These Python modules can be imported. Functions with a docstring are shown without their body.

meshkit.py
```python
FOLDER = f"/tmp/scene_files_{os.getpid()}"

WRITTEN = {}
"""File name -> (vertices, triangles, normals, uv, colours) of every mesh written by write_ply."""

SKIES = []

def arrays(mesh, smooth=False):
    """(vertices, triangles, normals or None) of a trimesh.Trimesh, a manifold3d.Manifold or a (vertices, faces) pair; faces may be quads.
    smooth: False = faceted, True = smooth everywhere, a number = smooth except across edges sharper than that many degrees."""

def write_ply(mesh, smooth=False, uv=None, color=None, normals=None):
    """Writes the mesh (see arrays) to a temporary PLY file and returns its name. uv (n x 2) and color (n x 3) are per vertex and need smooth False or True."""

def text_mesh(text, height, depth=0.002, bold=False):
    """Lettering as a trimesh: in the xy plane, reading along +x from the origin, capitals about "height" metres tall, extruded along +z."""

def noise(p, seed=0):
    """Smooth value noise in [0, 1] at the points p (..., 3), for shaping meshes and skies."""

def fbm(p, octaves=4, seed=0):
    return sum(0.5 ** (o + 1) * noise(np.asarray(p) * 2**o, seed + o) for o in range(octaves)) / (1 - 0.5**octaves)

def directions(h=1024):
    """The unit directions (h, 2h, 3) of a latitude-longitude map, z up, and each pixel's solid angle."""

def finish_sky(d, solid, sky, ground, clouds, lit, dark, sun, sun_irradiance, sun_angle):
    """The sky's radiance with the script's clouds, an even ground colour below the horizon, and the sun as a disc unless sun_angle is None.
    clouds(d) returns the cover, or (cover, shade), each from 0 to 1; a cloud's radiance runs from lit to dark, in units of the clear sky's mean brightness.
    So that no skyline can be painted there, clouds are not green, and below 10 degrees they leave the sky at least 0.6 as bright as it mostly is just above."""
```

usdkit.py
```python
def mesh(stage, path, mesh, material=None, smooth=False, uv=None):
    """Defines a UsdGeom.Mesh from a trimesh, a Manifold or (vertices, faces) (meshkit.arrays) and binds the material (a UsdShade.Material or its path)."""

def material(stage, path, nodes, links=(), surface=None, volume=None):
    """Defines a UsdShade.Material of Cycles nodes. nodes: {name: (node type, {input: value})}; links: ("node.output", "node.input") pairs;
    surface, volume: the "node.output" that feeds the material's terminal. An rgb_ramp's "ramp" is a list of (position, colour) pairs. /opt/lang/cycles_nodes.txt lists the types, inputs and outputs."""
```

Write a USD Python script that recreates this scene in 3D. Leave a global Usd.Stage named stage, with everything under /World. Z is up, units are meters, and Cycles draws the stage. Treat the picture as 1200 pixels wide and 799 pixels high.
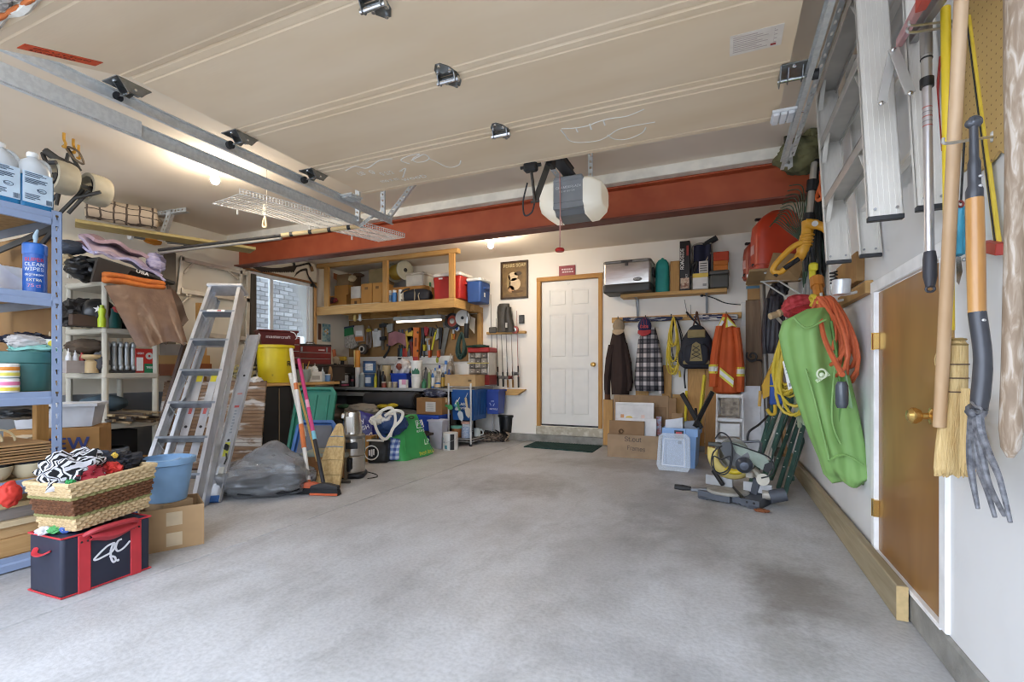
import math,random,re,numpy as np,trimesh,usdkit,meshkit
from pxr import Usd,UsdGeom,UsdLux,UsdShade,Gf,Sdf
from shapely.geometry import Polygon
stage=Usd.Stage.CreateInMemory()
UsdGeom.SetStageUpAxis(stage,UsdGeom.Tokens.z);UsdGeom.SetStageMetersPerUnit(stage,1.0)
UsdGeom.Xform.Define(stage,'/World');stage.SetDefaultPrim(stage.GetPrimAtPath('/World'))
UsdGeom.Scope.Define(stage,'/World/Looks')
# ---------------------------------------------------------------- camera, sky, exposure
FPX,CX,HY,TH,CAMZ=569.0,600.0,435.0,math.radians(23.38),1.0
RV=np.array([math.cos(TH),math.sin(TH),0]);FV=np.array([-math.sin(TH),math.cos(TH),0])
cam=UsdGeom.Camera.Define(stage,'/World/camera')
cam.AddTransformOp().Set(Gf.Matrix4d(RV[0],RV[1],0,0,0,0,1,0,-FV[0],-FV[1],0,0,0,0,CAMZ,1))
cam.CreateHorizontalApertureAttr(36.0);cam.CreateVerticalApertureAttr(36.0*799/1200)
cam.CreateFocalLengthAttr(36.0*FPX/1200);cam.CreateVerticalApertureOffsetAttr(36.0*(HY-399.5)/1200)
cam.CreateClippingRangeAttr(Gf.Vec2f(0.05,200))
cam.CreateExposureAttr(1.13)
sky=UsdLux.DomeLight.Define(stage,'/World/sky_light')
sky.CreateIntensityAttr(0.83);sky.CreateColorAttr(Gf.Vec3f(0.80,0.90,1.06))
sun=UsdLux.DistantLight.Define(stage,'/World/sun_light')  # stands behind the house: it lights the driveway and never reaches into the garage
sun.CreateIntensityAttr(6.0);sun.CreateAngleAttr(0.6);sun.CreateColorAttr(Gf.Vec3f(1.0,0.97,0.93))
sun.AddTransformOp().Set(Gf.Matrix4d().SetLookAt(Gf.Vec3d(0,4.5,6.5),Gf.Vec3d(0,0,0),Gf.Vec3d(0,0,1)).GetInverse())
BULB=750.0

def P(px,py,x=None,y=None,z=None,D=None):
 "a point of the garage along the sight line of a photo pixel, where it meets the plane x, y or z = value"
 d=FV+RV*((px-CX)/FPX)+np.array([0,0,(HY-py)/FPX])
 if x is not None:t=x/d[0]
 elif y is not None:t=y/d[1]
 elif z is not None:t=(z-CAMZ)/d[2]
 else:t=D
 return d*t+np.array([0,0,CAMZ])
# ---------------------------------------------------------------- scene tree helpers
used={}
def uname(parent,name):
 k=(str(parent),name);n=used.get(k,0);used[k]=n+1
 return f'{parent}/{name}'+(f'_{n:03d}' if n else '')
def meta(prim,**kw):
 for k,v in kw.items():
  if v:prim.SetCustomDataByKey(k,v)
class T:
 "one thing: an Xform at its base; p() adds parts (world=True: vertices given in room coordinates)"
 def __init__(s,name,label=None,cat=None,loc=(0,0,0),rz=0,M=None,group=None,kind=None):
  s.path=uname('/World',name);s.x=UsdGeom.Xform.Define(stage,s.path);s.prim=s.x.GetPrim()
  s.args=(name,label,cat,group)
  if M is None:
   M=tr(loc)@rotm('z',rz)
  s.M=M;s.x.AddTransformOp().Set(Gf.Matrix4d(*M.T.ravel().tolist()))
  s.Mi=np.linalg.inv(M);meta(s.prim,label=label,category=cat,group=group,kind=kind)
 def p(s,name,m,mt,parent=None,label=None,smooth=30,w=False,kind=None):
  m=comb(m)
  if w:m=xf(m,s.Mi)
  path=uname(parent or s.path,name)
  g=usdkit.mesh(stage,path,m,mt,smooth=smooth)
  meta(g.GetPrim(),label=label,kind=kind)
  return path
def tr(v):
 M=np.eye(4);M[:3,3]=v;return M
def rotm(ax,deg):
 return trimesh.transformations.rotation_matrix(math.radians(deg),dict(x=[1,0,0],y=[0,1,0],z=[0,0,1])[ax])
def dup(t,label=None,loc=(0,0,0),rz=0,M=None,group=None):
 name,l0,cat,g0=t.args
 c=T(name,label or l0,cat,loc,rz,M,group or g0)
 c.prim.GetReferences().AddInternalReference(t.path);c.prim.SetInstanceable(True)
 return c
def one(name,label,cat,m,mt,group=None,kind=None,smooth=30):
 path=uname('/World',name);g=usdkit.mesh(stage,path,comb(m),mt,smooth=smooth)
 meta(g.GetPrim(),label=label,category=cat,group=group,kind=kind);return path
def struct(name,m,mt,smooth=False,label=None):
 path=uname('/World',name);g=usdkit.mesh(stage,path,comb(m),mt,smooth=smooth)
 meta(g.GetPrim(),kind='structure',label=label);return path
def sub(parent,name,m,mt,smooth=30,label=None):
 path=uname(parent,name);g=usdkit.mesh(stage,path,comb(m),mt,smooth=smooth);meta(g.GetPrim(),label=label);return path
# ---------------------------------------------------------------- mesh helpers: a mesh is (vertices, triangles)
def comb(m):
 if isinstance(m,tuple)and isinstance(m[0],np.ndarray):return m
 if hasattr(m,'vertices'):return(np.array(m.vertices),np.array(m.faces))
 ms=[comb(k)for k in m];o=np.cumsum([0]+[len(k[0])for k in ms])
 return np.vstack([k[0]for k in ms]),np.vstack([k[1]+a for k,a in zip(ms,o)])
def xf(m,M):
 v,f=comb(m);v=v@M[:3,:3].T+M[:3,3]
 return v,(f if np.linalg.det(M[:3,:3])>0 else f[:,::-1])
def mv(m,x=0,y=0,z=0):return xf(m,tr((x,y,z)))
def rot(m,ax,deg,c=(0,0,0)):return xf(m,tr(c)@rotm(ax,deg)@tr(-np.array(c,float)))
def frame(o,r,u):
 "matrix whose x axis is r, y axis (made square to it) u, at o"
 r=np.array(r,float);r/=np.linalg.norm(r);u=np.array(u,float);u-=r*(u@r);u/=np.linalg.norm(u)
 M=np.eye(4);M[:3,0],M[:3,1],M[:3,2],M[:3,3]=r,u,np.cross(r,u),o;return M
_s=np.array([[a,b,c]for a in(-1,1)for b in(-1,1)for c in(-1,1)],float)
def _cv(h,b):return np.vstack([_s*(h-b*np.array(k))for k in((0,1,1),(1,0,1),(1,1,0))])
_h=trimesh.convex.convex_hull(_cv(np.ones(3),.2));
_t=trimesh.proximity.cKDTree(_cv(np.ones(3),.2)).query(_h.vertices)[1];_CF=_t[_h.faces]
def box(x0,x1,y0,y1,z0,z1,b=.003):
 lo=np.minimum([x0,y0,z0],[x1,y1,z1]);hi=np.maximum([x0,y0,z0],[x1,y1,z1]);h=(hi-lo)/2
 b=min(b,.45*h.min())
 return _cv(h,b)+(lo+hi)/2,_CF.copy()
def bc(c,s,b=.003):return box(c[0]-s[0]/2,c[0]+s[0]/2,c[1]-s[1]/2,c[1]+s[1]/2,c[2]-s[2]/2,c[2]+s[2]/2,b)
def bar(a,b,w,h,up=(0,0,1),bev=.002):
 "a straight rectangular bar from a to b"
 a,b=np.array(a,float),np.array(b,float);d=b-a;L=np.linalg.norm(d)
 u=np.array(up,float)
 if abs(u@d)/L>.98:u=np.array([0,1.0,0])
 return xf(box(0,L,-h/2,h/2,-w/2,w/2,bev),frame(a,d,u))
def spline(pts,n=8,closed=False):
 p=np.array(pts,float);N=len(p);out=[]
 for i in range(N if closed else N-1):
  g=(lambda k:p[k%N])if closed else(lambda k:p[min(max(k,0),N-1)])
  a,b,c,d=g(i-1),g(i),g(i+1),g(i+2)
  for t in np.arange(n)/n:
   out.append(.5*(2*b+(c-a)*t+(2*a-5*b+4*c-d)*t*t+(3*b-a-3*c+d)*t**3))
 if not closed:out.append(p[-1])
 return np.array(out)
def skin(rings,closed=False,cap=True):
 "joins rings (k x n x 3) into a surface"
 R=np.array(rings,float);k,n=R.shape[:2];f=[]
 i=np.arange(n);j=(i+1)%n
 for a in range(k if closed else k-1):
  b=(a+1)%k
  f+=[np.stack([a*n+i,a*n+j,b*n+j],1),np.stack([a*n+i,b*n+j,b*n+i],1)]
 v=R.reshape(-1,3)
 if cap and not closed:
  v=np.vstack([v,R[0].mean(0),R[-1].mean(0)])
  f+=[np.stack([j,i,np.full(n,k*n)],1),np.stack([(k-1)*n+i,(k-1)*n+j,np.full(n,k*n+1)],1)]
 return v,np.vstack(f)
def tube(pts,r,n=8,closed=False,flat=1.0,up=None):
 p=np.array(pts,float);N=len(p);r=np.broadcast_to(np.array(r,float),(N,))
 t=(np.roll(p,-1,0)-np.roll(p,1,0))if closed else np.gradient(p,axis=0)
 t/=np.maximum(np.linalg.norm(t,axis=1,keepdims=True),1e-9)
 u=np.array(up if up is not None else([0,0,1.0]if abs(t[0][2])<.9 else[1.0,0,0]),float);rings=[];a=np.linspace(0,2*np.pi,n,endpoint=False)
 for i in range(N):
  u=u-t[i]*(u@t[i]);u/=max(np.linalg.norm(u),1e-9);w=np.cross(t[i],u)
  rings.append(p[i]+r[i]*(np.cos(a)[:,None]*u*flat+np.sin(a)[:,None]*w))
 return skin(rings,closed)
def rod(a,b,r,n=10):return tube([a,b],r,n)
def lathe(prof,n=20,c=(0,0,0)):
 a=np.linspace(0,2*np.pi,n,endpoint=False)
 R=[np.stack([r*np.cos(a)+c[0],r*np.sin(a)+c[1],np.full(n,z+c[2])],1)for r,z in prof]
 return skin(R,closed=prof[0][0]>1e-6 and prof[-1][0]>1e-6 and len(prof)>2)
def ext(poly,d):
 P_=poly if hasattr(poly,'exterior')else Polygon(poly)
 return comb(trimesh.creation.extrude_polygon(P_,d,engine='earcut'))
def exty(poly,y0,y1):
 "polygon of (x, z) points drawn out from y0 to y1"
 return xf(ext(poly,y1-y0),np.array([[1,0,0,0],[0,0,-1,y1],[0,1,0,0],[0,0,0,1.0]]))
def extx(poly,x0,x1):
 "polygon of (y, z) points drawn out from x0 to x1"
 return xf(ext(poly,x1-x0),np.array([[0,0,1,x0],[1,0,0,0],[0,1,0,0],[0,0,0,1.0]]))
def sheet(fn,nu,nv,th=.004):
 "a cloth-like solid: fn(u, v) -> point, u and v from 0 to 1"
 u,v=np.meshgrid(np.linspace(0,1,nu),np.linspace(0,1,nv),indexing='ij')
 p=np.array([[fn(a,b)for a,b in zip(r,s)]for r,s in zip(u,v)],float)
 nn=np.cross(np.gradient(p,axis=0),np.gradient(p,axis=1));nn/=np.maximum(np.linalg.norm(nn,axis=2,keepdims=True),1e-9)
 A,B=(p+nn*th/2).reshape(-1,3),(p-nn*th/2).reshape(-1,3);k=np.arange(nu*nv).reshape(nu,nv)
 q=np.stack([k[:-1,:-1],k[1:,:-1],k[1:,1:],k[:-1,1:]],-1).reshape(-1,4);n=nu*nv
 f=[q[:,[0,1,2]],q[:,[0,2,3]],q[:,[2,1,0]]+n,q[:,[3,2,0]]+n]
 for e,flip in((k[:,0],1),(k[-1,:],1),(k[:,-1],0),(k[0,:],0)):
  a,b=e[:-1],e[1:]
  if flip:f+=[np.stack([a,a+n,b+n],1),np.stack([a,b+n,b],1)]
  else:f+=[np.stack([a,b+n,a+n],1),np.stack([a,b,b+n],1)]
 return np.vstack([A,B]),np.vstack(f)
_ico={k:comb(trimesh.creation.icosphere(k))for k in(1,2,3,4)}
def blob(c,r,amp=.1,freq=3.0,seed=0,e=1.0,sub_=3,floor=None):
 "a lumpy body: sphere (e=1) to box-like (e<1), shaped by noise"
 v,f=_ico[sub_];d=np.sign(v)*np.abs(v)**e;d/=np.abs(d**2).sum(1,keepdims=True)**.5 if e>=1 else(np.abs(v)**(2/e)).sum(1,keepdims=True)**(e/2)
 if e<1:d=v/((np.abs(v)**(2/e)).sum(1,keepdims=True)**(e/2))
 n=meshkit.fbm(d*freq+seed*7.3,3,seed)-.5
 w=d*np.array(r)*(1+amp*2*n)[:,None]+np.array(c)
 if floor is not None:w[:,2]=np.maximum(w[:,2],floor)
 return w,f.copy()
def jitter(m,amp,freq,seed=0):
 v,f=comb(m);d=np.stack([meshkit.fbm(v*freq+k*13.1+seed,3,seed+k)-.5 for k in range(3)],1)
 return v+d*2*amp,f
def text(s,h,o,r,u=(0,0,1),width=None,depth=.0015,bold=False):
 "lettering of height h at o reading along r"
 m=comb(meshkit.text_mesh(s,h,depth,bold))
 if width:m=(m[0]*np.array([width/np.ptp(m[0][:,0]),1,1]),m[1])
 return xf(m,frame(o,r,u))
# ---------------------------------------------------------------- materials
def lin(c):
 if isinstance(c,str):
  c=[int(c[i:i+2],16)/255 for i in(0,2,4)]
  return np.array([k/12.92 if k<.04045 else((k+.055)/1.055)**2.4 for k in c])
 return np.array(c,float)
mats={}
def mat(c,rough=.6,metal=0.,var=.08,scale=9.,c2=None,stretch=(1,1,1),bump=0.,bscale=60.,coat=0.,lo=.35,hi=.65,detail=3.,dist=0.,spec=.5,trans=0.,ramp=None,sheen=0.):
 key=repr((c,rough,metal,var,scale,c2,stretch,bump,bscale,coat,lo,hi,detail,dist,spec,trans,ramp,sheen))
 if key in mats:return mats[key]
 a=lin(c);b=lin(c2)if c2 is not None else np.clip(a*(1+var),0,1);a=a if c2 is not None else a*(1-var)
 n={'g':('geometry',{}),'m':('mapping',{'scale':stretch}),'n':('noise_texture',{'scale':scale,'detail':detail,'distortion':dist}),
  'r':('rgb_ramp',{'ramp':[(k,lin(x))for k,x in ramp]if ramp else[(lo,a),(hi,b)]}),
  'p':('principled_bsdf',{'roughness':rough,'metallic':metal,'coat_weight':coat,'specular_ior_level':spec,'transmission_weight':trans,'sheen_weight':sheen})}
 l=[('g.position','m.vector'),('m.vector','n.vector'),('n.fac','r.fac'),('r.color','p.base_color')]
 if bump:
  n['k']=('noise_texture',{'scale':bscale,'detail':3.0});n['b']=('bump',{'strength':bump,'distance':.01})
  l+=[('m.vector','k.vector'),('k.fac','b.height'),('b.normal','p.normal')]
 mats[key]=usdkit.material(stage,f'/World/Looks/look_{len(mats):03d}',n,l,surface='p.BSDF');return mats[key]
def wood(c1,c2,ax='x',s=1.0,rough=.65,bump=.15):
 k=[14.0,14.0,14.0];k['xyz'.index(ax)]=.9
 return mat(c1,rough,c2=c2,scale=2.2*s,stretch=tuple(k),detail=5.,dist=1.6,lo=.3,hi=.7,bump=bump,bscale=8.)
def emit(c,s):
 key=repr(('emit',c,s))
 if key not in mats:mats[key]=usdkit.material(stage,f'/World/Looks/look_{len(mats):03d}',{'e':('emission',{'color':lin(c),'strength':s})},[],surface='e.emission')
 return mats[key]
def clear(c='ffffff',gloss=.05,amount=.25,name='clear',bump=0):
 "thin clear plastic or glass: mostly see-through with a glossy skin"
 key=repr((name,c,gloss,amount))
 if key not in mats:
  n={'t':('transparent_bsdf',{'color':lin(c)}),'g':('principled_bsdf',{'base_color':lin('eceff2'),'roughness':gloss,'specular_ior_level':.8}),'f':('fresnel',{'IOR':1.45}),
   'a':('math',{'math_type':'add','value2':amount,'use_clamp':True}),'x':('mix_closure',{})}
  l=[('f.fac','a.value1'),('a.value','x.fac'),('t.BSDF','x.closure1'),('g.BSDF','x.closure2')]
  mats[key]=usdkit.material(stage,f'/World/Looks/look_{len(mats):03d}',n,l,surface='x.closure')
 return mats[key]
WHITE=mat('e6e6e4',.55,var=.03);BLACK=mat('1c1c1e',.5,var=.1);DARK=mat('2c2d30',.55);STEEL=mat('b9bbbd',.32,1.,var=.06,scale=30)
GALV=mat('d6d9d8',.45,.35,c2='cacdcd',scale=45,lo=.4,hi=.6);ALU=mat('dcdde0',.30,.6,c2='c6c8cc',scale=6,stretch=(3,3,.6),lo=.3,hi=.7)
CHROME=mat('d8dadc',.14,1.,var=.03);CARD=mat('ab8f6c',.8,var=.07,scale=5,bump=.05);CARDD=mat('a07f58',.8,var=.08,scale=5)
CARDO=mat('b7823f',.8,var=.08,scale=4);PINE=wood('b98d50','d0a768');PINEZ=wood('b08348','c99a58','z');PINEY=wood('b98d50','d0a768','y')
RED=mat('b5261f',.4);TAPE=mat('c9b48e',.35,var=.03)
# ---------------------------------------------------------------- recurring kinds of things
def hollow(x0,x1,y0,y1,z0,z1,t=.006,taper=0.):
 "an open-topped box with walls"
 c=np.array([(x0+x1)/2,(y0+y1)/2]);
 def ring(k,z,s):return[[c[0]+(x-c[0])*s+k*np.sign(c[0]-x),c[1]+(y-c[1])*s+k*np.sign(c[1]-y),z]for x,y in((x0,y0),(x1,y0),(x1,y1),(x0,y1))]
 s0=1-taper
 return skin([ring(0,z0,s0),ring(0,z1,1),ring(t,z1,1),ring(t,z0+t,s0)])
def rbox(sx,sy,z0,z1,r=.03,n=5,taper=0.,z_r=.012):
 "rounded-corner upright body"
 def ring(k,z,s):
  out=[]
  for cx,cy,a0 in((1,1,0),(-1,1,90),(-1,-1,180),(1,-1,270)):
   for a in np.linspace(a0,a0+90,n):
    a=math.radians(a);out.append([cx*(sx/2*s-r)+(r-k)*math.cos(a),cy*(sy/2*s-r)+(r-k)*math.sin(a),z])
  return out
 s0=1-taper
 return skin([ring(min(z_r,r*.9),z0,s0),ring(0,z0+z_r,s0),ring(0,z1-z_r,1),ring(min(z_r,r*.9),z1,1)])
FLAPM=mat('b89a76',.8,var=.05)
def carton(label,loc,size,rz=0,m=None,open_=False,tape=True,group=None,name='cardboard_box',cat='cardboard box',flaps=(1,1,1,1),M=None):
 sx,sy,sz=size;m=m or CARD;t=T(name,label,cat,loc,rz,M,group)
 if open_:
  t.p('body',hollow(-sx/2,sx/2,-sy/2,sy/2,0,sz,.005),m,smooth=False)
  for k,(f,q)in enumerate(zip(flaps,((0,-1),(1,0),(0,1),(-1,0)))):
   if not f:continue
   a=40+25*f if f!=1 else 55
   if q[0]==0:t.p('flap',mv(rot(box(-sx/2,sx/2,0,q[1]*sy*.45,-.004,0,.001),'x',-q[1]*a),y=q[1]*sy/2,z=sz),m)
   else:t.p('flap',mv(rot(box(0,q[0]*sx*.35,-sy/2,sy/2,-.004,0,.001),'y',q[0]*a),x=q[0]*sx/2,z=sz),m)
 else:
  t.p('body',box(-sx/2,sx/2,-sy/2,sy/2,0,sz,.004),m)
  t.p('flap',box(-sx/2+.002,sx/2-.002,-sy/2+.002,-.002,sz-.002,sz+.003,.001),m);t.p('flap',box(-sx/2+.002,sx/2-.002,.002,sy/2-.002,sz-.002,sz+.003,.001),m)
 if tape:
  w_=min(.05,sy*.25,sx*.25)
  if not open_:t.p('tape',[box(-sx/2-.001,sx/2+.001,-w_/2,w_/2,sz+.002,sz+.004,0),box(sx/2-.001,sx/2+.0012,-w_/2,w_/2,sz*.72,sz+.004,0),box(-sx/2-.0012,-sx/2+.001,-w_/2,w_/2,sz*.72,sz+.004,0)],TAPE)
  else:t.p('tape',box(sx/2-.001,sx/2+.0012,-w_/2,w_/2,sz*.3,sz*.98,0),TAPE)
 return t
def can(label,loc,r,h,m,lid=None,band=None,bail=True,name='paint_can',cat='paint can',group=None,marks=None):
 t=T(name,label,cat,loc,0,None,group)
 t.p('body',lathe([(0,0),(r*.97,0),(r,.004),(r,.008),(r*.97,.012),(r*.97,h-.012),(r,h-.008),(r,h)],22),m)
 t.p('lid',lathe([(r,h-.001),(r*.98,h+.004),(r*.88,h+.004),(r*.84,h-.002),(0,h-.002)],22),lid or STEEL)
 if band:t.p('label_band',lathe([(r*.975,.03*h+.012),(r*.985,.03*h+.013),(r*.985,h*.86),(r*.975,h*.87)],22),band)
 if bail:t.p('bail',tube(spline([(-r*1.03,0,h*.8),(-r*.9,-r*.65,h*.62),(0,-r*1.12,h*.5),(r*.9,-r*.65,h*.62),(r*1.03,0,h*.8)],6),.002,5),STEEL)
 for k,(a0,a1,z0,z1,mm)in enumerate(marks or()):
  aa=np.radians(np.linspace(a0,a1,6));q=[[(r*.99*math.cos(a),r*.99*math.sin(a),h*z)for a in aa]for z in(z0,z1)]
  v=np.array(q[0]+q[1]);f=[(i,i+1,i+7)for i in range(5)]+[(i,i+7,i+6)for i in range(5)]
  t.p('label_patch',(v,np.array(f)),mm)
 return t
def bottle(label,loc,r,h,m,cap=None,band=None,neck=.35,sh=.72,name='bottle',cat='bottle',group=None,nozzle=False):
 t=T(name,label,cat,loc,0,None,group);z=h*sh
 t.p('body',lathe([(0,0),(r*.9,0),(r,.006),(r,z-.012),(r*.92,z),(r*neck,z+(h-z)*.45),(r*neck,h*.9),(0,h*.9)],18),m,smooth=50)
 if nozzle:t.p('nozzle',lathe([(r*neck*1.2,h*.86),(r*neck*1.2,h*.92),(r*neck*.5,h*.94),(.003,h*1.1),(0,h*1.1)],12),cap or WHITE)
 else:t.p('cap',lathe([(0,h*.86),(r*neck*1.25,h*.86),(r*neck*1.25,h*.985),(r*neck*1.1,h),(0,h)],14),cap or WHITE)
 if band:t.p('label_band',lathe([(r*1.004,h*.1),(r*1.012,h*.105),(r*1.012,z*.82),(r*1.004,z*.83)],18),band)
 return t
def spray(label,loc,r,h,m,cap,band=None,name='spray_can',cat='spray can',group=None):
 t=T(name,label,cat,loc,0,None,group)
 t.p('body',lathe([(0,0),(r*.95,0),(r,.005),(r,h*.76),(r*.75,h*.82),(r*.7,h*.84),(0,h*.84)],16),m);t.p('cap',lathe([(r*.8,h*.8),(r*.8,h*.97),(r*.7,h),(0,h)],16),cap)
 if band:t.p('label_band',lathe([(r*1.0,h*.15),(r*1.015,h*.155),(r*1.015,h*.6),(r,h*.61)],16),band)
 return t
def pail(label,loc,r0,r1,h,m,bail=True,name='bucket',cat='bucket',group=None,rim=.012,M=None):
 t=T(name,label,cat,loc,0,M,group)
 t.p('body',lathe([(0,0),(r0*.96,0),(r0,.006),(r1,h-.02),(r1,h),(r1-.006,h),(r0-.006,.012),(0,.012)],32),m)
 t.p('rim',lathe([(r1,h-.035),(r1+rim,h-.03),(r1+rim,h),(r1-.006,h+.004),(r1-.008,h-.01)],32),m)
 if bail:t.p('bail',tube(spline([(-r1-rim,0,h-.05),(-r1*.8,-r1*.75,h-.12),(0,-r1*1.16,h-.17),(r1*.8,-r1*.75,h-.12),(r1+rim,0,h-.05)],8),.003,6),STEEL)
 return t
def coil(top,n,w,h,seed=0,depth=.05,ax=(1,0,0),pts=18):
 "points of one cord hung in n loops from a peg at top, spreading along ax"
 rg=random.Random(seed);ax=np.array(ax,float);dz=np.array([0,0,1.0]);dy=np.cross(dz,ax);out=[]
 for k in range(n):
  ww,hh,ph,dd=w*rg.uniform(.6,1.05),h*rg.uniform(.8,1.05),rg.uniform(-.25,.25),rg.uniform(-1,1)*depth
  for a in np.linspace(0,2*np.pi,pts,endpoint=False):
   q=math.sin(a/2)**2
   out.append(np.array(top)+ax*(ww/2*math.sin(a)*(.25+.75*q)+ph*w*q*.5)-dz*hh*q+dy*(dd*q+.012*math.sin(a*2+k)))
 return np.array(out)
# ================================================================ THE SETTING
BY,LX,RX,CZ=6.5,-5.84,0.70,2.74
flo={'g':('geometry',{}),'n1':('noise_texture',{'scale':.8,'detail':7.,'roughness':.66,'distortion':.15}),'r1':('rgb_ramp',{'ramp':[(.28,lin('a09e9d')),(.48,lin('b6b6b7')),(.66,lin('c5c6c9'))]}),
 'm2':('mapping',{'scale':(1.1,.55,1)}),'n2':('noise_texture',{'scale':2.6,'detail':9.,'roughness':.72,'distortion':.3}),'r2':('rgb_ramp',{'ramp':[(.30,(.74,.73,.72)),(.5,(1,1,1)),(.72,(1.08,1.08,1.09))]}),
 'n3':('noise_texture',{'scale':55.,'detail':4.}),'r3':('rgb_ramp',{'ramp':[(.32,(.88,.88,.88)),(.6,(1.04,1.04,1.04))]}),
 'x1':('mix',{'mix_type':'multiply','fac':1.0}),'x2':('mix',{'mix_type':'multiply','fac':1.0}),
 's':('separate_xyz',{}),'b':('bump',{'strength':.12,'distance':.01}),'rr':('rgb_ramp',{'ramp':[(.3,(.36,)*3),(.7,(.62,)*3)]}),'p':('principled_bsdf',{'roughness':.5,'specular_ior_level':.4})}
fll=[('g.position','n1.vector'),('g.position','m2.vector'),('m2.vector','n2.vector'),('g.position','n3.vector'),('n1.fac','r1.fac'),('n2.fac','r2.fac'),('n3.fac','r3.fac'),
 ('r1.color','x1.color1'),('r2.color','x1.color2'),('x1.color','x2.color1'),('r3.color','x2.color2'),('n3.fac','b.height'),('b.normal','p.normal'),('n1.fac','rr.fac'),('rr.color','p.roughness')]
# oil and water stains: (x, y, radius x, radius y, strength, colour)
prev='x2.color'
for i,(sx,sy,rx_,ry_,k_,col)in enumerate([(.30,2.55,.24,.46,.6,'6a625a'),(-.15,3.3,.30,.8,.35,'756f69'),(-.6,2.6,.30,.9,.3,'77736f'),(.02,4.6,.35,.35,.5,'675f58'),(-1.6,4.0,.5,.5,.4,'7b7167'),(-.9,5.2,.9,.35,.4,'7b7066'),
            (.18,2.0,.16,.3,.35,'6f6a5c'),(-.25,1.7,.5,.16,.25,'6f6e70'),(-1.3,2.9,.3,.5,.25,'857b70'),(-.45,3.9,.2,.9,.35,'6d6a68')]):
 flo[f'm{i}a']=('mapping',{'location':(-sx/rx_,-sy/ry_,0),'scale':(1/rx_,1/ry_,.0)})
 flo[f'm{i}l']=('vector_math',{'math_type':'length'});flo[f'm{i}n']=('noise_texture',{'scale':4.+i%3,'detail':6.,'roughness':.65})
 flo[f'm{i}d']=('math',{'math_type':'multiply_add','value2':2.2,'value3':-1.1});flo[f'm{i}s']=('math',{'math_type':'add'})
 flo[f'm{i}r']=('map_range',{'from_min':.35,'from_max':1.1,'to_min':k_,'to_max':0.,'clamp':True});flo[f'm{i}x']=('mix',{'mix_type':'mix','color2':lin(col)})
 fll+=[('g.position',f'm{i}a.vector'),(f'm{i}a.vector',f'm{i}l.vector1'),('g.position',f'm{i}n.vector'),(f'm{i}n.fac',f'm{i}d.value1'),(f'm{i}l.value',f'm{i}s.value1'),(f'm{i}d.value',f'm{i}s.value2'),
   (f'm{i}s.value',f'm{i}r.value'),(f'm{i}r.result',f'm{i}x.fac'),(prev,f'm{i}x.color1')]
 prev=f'm{i}x.color'
fll.append((prev,'p.base_color'))
CONC=usdkit.material(stage,'/World/Looks/concrete_floor',flo,fll,surface='p.BSDF')
CURB=mat('9b9993',.8,c2='77756f',scale=9,detail=6,lo=.3,hi=.7,bump=.4,bscale=40)
WALL=mat('efeae0',.75,c2='f5f1e9',scale=1.6,detail=5,bump=.05,bscale=90,lo=.25,hi=.7)
WALLR=mat('d6d7d7',.7,c2='e0e0e0',scale=2.2,detail=6,bump=.04,bscale=90,lo=.3,hi=.6)
CEIL=mat('e4d6c2',.85,c2='eaddcc',scale=1.2,detail=4)
flr=T('floor',kind='structure')
JX=-2.57
flr.p('slab',box(LX-.1,JX-.005,-3,BY+.1,-.1,0,.004),CONC,smooth=False)
flr.p('slab',box(JX+.005,RX+.1,-3,BY+.1,-.1,0,.004),CONC,smooth=False)
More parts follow.
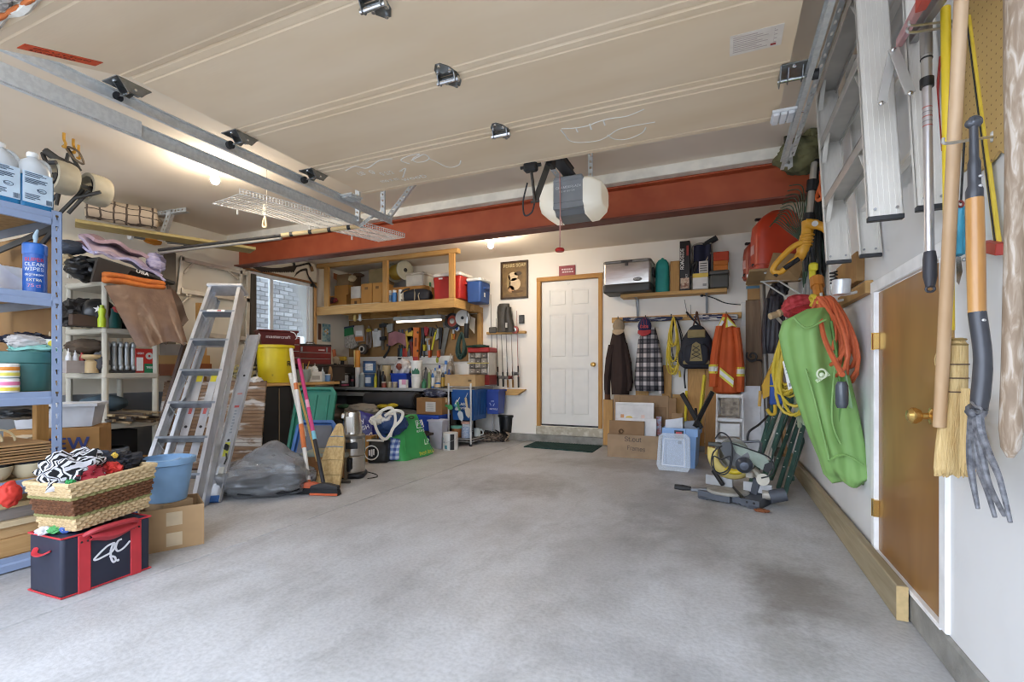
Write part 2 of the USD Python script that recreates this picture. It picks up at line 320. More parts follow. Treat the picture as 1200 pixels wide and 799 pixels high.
flr.p('joint_filler',box(JX-.006,JX+.006,-3,BY,-.1,-.006,0),mat('7d7a75',.9))
struct('driveway',box(-16,10,-22,-3,-.2,-.02),mat('a9a7a3',.8,scale=3))
wb=T('wall_back',kind='structure')
dl,dr,db,dt=-1.93-.41,-1.93+.40,.235,2.265
_a,_b=P(634,400,y=BY),P(701,400,y=BY);dl,dr=_a[0],_b[0];dt=P(667,328,y=BY)[2];db=P(667,500,y=BY)[2]
wb.p('drywall',[box(LX-.1,dl-.02,BY,BY+.12,0,CZ+.1,0),box(dr+.02,RX+.1,BY,BY+.12,0,CZ+.1,0),box(dl-.02,dr+.02,BY,BY+.12,dt+.02,CZ+.1,0),box(dl-.02,dr+.02,BY,BY+.12,0,db,0)],WALL,smooth=False)
wb.p('concrete_curb',box(LX,RX,BY-.03,BY+.01,0,.105,.008),CURB)
wb.p('doorsill',box(dl-.07,dr+.07,BY-.025,BY+.02,.11,db-.005,.004),mat('d6d2c4',.7,c2='b3ab98',scale=14,lo=.3,hi=.55))
# left wall with its sliding window
wy0,wy1,wz0,wz1=4.55,5.72,1.36,2.36
wl=T('wall_left',kind='structure')
wl.p('drywall',[box(LX-.14,LX,-3,wy0,0,CZ+.1,0),box(LX-.14,LX,wy1,BY,0,CZ+.1,0),box(LX-.14,LX,wy0,wy1,0,wz0,0),box(LX-.14,LX,wy0,wy1,wz1,CZ+.1,0)],mat('e4dbc8',.75,c2='ebe4d4',scale=1.5,detail=4),smooth=False)
wl.p('concrete_curb',box(LX-.01,LX+.03,-3,BY,0,.77,.008),mat('8d9195',.8,c2='7c8084',scale=4,detail=5))
win=T('window_1',kind='structure')
VIN=mat('eceef0',.35,var=.02)
win.p('frame',[box(LX-.10,LX-.02,wy0,wy1,wz0,wz0+.05),box(LX-.10,LX-.02,wy0,wy1,wz1-.05,wz1),box(LX-.10,LX-.02,wy0,wy0+.05,wz0,wz1),box(LX-.10,LX-.02,wy1-.06,wy1,wz0,wz1)],VIN)
ymid=P(321,380,x=LX)[1]
win.p('sash',[box(LX-.085,LX-.05,ymid-.02,ymid+.035,wz0+.05,wz1-.05),box(LX-.085,LX-.05,wy0+.05,wy0+.08,wz0+.05,wz1-.05),box(LX-.085,LX-.05,wy1-.09,wy1-.06,wz0+.05,wz1-.05)],VIN)
GLASS=clear('f4f8f8',.02,.02,'pane')
win.p('pane',box(LX-.07,LX-.064,wy0+.06,ymid,wz0+.04,wz1-.04,.001),GLASS)
win.p('pane',box(LX-.06,LX-.054,ymid,wy1-.06,wz0+.04,wz1-.04,.001),GLASS)
OAK=wood('a9783a','c0904c','z');OAKX=wood('a9783a','c0904c','x');OAKY=wood('8a5a34','a06c40','y')
trm=T('trim_1',kind='structure')
trm.p('side_jamb',box(LX-.02,LX+.012,wy1,wy1+.055,wz0,wz1+.03),mat('c9975c',.5,c2='d8ad77',scale=3,stretch=(9,9,.8)))
trm.p('head',box(LX-.02,LX+.012,wy0-.05,wy1+.055,wz1,wz1+.03),OAKY)
# neighbour's brick wall beyond the window: pale paint below, grey brick above
nb=T('exterior_wall',kind='structure')
nb.p('mortar_bed',box(LX-2.32,LX-2.2,4.0,13.5,-.2,5.2,0),mat('6e6c6a',.9))
BRK=[mat(c,.85,var=.1,scale=8)for c in('555456','605e60','4d4b4d','6a6869')]
rng=random.Random(5)
nb.p('rendered_base',box(LX-2.2,LX-2.165,4.0,13.5,-.2,1.72),mat('dcdad6',.8))
nbr=0
for k in range(14):
 z=1.76+k*.085;y=6.0-(k%2)*.11
 while y<10.4 and nbr<300:
  nb.p('brick',box(LX-2.22,LX-2.172+rng.uniform(0,.004),y,y+.205,z,z+.072,.004),BRK[rng.randrange(4)],smooth=False);y+=.218;nbr+=1
# right wall with the low access door
ay0,ay1,az0,az1=2.116,2.905,.122,1.392
wr=T('wall_right',kind='structure')
wr.p('drywall',[box(RX,RX+.14,-3,ay0,.1,CZ+.1,0),box(RX,RX+.14,ay1,BY,.1,CZ+.1,0),box(RX,RX+.14,ay0,ay1,az1,CZ+.1,0),box(RX,RX+.14,ay0,ay1,.1,az0,0)],WALLR,smooth=False)
wr.p('concrete_curb',box(RX-.012,RX+.14,-3,BY,0,.116,.008),CURB)
struct('ceiling',[box(LX-.2,RX+.2,-.2,4.33,CZ,CZ+.1,0),box(LX-.2,RX+.2,4.33,BY+.2,2.675,CZ+.1,0)],CEIL)
struct('trim_2',box(LX,RX,4.27,4.36,2.655,CZ+.01,.004),mat('e8e2d4',.6),label='pale fascia strip along the top of the red steel beam')
bm=T('steel_beam','long rust red steel I-beam crossing under the ceiling','beam',(-2.6,4.45,2.37),kind='structure')
RUST=mat('a34826',.6,c2='b05630',scale=5,detail=5,bump=.05)
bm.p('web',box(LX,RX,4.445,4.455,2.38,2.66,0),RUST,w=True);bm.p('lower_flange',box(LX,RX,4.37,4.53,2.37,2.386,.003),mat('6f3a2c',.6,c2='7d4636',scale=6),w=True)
bm.p('upper_flange',box(LX,RX,4.37,4.53,2.644,2.66,.003),RUST,w=True)
# the six-panel entry door on the back wall
dr_=T('door_1',kind='structure',loc=((dl+dr)/2,BY,db))
DOORW=mat('e3e2dc',.45,var=.02)
W_,H_=dr-dl,dt-db
def panels(W,H):
 out=[]
 for xa,xb in((.15*W,.45*W),(.55*W,.85*W)):
  for za,zb in((.04+.055*H,.40*H),(.47*H,.77*H),(.825*H,.94*H)):out.append((xa-W/2,xb-W/2,za,zb))
 return out
pp=panels(W_,H_)
leaf=Polygon([(-W_/2,.012),(W_/2,.012),(W_/2,H_),(-W_/2,H_)],[[(a,c),(b,c),(b,d),(a,d)]for a,b,c,d in pp])
dr_.p('leaf',[exty(leaf,.03,.05),box(-W_/2,W_/2,.037,.075,.012,H_,0)],DOORW,smooth=False)
for a,b,c,d in pp:
 dr_.p('raised_panel',[box(a+.022,b-.022,.0315,.05,c+.022,d-.022,.005)],DOORW)
for s_ in(-1,1):dr_.p('casing',box(s_*(W_/2+.004),s_*(W_/2+.062),-.018,.06,-.03,H_+.01,.006),OAK)
dr_.p('casing',box(-W_/2-.064,W_/2+.064,-.02,.06,H_+.004,H_+.064,.006),OAKX)
dr_.p('bottom_sweep',box(-W_/2,W_/2,.02,.05,-.006,.022),DARK)
BRASS=mat('e2bd72',.18,.9)
kz=P(699,427,y=BY)[2]-db
dr_.p('knob',xf(lathe([(.0,0),(.03,0),(.032,.006),(.012,.014),(.011,.035),(.026,.045),(.031,.06),(.024,.074),(0,.08)],16),frame((W_/2-.07,.03,kz),(1,0,0),(0,0,1))),BRASS)
dr_.p('closer_mark',text('17',.02,(-.03,.0285,H_-.055),(1,0,0)),mat('a8a8a4',.6))
# low plywood access door on the right wall
ad=T('door_2',kind='structure')
PLY={'g':('geometry',{}),}
ad.p('leaf',box(RX+.004,RX+.022,ay0+.012,ay1-.012,az0+.006,az1-.006,.002),mat('8c6232',.42,c2='a37842',scale=2.6,stretch=(1,1.1,.45),detail=7,dist=1.2,lo=.3,hi=.72,coat=.15))
for a_,b_ in((ay1-.006,ay1+.05),(ay0-.05,ay0+.006)):ad.p('casing',box(RX-.014,RX+.01,a_,b_,.118,az1,.004),mat('f0f0f0',.4))
ad.p('casing',box(RX-.016,RX+.01,ay0-.052,ay1+.052,az1-.004,az1+.052,.004),mat('f0f0f0',.4))
ad.p('doorsill',box(RX-.014,RX+.02,ay0,ay1,az0-.012,az0+.006,.002),mat('f0f0f0',.4))
for zz in(P(1027,400,x=RX)[2],P(1027,594,x=RX)[2]):
 h=ad.p('hinge',[box(RX-.022,RX+.004,ay1-.03,ay1+.004,zz-.04,zz+.04,.002),rod((RX-.018,ay1-.004,zz-.042),(RX-.018,ay1-.004,zz+.042),.006)],BRASS)
kp=P(1082,487,x=RX-.02)
ad.p('knob',xf(lathe([(0,0),(.028,0),(.03,.006),(.012,.012),(.011,.03),(.022,.036),(.03,.05),(.03,.062),(.02,.074),(0,.077)],20),frame((RX+.004,kp[1]-.01,kp[2]),(0,1,0),(0,0,-1))),BRASS,label='polished brass door knob')
# ================================================================ OVERHEAD
ZD=2.34;DX0,DX1=-2.48,.27
DOORP=mat('e3ccab',.6,c2='ebd7ba',scale=2.5,stretch=(.5,2,1),detail=6,lo=.3,hi=.7,bump=.04,bscale=70);CHALK=mat('f6f2ea',.9)
def section(L):
 g=lambda y,s:[(y-.006*s,0),(y,.005),(y+.006*s,0)]
 return[(0,.012),(.008,0)]+g(.048,1)+g(L-.048,1)+[(L-.008,0),(L,.012),(L,.045),(0,.045)]
ys=[.83,1.346,1.91,2.45,2.945]
od=T('overhead_garage_door','open sectional garage door hanging overhead between its galvanised tracks, chalk scribbles on its underside','garage door',((DX0+DX1)/2,1.9,ZD))
tilt=tr((0,1.346,ZD))@rotm('x',17)@tr((0,-.53,0))
for i in range(1,4):
 od.p('door_section',mv(extx(section(ys[i+1]-ys[i]-.003),DX0,DX1),y=ys[i],z=ZD),DOORP,smooth=False,w=True)
s0=od.p('door_section',xf(extx(section(.527),DX0,DX1),tilt),DOORP,smooth=False,w=True)
od.p('bottom_seal',xf([box(DX0,DX1,-.035,.0,.005,.05,.008),tube([(x,-.03,.0+.008*math.sin(x*31))for x in np.linspace(DX0,DX1,90)],.016,6)],tilt),mat('e3e0d8',.8,c2='b9b2a4',scale=12),w=True)
od.p('torn_insulation',[xf(blob((DX0+.12+.055*k,-.055-.02*(k%2),.02),(.045,.03,.02),.3,4,k,sub_=2),tilt)for k in range(7)],mat('8e8c88',.95,c2='d2cec6',scale=40,lo=.4,hi=.6),w=True)
od.p('torn_insulation',[xf(blob((DX0+.2+.09*k,-.04,-.004),(.05,.008,.008),.3,4,k+9,sub_=2),tilt)for k in range(6)],mat('c06a35',.9),w=True)
od.p('warning_sticker',xf(box(DX0+.05,DX0+.108,.10,.36,-.002,.0,0),tilt),mat('d8562c',.5,c2='c94a22',scale=40),w=True,label='orange warning sticker near the door edge')
for q,(w_,yy)in enumerate(((.19,.33),(.15,.312))):
 od.p('sticker_print',xf(text('CAUTION' if q==0 else 'STAND CLEAR',.012,(DX0+.058+.026*(1-q),.13,-.0022),(0,1,0),(1,0,0),w_,.001),tilt@np.diag([1,1,1,1.0])),mat('7a2f1c',.6),w=True)
cs=[P(x,y,z=ZD)for x,y in((855,41),(918,27),(915,53),(855,66))]
lx0,lx1=cs[3][0],cs[2][0];ly0,ly1=cs[1][1],cs[3][1]
od.p('instruction_label',box(lx0,lx1,ly0,ly1,ZD-.0015,ZD+.001,0),mat('ddd3c6',.5,c2='e6ddd2',scale=20),w=True)
PR=mat('b9a9a0',.7)
od.p('label_print',[box(lx0+.012,lx0+.10+.02*(k%3),ly0+.016+.012*k,ly0+.02+.012*k,ZD-.0022,ZD-.001,0)for k in range(9)]+
 [box(lx0+.16,lx1-.03+.01*(k%2),ly0+.016+.012*k,ly0+.02+.012*k,ZD-.0022,ZD-.001,0)for k in range(9)],PR,w=True)
od.p('label_emblem',box(lx1-.04,lx1-.02,ly1-.025,ly1-.012,ZD-.0024,ZD-.001,0),mat('9c4038',.6),w=True)
def scrawl(pts,r=.0045,n=8):
 return tube(spline([P(a,b,z=ZD-.0005)for a,b in pts],n),r,5,flat=.25,up=(0,0,1))
for pts in([(657,152),(662,158),(668,165),(680,167),(700,165),(712,160),(724,152),(740,148),(768,143)],[(658,151),(675,150),(690,147),(700,143),(715,139),(735,136),(755,128)],[(675,150),(677,155)],[(691,145),(693,152)],[(707,141),(709,147)],
   [(712,158),(720,163),(735,163),(752,156),(757,149)],[(482,188),(490,184),(497,181),(503,185),(498,189),(488,190),(484,186),(492,181)],[(503,186),(512,190),(522,195),(530,196),(538,193),(540,188)],
   [(480,192),(470,188),(478,183),(492,180)],[(405,200),(416,195),(430,197),(445,188),(460,186)],[(473,198),(468,201),(475,197),(474,202),(472,208)],[(472,200),(468,201)]):
 od.p('chalk_scribble',scrawl(pts),CHALK,w=True,kind=None)
for s,px,py,w_ in(('(8  0',421,205.5,18),('+',437,204.5,4),('0 1/2',448,205.5,14),('mo x m',448,214,20),('wooD',473,212,28)):
 o=P(px,py,z=ZD-.0008);e=P(px+w_,py-w_*.17,z=ZD-.0008)
 od.p('chalk_writing',text(s,.045,o,e-o,(0,-1,0),np.linalg.norm(e-o),.0012),CHALK,w=True)
# hinges, edge rollers and top brackets belong to the door
HING=mat('8f9395',.35,1.,var=.1,scale=40)
def bolts(pt,o,l):
 for a,b in l:sub(pt,'bolt',xf(mv(lathe([(0,-.008),(.008,-.008),(.009,0),(0,0)],8,(a,b,0)),*o),od.Mi),CHROME)
for px,py in((525,88),(587,153),(437,0)):
 o=P(px,py,z=ZD);L_=lambda m:xf(mv(m,*o),od.Mi)
 h=od.p('hinge',mv([ext([(-.05,.005),(.05,.005),(.035,.06),(.012,.09),(-.012,.09),(-.035,.06)],.004),ext([(-.05,-.005),(-.035,-.06),(-.012,-.09),(.012,-.09),(.035,-.06),(.05,-.005)],.004)],*(o-(0,0,.004))),HING,w=True,label='galvanised hinge across a seam')
 for s in(-.042,.042):sub(h,'cheek',L_(extx([(-.03,0),(.03,0),(.012,-.036),(-.012,-.036)],s-.002,s+.002)),HING)
 sub(h,'pin',L_(rod((-.055,0,-.026),(.055,0,-.026),.011,12)),CHROME)
 bolts(h,o-(0,0,.004),((0,.078),(0,-.078),(-.03,.04),(.03,.04),(-.03,-.04),(.03,-.04)))
for px,py,side in((150,101,-1),(282,160,-1),(368,203,-1),(929,84,1)):
 o=P(px,py,z=ZD-.005);L_=lambda m:xf(mv(m,*o),od.Mi)
 h=od.p('roller_bracket',mv([box(-.06 if side<0 else-.05,.05 if side<0 else .06,-.075,.075,-.004,.002,.001),extx([(-.07,0),(.07,0),(.03,-.05),(-.03,-.05)],-.052*side-.002,-.052*side+.002)],*o),HING,w=True,label='edge roller bracket')
 for s in(-.02,.035):sub(h,'cheek',L_(extx([(-.05,0),(.05,0),(.018,-.045),(-.018,-.045)],s-.002,s+.002)),HING)
 sub(h,'stem',L_(rod((-.06*side,0,-.032),(.10*side,0,-.032),.006)),CHROME);sub(h,'wheel',L_(rod((.075*side,0,-.032),(.098*side,0,-.032),.022,16)),DARK)
 bolts(h,o,((0,.055),(0,-.055)))
for px,py,side,m_ in((918,137,1,mat('e8eaec',.35)),(412,232,-1,GALV)):
 o=P(px,py,z=ZD-.03);L_=lambda m:xf(mv(m,*o),od.Mi)
 h=od.p('top_bracket',mv(box(-.055,.056,-.065,.06,.002,.015,.002),*o),m_,w=True)
 for k in range(3):sub(h,'rib',L_(box(-.05+.034*k,-.02+.034*k,-.055,.055,-.012,.004,.004)),m_)
 sub(h,'stem',L_(rod((-.02*side,0,.01),(.09*side,0,.01),.006)),CHROME)
 for k in(-1,1):sub(h,'screw',L_(rod((k*.02,.05,.012),(k*.02,.08,.012),.006,8)),CHROME)
# tracks
def track(x,y0,y1,z,o,lab,h=.055):
 t=T('door_track',lab,'track',(x,(y0+y1)/2,z))
 pr=[(0,0),(.022*o,0),(.022*o,.004),(.004*o,.004),(.004*o,h-.004),(.022*o,h-.004),(.022*o,h),(0,h)]
 t.p('channel',xf(exty(pr if o>0 else pr[::-1],y0,y1),tr((x,0,z))),GALV,w=True,smooth=False)
 return t
def strap(t,a,b,name='hanger',w_=.036):
 "perforated angle iron from a to b"
 a,b=np.array(a,float),np.array(b,float);d=b-a;L=np.linalg.norm(d)
 if abs(d[2])/L>.98:up=np.array([0,1.0,0])
 else:up=np.array([0,0,1.0])
 n=int(L/.05);holes=[Polygon([(k*.05+.025+.009*math.cos(q)*1.3,.009*math.sin(q))for q in np.linspace(0,6.28,7)[:-1]])for k in range(n)]
 po=Polygon([(0,-w_/2),(L,-w_/2),(L,w_/2),(0,w_/2)],[h.exterior.coords for h in holes])
 fr=frame(a,d,np.cross(d,np.cross(FV,d)))if False else frame(a,d,np.cross(FV,d))
 t.p(name,[xf(ext(po,.003),fr),xf(box(0,L,w_/2-.003,w_/2,0,w_,0),fr)],GALV,w=True,smooth=False)
tl=track(-2.64,-.6,3.466,2.275,1,'galvanised left track of the open overhead door')
strap(tl,(-2.655,3.36,2.28),(-2.655,3.36,CZ));strap(tl,(-2.655,3.40,2.30),(-2.45,3.62,CZ),'brace')
tr_=track(.36,-.6,3.5,2.275,-1,'galvanised right track of the overhead door beside the hung step ladder')
strap(tr_,(.378,3.42,2.26),(.378,3.42,2.40),'end_plate',.05);strap(tr_,(.385,3.35,2.29),(.52,2.62,CZ),'brace')
t2=track(-2.91,-.6,3.404,2.262,1,'left-hand galvanised rail of the second door bay, running to the wire shelf',.075)
t2.p('splice_plate',box(-2.915,-2.885,-.6,1.62,2.268,2.352,.002),GALV,w=True);strap(t2,(-2.9,3.33,2.30),(-2.9,3.33,CZ));strap(t2,(-2.64,3.2,2.268),(-2.90,3.36,2.268),'cross_tie')
# opener
oc=np.array([-1.045,3.62,2.31])
op=T('garage_door_opener','grey and white garage door opener hanging on straps in front of the red beam','garage door opener',tuple(oc))
GRY=mat('8f9295',.45);op.p('housing',[exty([(-.115,-.10),(.115,-.10),(.115,.12),(-.115,.12)],-.16,.17),box(-.11,.11,-.17,.17,.10,.135,.01)],GRY,smooth=False)
op.p('bottom_panel',extx([(-.162,-.055),(-.09,-.135),(.12,-.135),(.168,-.055),(.168,-.1),(.16,-.1)][:4],-.112,.112),mat('6e7174',.5),smooth=False)
LENS=usdkit.material(stage,'/World/Looks/opener_lens',{'p':('principled_bsdf',{'base_color':lin('ecebe4'),'roughness':.25,'transmission_weight':.15,'emission_color':lin('fff0d0'),'emission_strength':.10})},[],surface='p.BSDF')
for s in(-1,1):
 op.p('light_lens',mv(skin([[(s*x,y,z)for y,z in r]for x,r in
  ((.113,[(-.165,-.07),(-.10,-.14),(.12,-.14),(.17,-.07),(.17,.09),(.12,.13),(-.12,.13),(-.165,.09)]),(.17,[(-.165,-.07),(-.10,-.135),(.12,-.135),(.17,-.07),(.17,.09),(.12,.12),(-.12,.12),(-.165,.09)]),(.235,[(-.13,-.045),(-.08,-.09),(.09,-.09),(.13,-.045),(.13,.06),(.09,.09),(-.09,.09),(-.13,.06)]),(.243,[(-.11,-.035),(-.07,-.07),(.08,-.07),(.11,-.035),(.11,.05),(.08,.07),(-.07,.07),(-.11,.05)]))[::s]])),LENS,smooth=40)
LTX=mat('d9dadb',.5)
op.p('lettering',text('CHAMBERLAIN',.017,(-.095,-.1615,.045),(1,0,0),width=.19),LTX);op.p('lettering',text('1/2 HP MOTOR',.012,(-.07,-.1615,.018),(1,0,0),width=.12),LTX)
op.p('rail',[box(-.03,.03,-2.9,-.12,.155,.20,.004),box(-.045,.045,-.5,-.05,.145,.165,.004)],DARK)
op.p('chain',[rod((sx,-2.8,.21),(sx,-.1,.21),.006,6)for sx in(-.025,.025)],BLACK)
op.p('trolley',[box(-.05,.05,-.62,-.44,.12,.215,.008),box(-.02,.02,-.6,-.5,.05,.13,.006)],BLACK)
jp=P(622,195,y=2.93)-oc;jq=P(627,236,y=3.05)-oc;jr=np.array([-.01,-.55,.09])
op.p('arm',[bar(jp,jq,.012,.04),bar(jq+(.0,0,.0),jr,.012,.04),rod(jq-(.03,0,0),jq+(.03,0,0),.008)],mat('4a443c',.5))
op.p('door_clamp',[bc(jp,(.09,.05,.07),.01),bc(jp+(0,.02,.03),(.12,.03,.03),.006),rod(jp-(.07,0,0),jp+(.07,0,0),.01)],BLACK)
lp=P(618,232,y=3.0)-oc
op.p('loop_cord',tube(spline([lp+(.0,0,.1),lp+(-.03,0,-.02),lp+(-.02,0,-.11),lp+(.03,0,-.10),lp+(.05,0,-.04)],8),.006,6),DARK)
for sx in(-.06,.10):pass
st=T('opener_strap','perforated strap hanging the opener from the ceiling, right of its rail','strap',(oc[0]+.06,oc[1]+.1,2.44));
ps=P(692,218,y=oc[1]+.05);strap(st,(ps[0],oc[1]+.05,oc[2]+.13),(ps[0],oc[1]+.05,CZ))
st2=T('opener_strap','pale perforated strap behind the opener arm, left of its rail','strap',(oc[0]-.16,oc[1]+.1,2.44));ps=P(658,225,y=oc[1]-.1);strap(st2,(ps[0],oc[1]-.1,oc[2]+.13),(ps[0]-.2,oc[1]-.3,CZ))
q=P(656,215,y=3.45)
rc=T('release_cord','red pull cord with a red handle hanging from the opener trolley','pull cord',tuple(P(656,293,y=3.45)))
zt=q[2]+.1-P(656,293,y=3.45)[2]
rc.p('cord',[tube([(0,0,zt),(.004,0,zt*.5),(0,0,.01)],.0045,6),tube([(.002,0,zt*.42),(.014,0,zt*.36),(.02,0,zt*.30)],.004,5)],mat('c5938a',.8));rc.p('handle',lathe([(0,-.012),(.03,-.012),(.036,0),(.03,.012),(.008,.016),(0,.018)],16),RED)
# bare bulbs
def bulb(px,py,zc,dz,lab,k=.40):
 o=P(px,py,z=zc-dz);t=T('light_bulb',lab,'light bulb',(o[0],o[1],zc),group=None)
 t.p('socket',lathe([(0,0),(.055,0),(.055,-.012),(.03,-.02),(.026,-.085),(0,-.085)][::-1],20),WHITE)
 t.p('bulb',lathe([(0,-dz-.042),(.02,-dz-.038),(.034,-dz-.012),(.031,-dz+.012),(.018,-dz+.04),(.013,-.07),(0,-.07)],20),emit('fff0da',BULB*k),smooth=True)
bulb(252,210,CZ,.135,'lit bare bulb on the ceiling above the left wall shelves',.25);bulb(575,287,2.675,.135,'lit bare bulb behind the beam, above the framed poster')
# white wire shelf hung flat under the ceiling
WS=mat('e4e2dc',.45);zs=2.36
c0,c1,c2_,c3=[P(a,b,z=zs)for a,b in((249,238.6),(281,227),(474,278.3),(444,283))]
ws=T('wire_shelf','white ventilated wire shelf slung flat under the ceiling against the red beam','wire shelf',tuple((c0+c2_)/2))
L=lambda a,b,t:a+(b-a)*t
n_=62
ws.p('cross_wires',[rod(L(c0,c3,k/n_),L(c1,c2_,k/n_),.0032,5)for k in range(n_+1)]+[rod(L(c1,c2_,k/n_),L(c1,c2_,k/n_)+(0,0,.04),.0032,5)for k in range(n_+1)],WS,w=True,kind='stuff')
ws.p('rails',[rod(L(c0,c1,t),L(c3,c2_,t),.0045,6)for t in(0,.33,.66,1)]+[rod(c1+(0,0,.04),c2_+(0,0,.04),.0045,6),rod(c1+(0,0,.02),c2_+(0,0,.02),.0035,6)],WS,w=True)
for t in(.12,.52,.8):ws.p('clip',[bc(L(c0,c3,t)-(0,0,.02),(.012,.012,.05))],WS,w=True)
for t in(.2,.75):ws.p('hanging_cord',[rod(L(L(c0,c3,t),L(c1,c2_,t),.5),L(L(c0,c3,t),L(c1,c2_,t),.5)+(0,0,CZ-zs),.003,5)],mat('d9cdb4',.9),w=True)
pa,pb=P(186,293,x=-5.0),P(425,264.5,z=2.315)
pl=T('long_pole','long black and grey pole slung between the wall bracket and the wire shelf','pole',tuple((pa+pb)/2))
pl.p('shaft',rod(pa,L(pa,pb,.96),.014,10),mat('2b2927',.4),w=True);pl.p('shaft',rod(L(pa,pb,.0)-(0,0,.028),L(pa,pb,.62)-(0,0,.028),.014,10),mat('9a958c',.4,.6),w=True,label='grey lower tube');pl.p('grip',rod(L(pa,pb,.62),L(pa,pb,.99),.02,10),mat('c9b184',.7),w=True)
for k in range(4):pl.p('tape_band',rod(L(pa,pb,.66+.09*k),L(pa,pb,.675+.09*k),.022,10),BLACK,w=True)
k_=P(310,258,D=4.4)
one('cord_hank','cream cord hank tied round the long pole under the wire shelf','cord',[tube(spline([k_+(0,0,.14),k_+(.015,0,.06),k_+(-.01,0,0),k_+(-.02,.0,-.05),k_+(.02,0,-.06),k_+(.01,0,.02),k_+(-.012,0,.08),k_+(.0,0,.14)],8),.009,7)],mat('d8c7a4',.9))
# ================================================================ LEFT SIDE: blue steel shelving and what stands on it
BLU=mat('8f9fbd',.4,var=.04,scale=6);PBOARD=mat('9c7a4c',.85,c2='b08f60',scale=30)
sx0,sx1,sy1=-3.99,-3.24,1.43
ZS=[.075,.45,.895,1.41,1.842]
su=T('metal_shelf_unit','grey-blue steel shelf unit with keyhole posts standing at the picture edge','shelf unit',(sx0,.8,0))
def post(x,y,o):
 h=[Polygon([(y+o*.022+a*.7,z+b)for a,b in((-.006,-.012),(.006,-.012),(.006,0),(.010,.004),(.010,.013),(-.010,.013),(-.010,.004),(-.006,0))]).exterior.coords for z in np.arange(.06,1.82,.0585)]
 po=Polygon([(y,0),(y+o*.045,0),(y+o*.045,1.85),(y,1.85)],h)
 return[extx(po,x-.002,x),box(x-.045,x,y-.002,y,0,1.85,0)]
su.p('post',post(sx1,sy1,-1),BLU,w=True,smooth=False);su.p('post',post(sx1,.20,1),BLU,w=True,smooth=False)
for y in(.2,1.43):su.p('post',box(sx0,sx0+.04,y-.002,y+.002,0,1.85,0),BLU,w=True)
for z in ZS:
 su.p('front_beam',extx([(0,z),(0,z)],0,1)if False else xf(exty([(0,0),(.012,0),(.012,-.028),(.022,-.036),(.022,-.068),(0,-.068)],.245,1.388),tr((sx1-.022,0,z))),BLU,w=True,smooth=False)
 su.p('end_beam',box(sx0,sx1-.01,sy1-.004,sy1,z-.065,z,.001),mat('5a6270',.5),w=True)
 su.p('deck',box(sx0+.005,sx1-.022,.21,sy1-.006,z-.016,z-.001,.001),PBOARD,w=True)
su.p('brace',bar((sx0+.03,sy1-.01,1.70),(sx1-.05,sy1-.01,1.775),.012,.035),DARK,w=True);su.p('brace',bar((sx1-.35,sy1-.012,1.60),(sx1-.06,sy1-.012,1.76),.012,.03),DARK,w=True)
one('hardboard_sheet','brown hardboard sheet standing behind the end of the blue steel shelf unit','board',box(-4.15,-3.43,1.50,1.506,.98,1.80,.001),mat('7f5a2c',.7,c2='8f6a38',scale=4,detail=5))
# washer fluid jugs
FLUID=mat('2f7fb4',.2,var=.06);PEHD=mat('d2d8dc',.35,var=.03);LBL=mat('c9dcea',.5);INK=mat('3b4f66',.6)
def jug(y,x,lab):
 t=T('washer_fluid_jug',lab,'jug',(x,y,ZS[4]),90,group='washer fluid jugs on the blue shelf')
 t.p('body',mv(rbox(.15,.10,0,.175,.028),z=0),FLUID,smooth=50)
 t.p('shoulder',skin([[(cx*math.cos(a)*rx,math.sin(a)*ry,z)for a in np.linspace(0,6.28,25)[:-1]]for cx,rx,ry,z in((1,.074,.05,.172),(1,.075,.051,.19),(1,.07,.05,.225),(1,.05,.042,.255),(1,.022,.022,.275),(1,.02,.02,.285))]),PEHD,smooth=60)
 t.p('handle',tube(spline([(.06,0,.21),(.068,0,.245),(.045,0,.272),(.01,0,.27)],6),.012,8),PEHD)
 t.p('cap',lathe([(0,.28),(.024,.28),(.025,.30),(.02,.306),(0,.306)],16,(-.0,0,0)),WHITE)
 t.p('label',box(-.06,.06,-.054,-.05,.03,.19,.001),LBL)
 t.p('label_print',[box(-.052,-.052+w_,-.0552,-.053,z,z+.004,0)for z,w_ in((.18,.07),(.172,.085),(.164,.06),(.150,.09),(.143,.08),(.136,.085),(.129,.05),(.07,.06),(.062,.055),(.054,.06),(.046,.04))],INK)
 t.p('label_emblem',[tube([(.015+.018*math.cos(a),-.0548,.10+.010*math.sin(a))for a in np.linspace(0,6.28,17)[:-1]],.0016,5,closed=True),tube([(-.005,-.0548,.105),(.005,-.0548,.098),(.02,-.0548,.10)],.002,5)],INK)
 for k in range(6):t.p('barcode_bar',box(.033+.004*k,.0345+.004*k+.001*(k%2),-.0552,-.053,.035,.06,0),INK)
 return t
jug(1.215,-3.33,'blue washer fluid jug on the blue top shelf, cut by the picture edge');jug(1.345,-3.33,'blue washer fluid jug on the top shelf nearest the keyhole post')
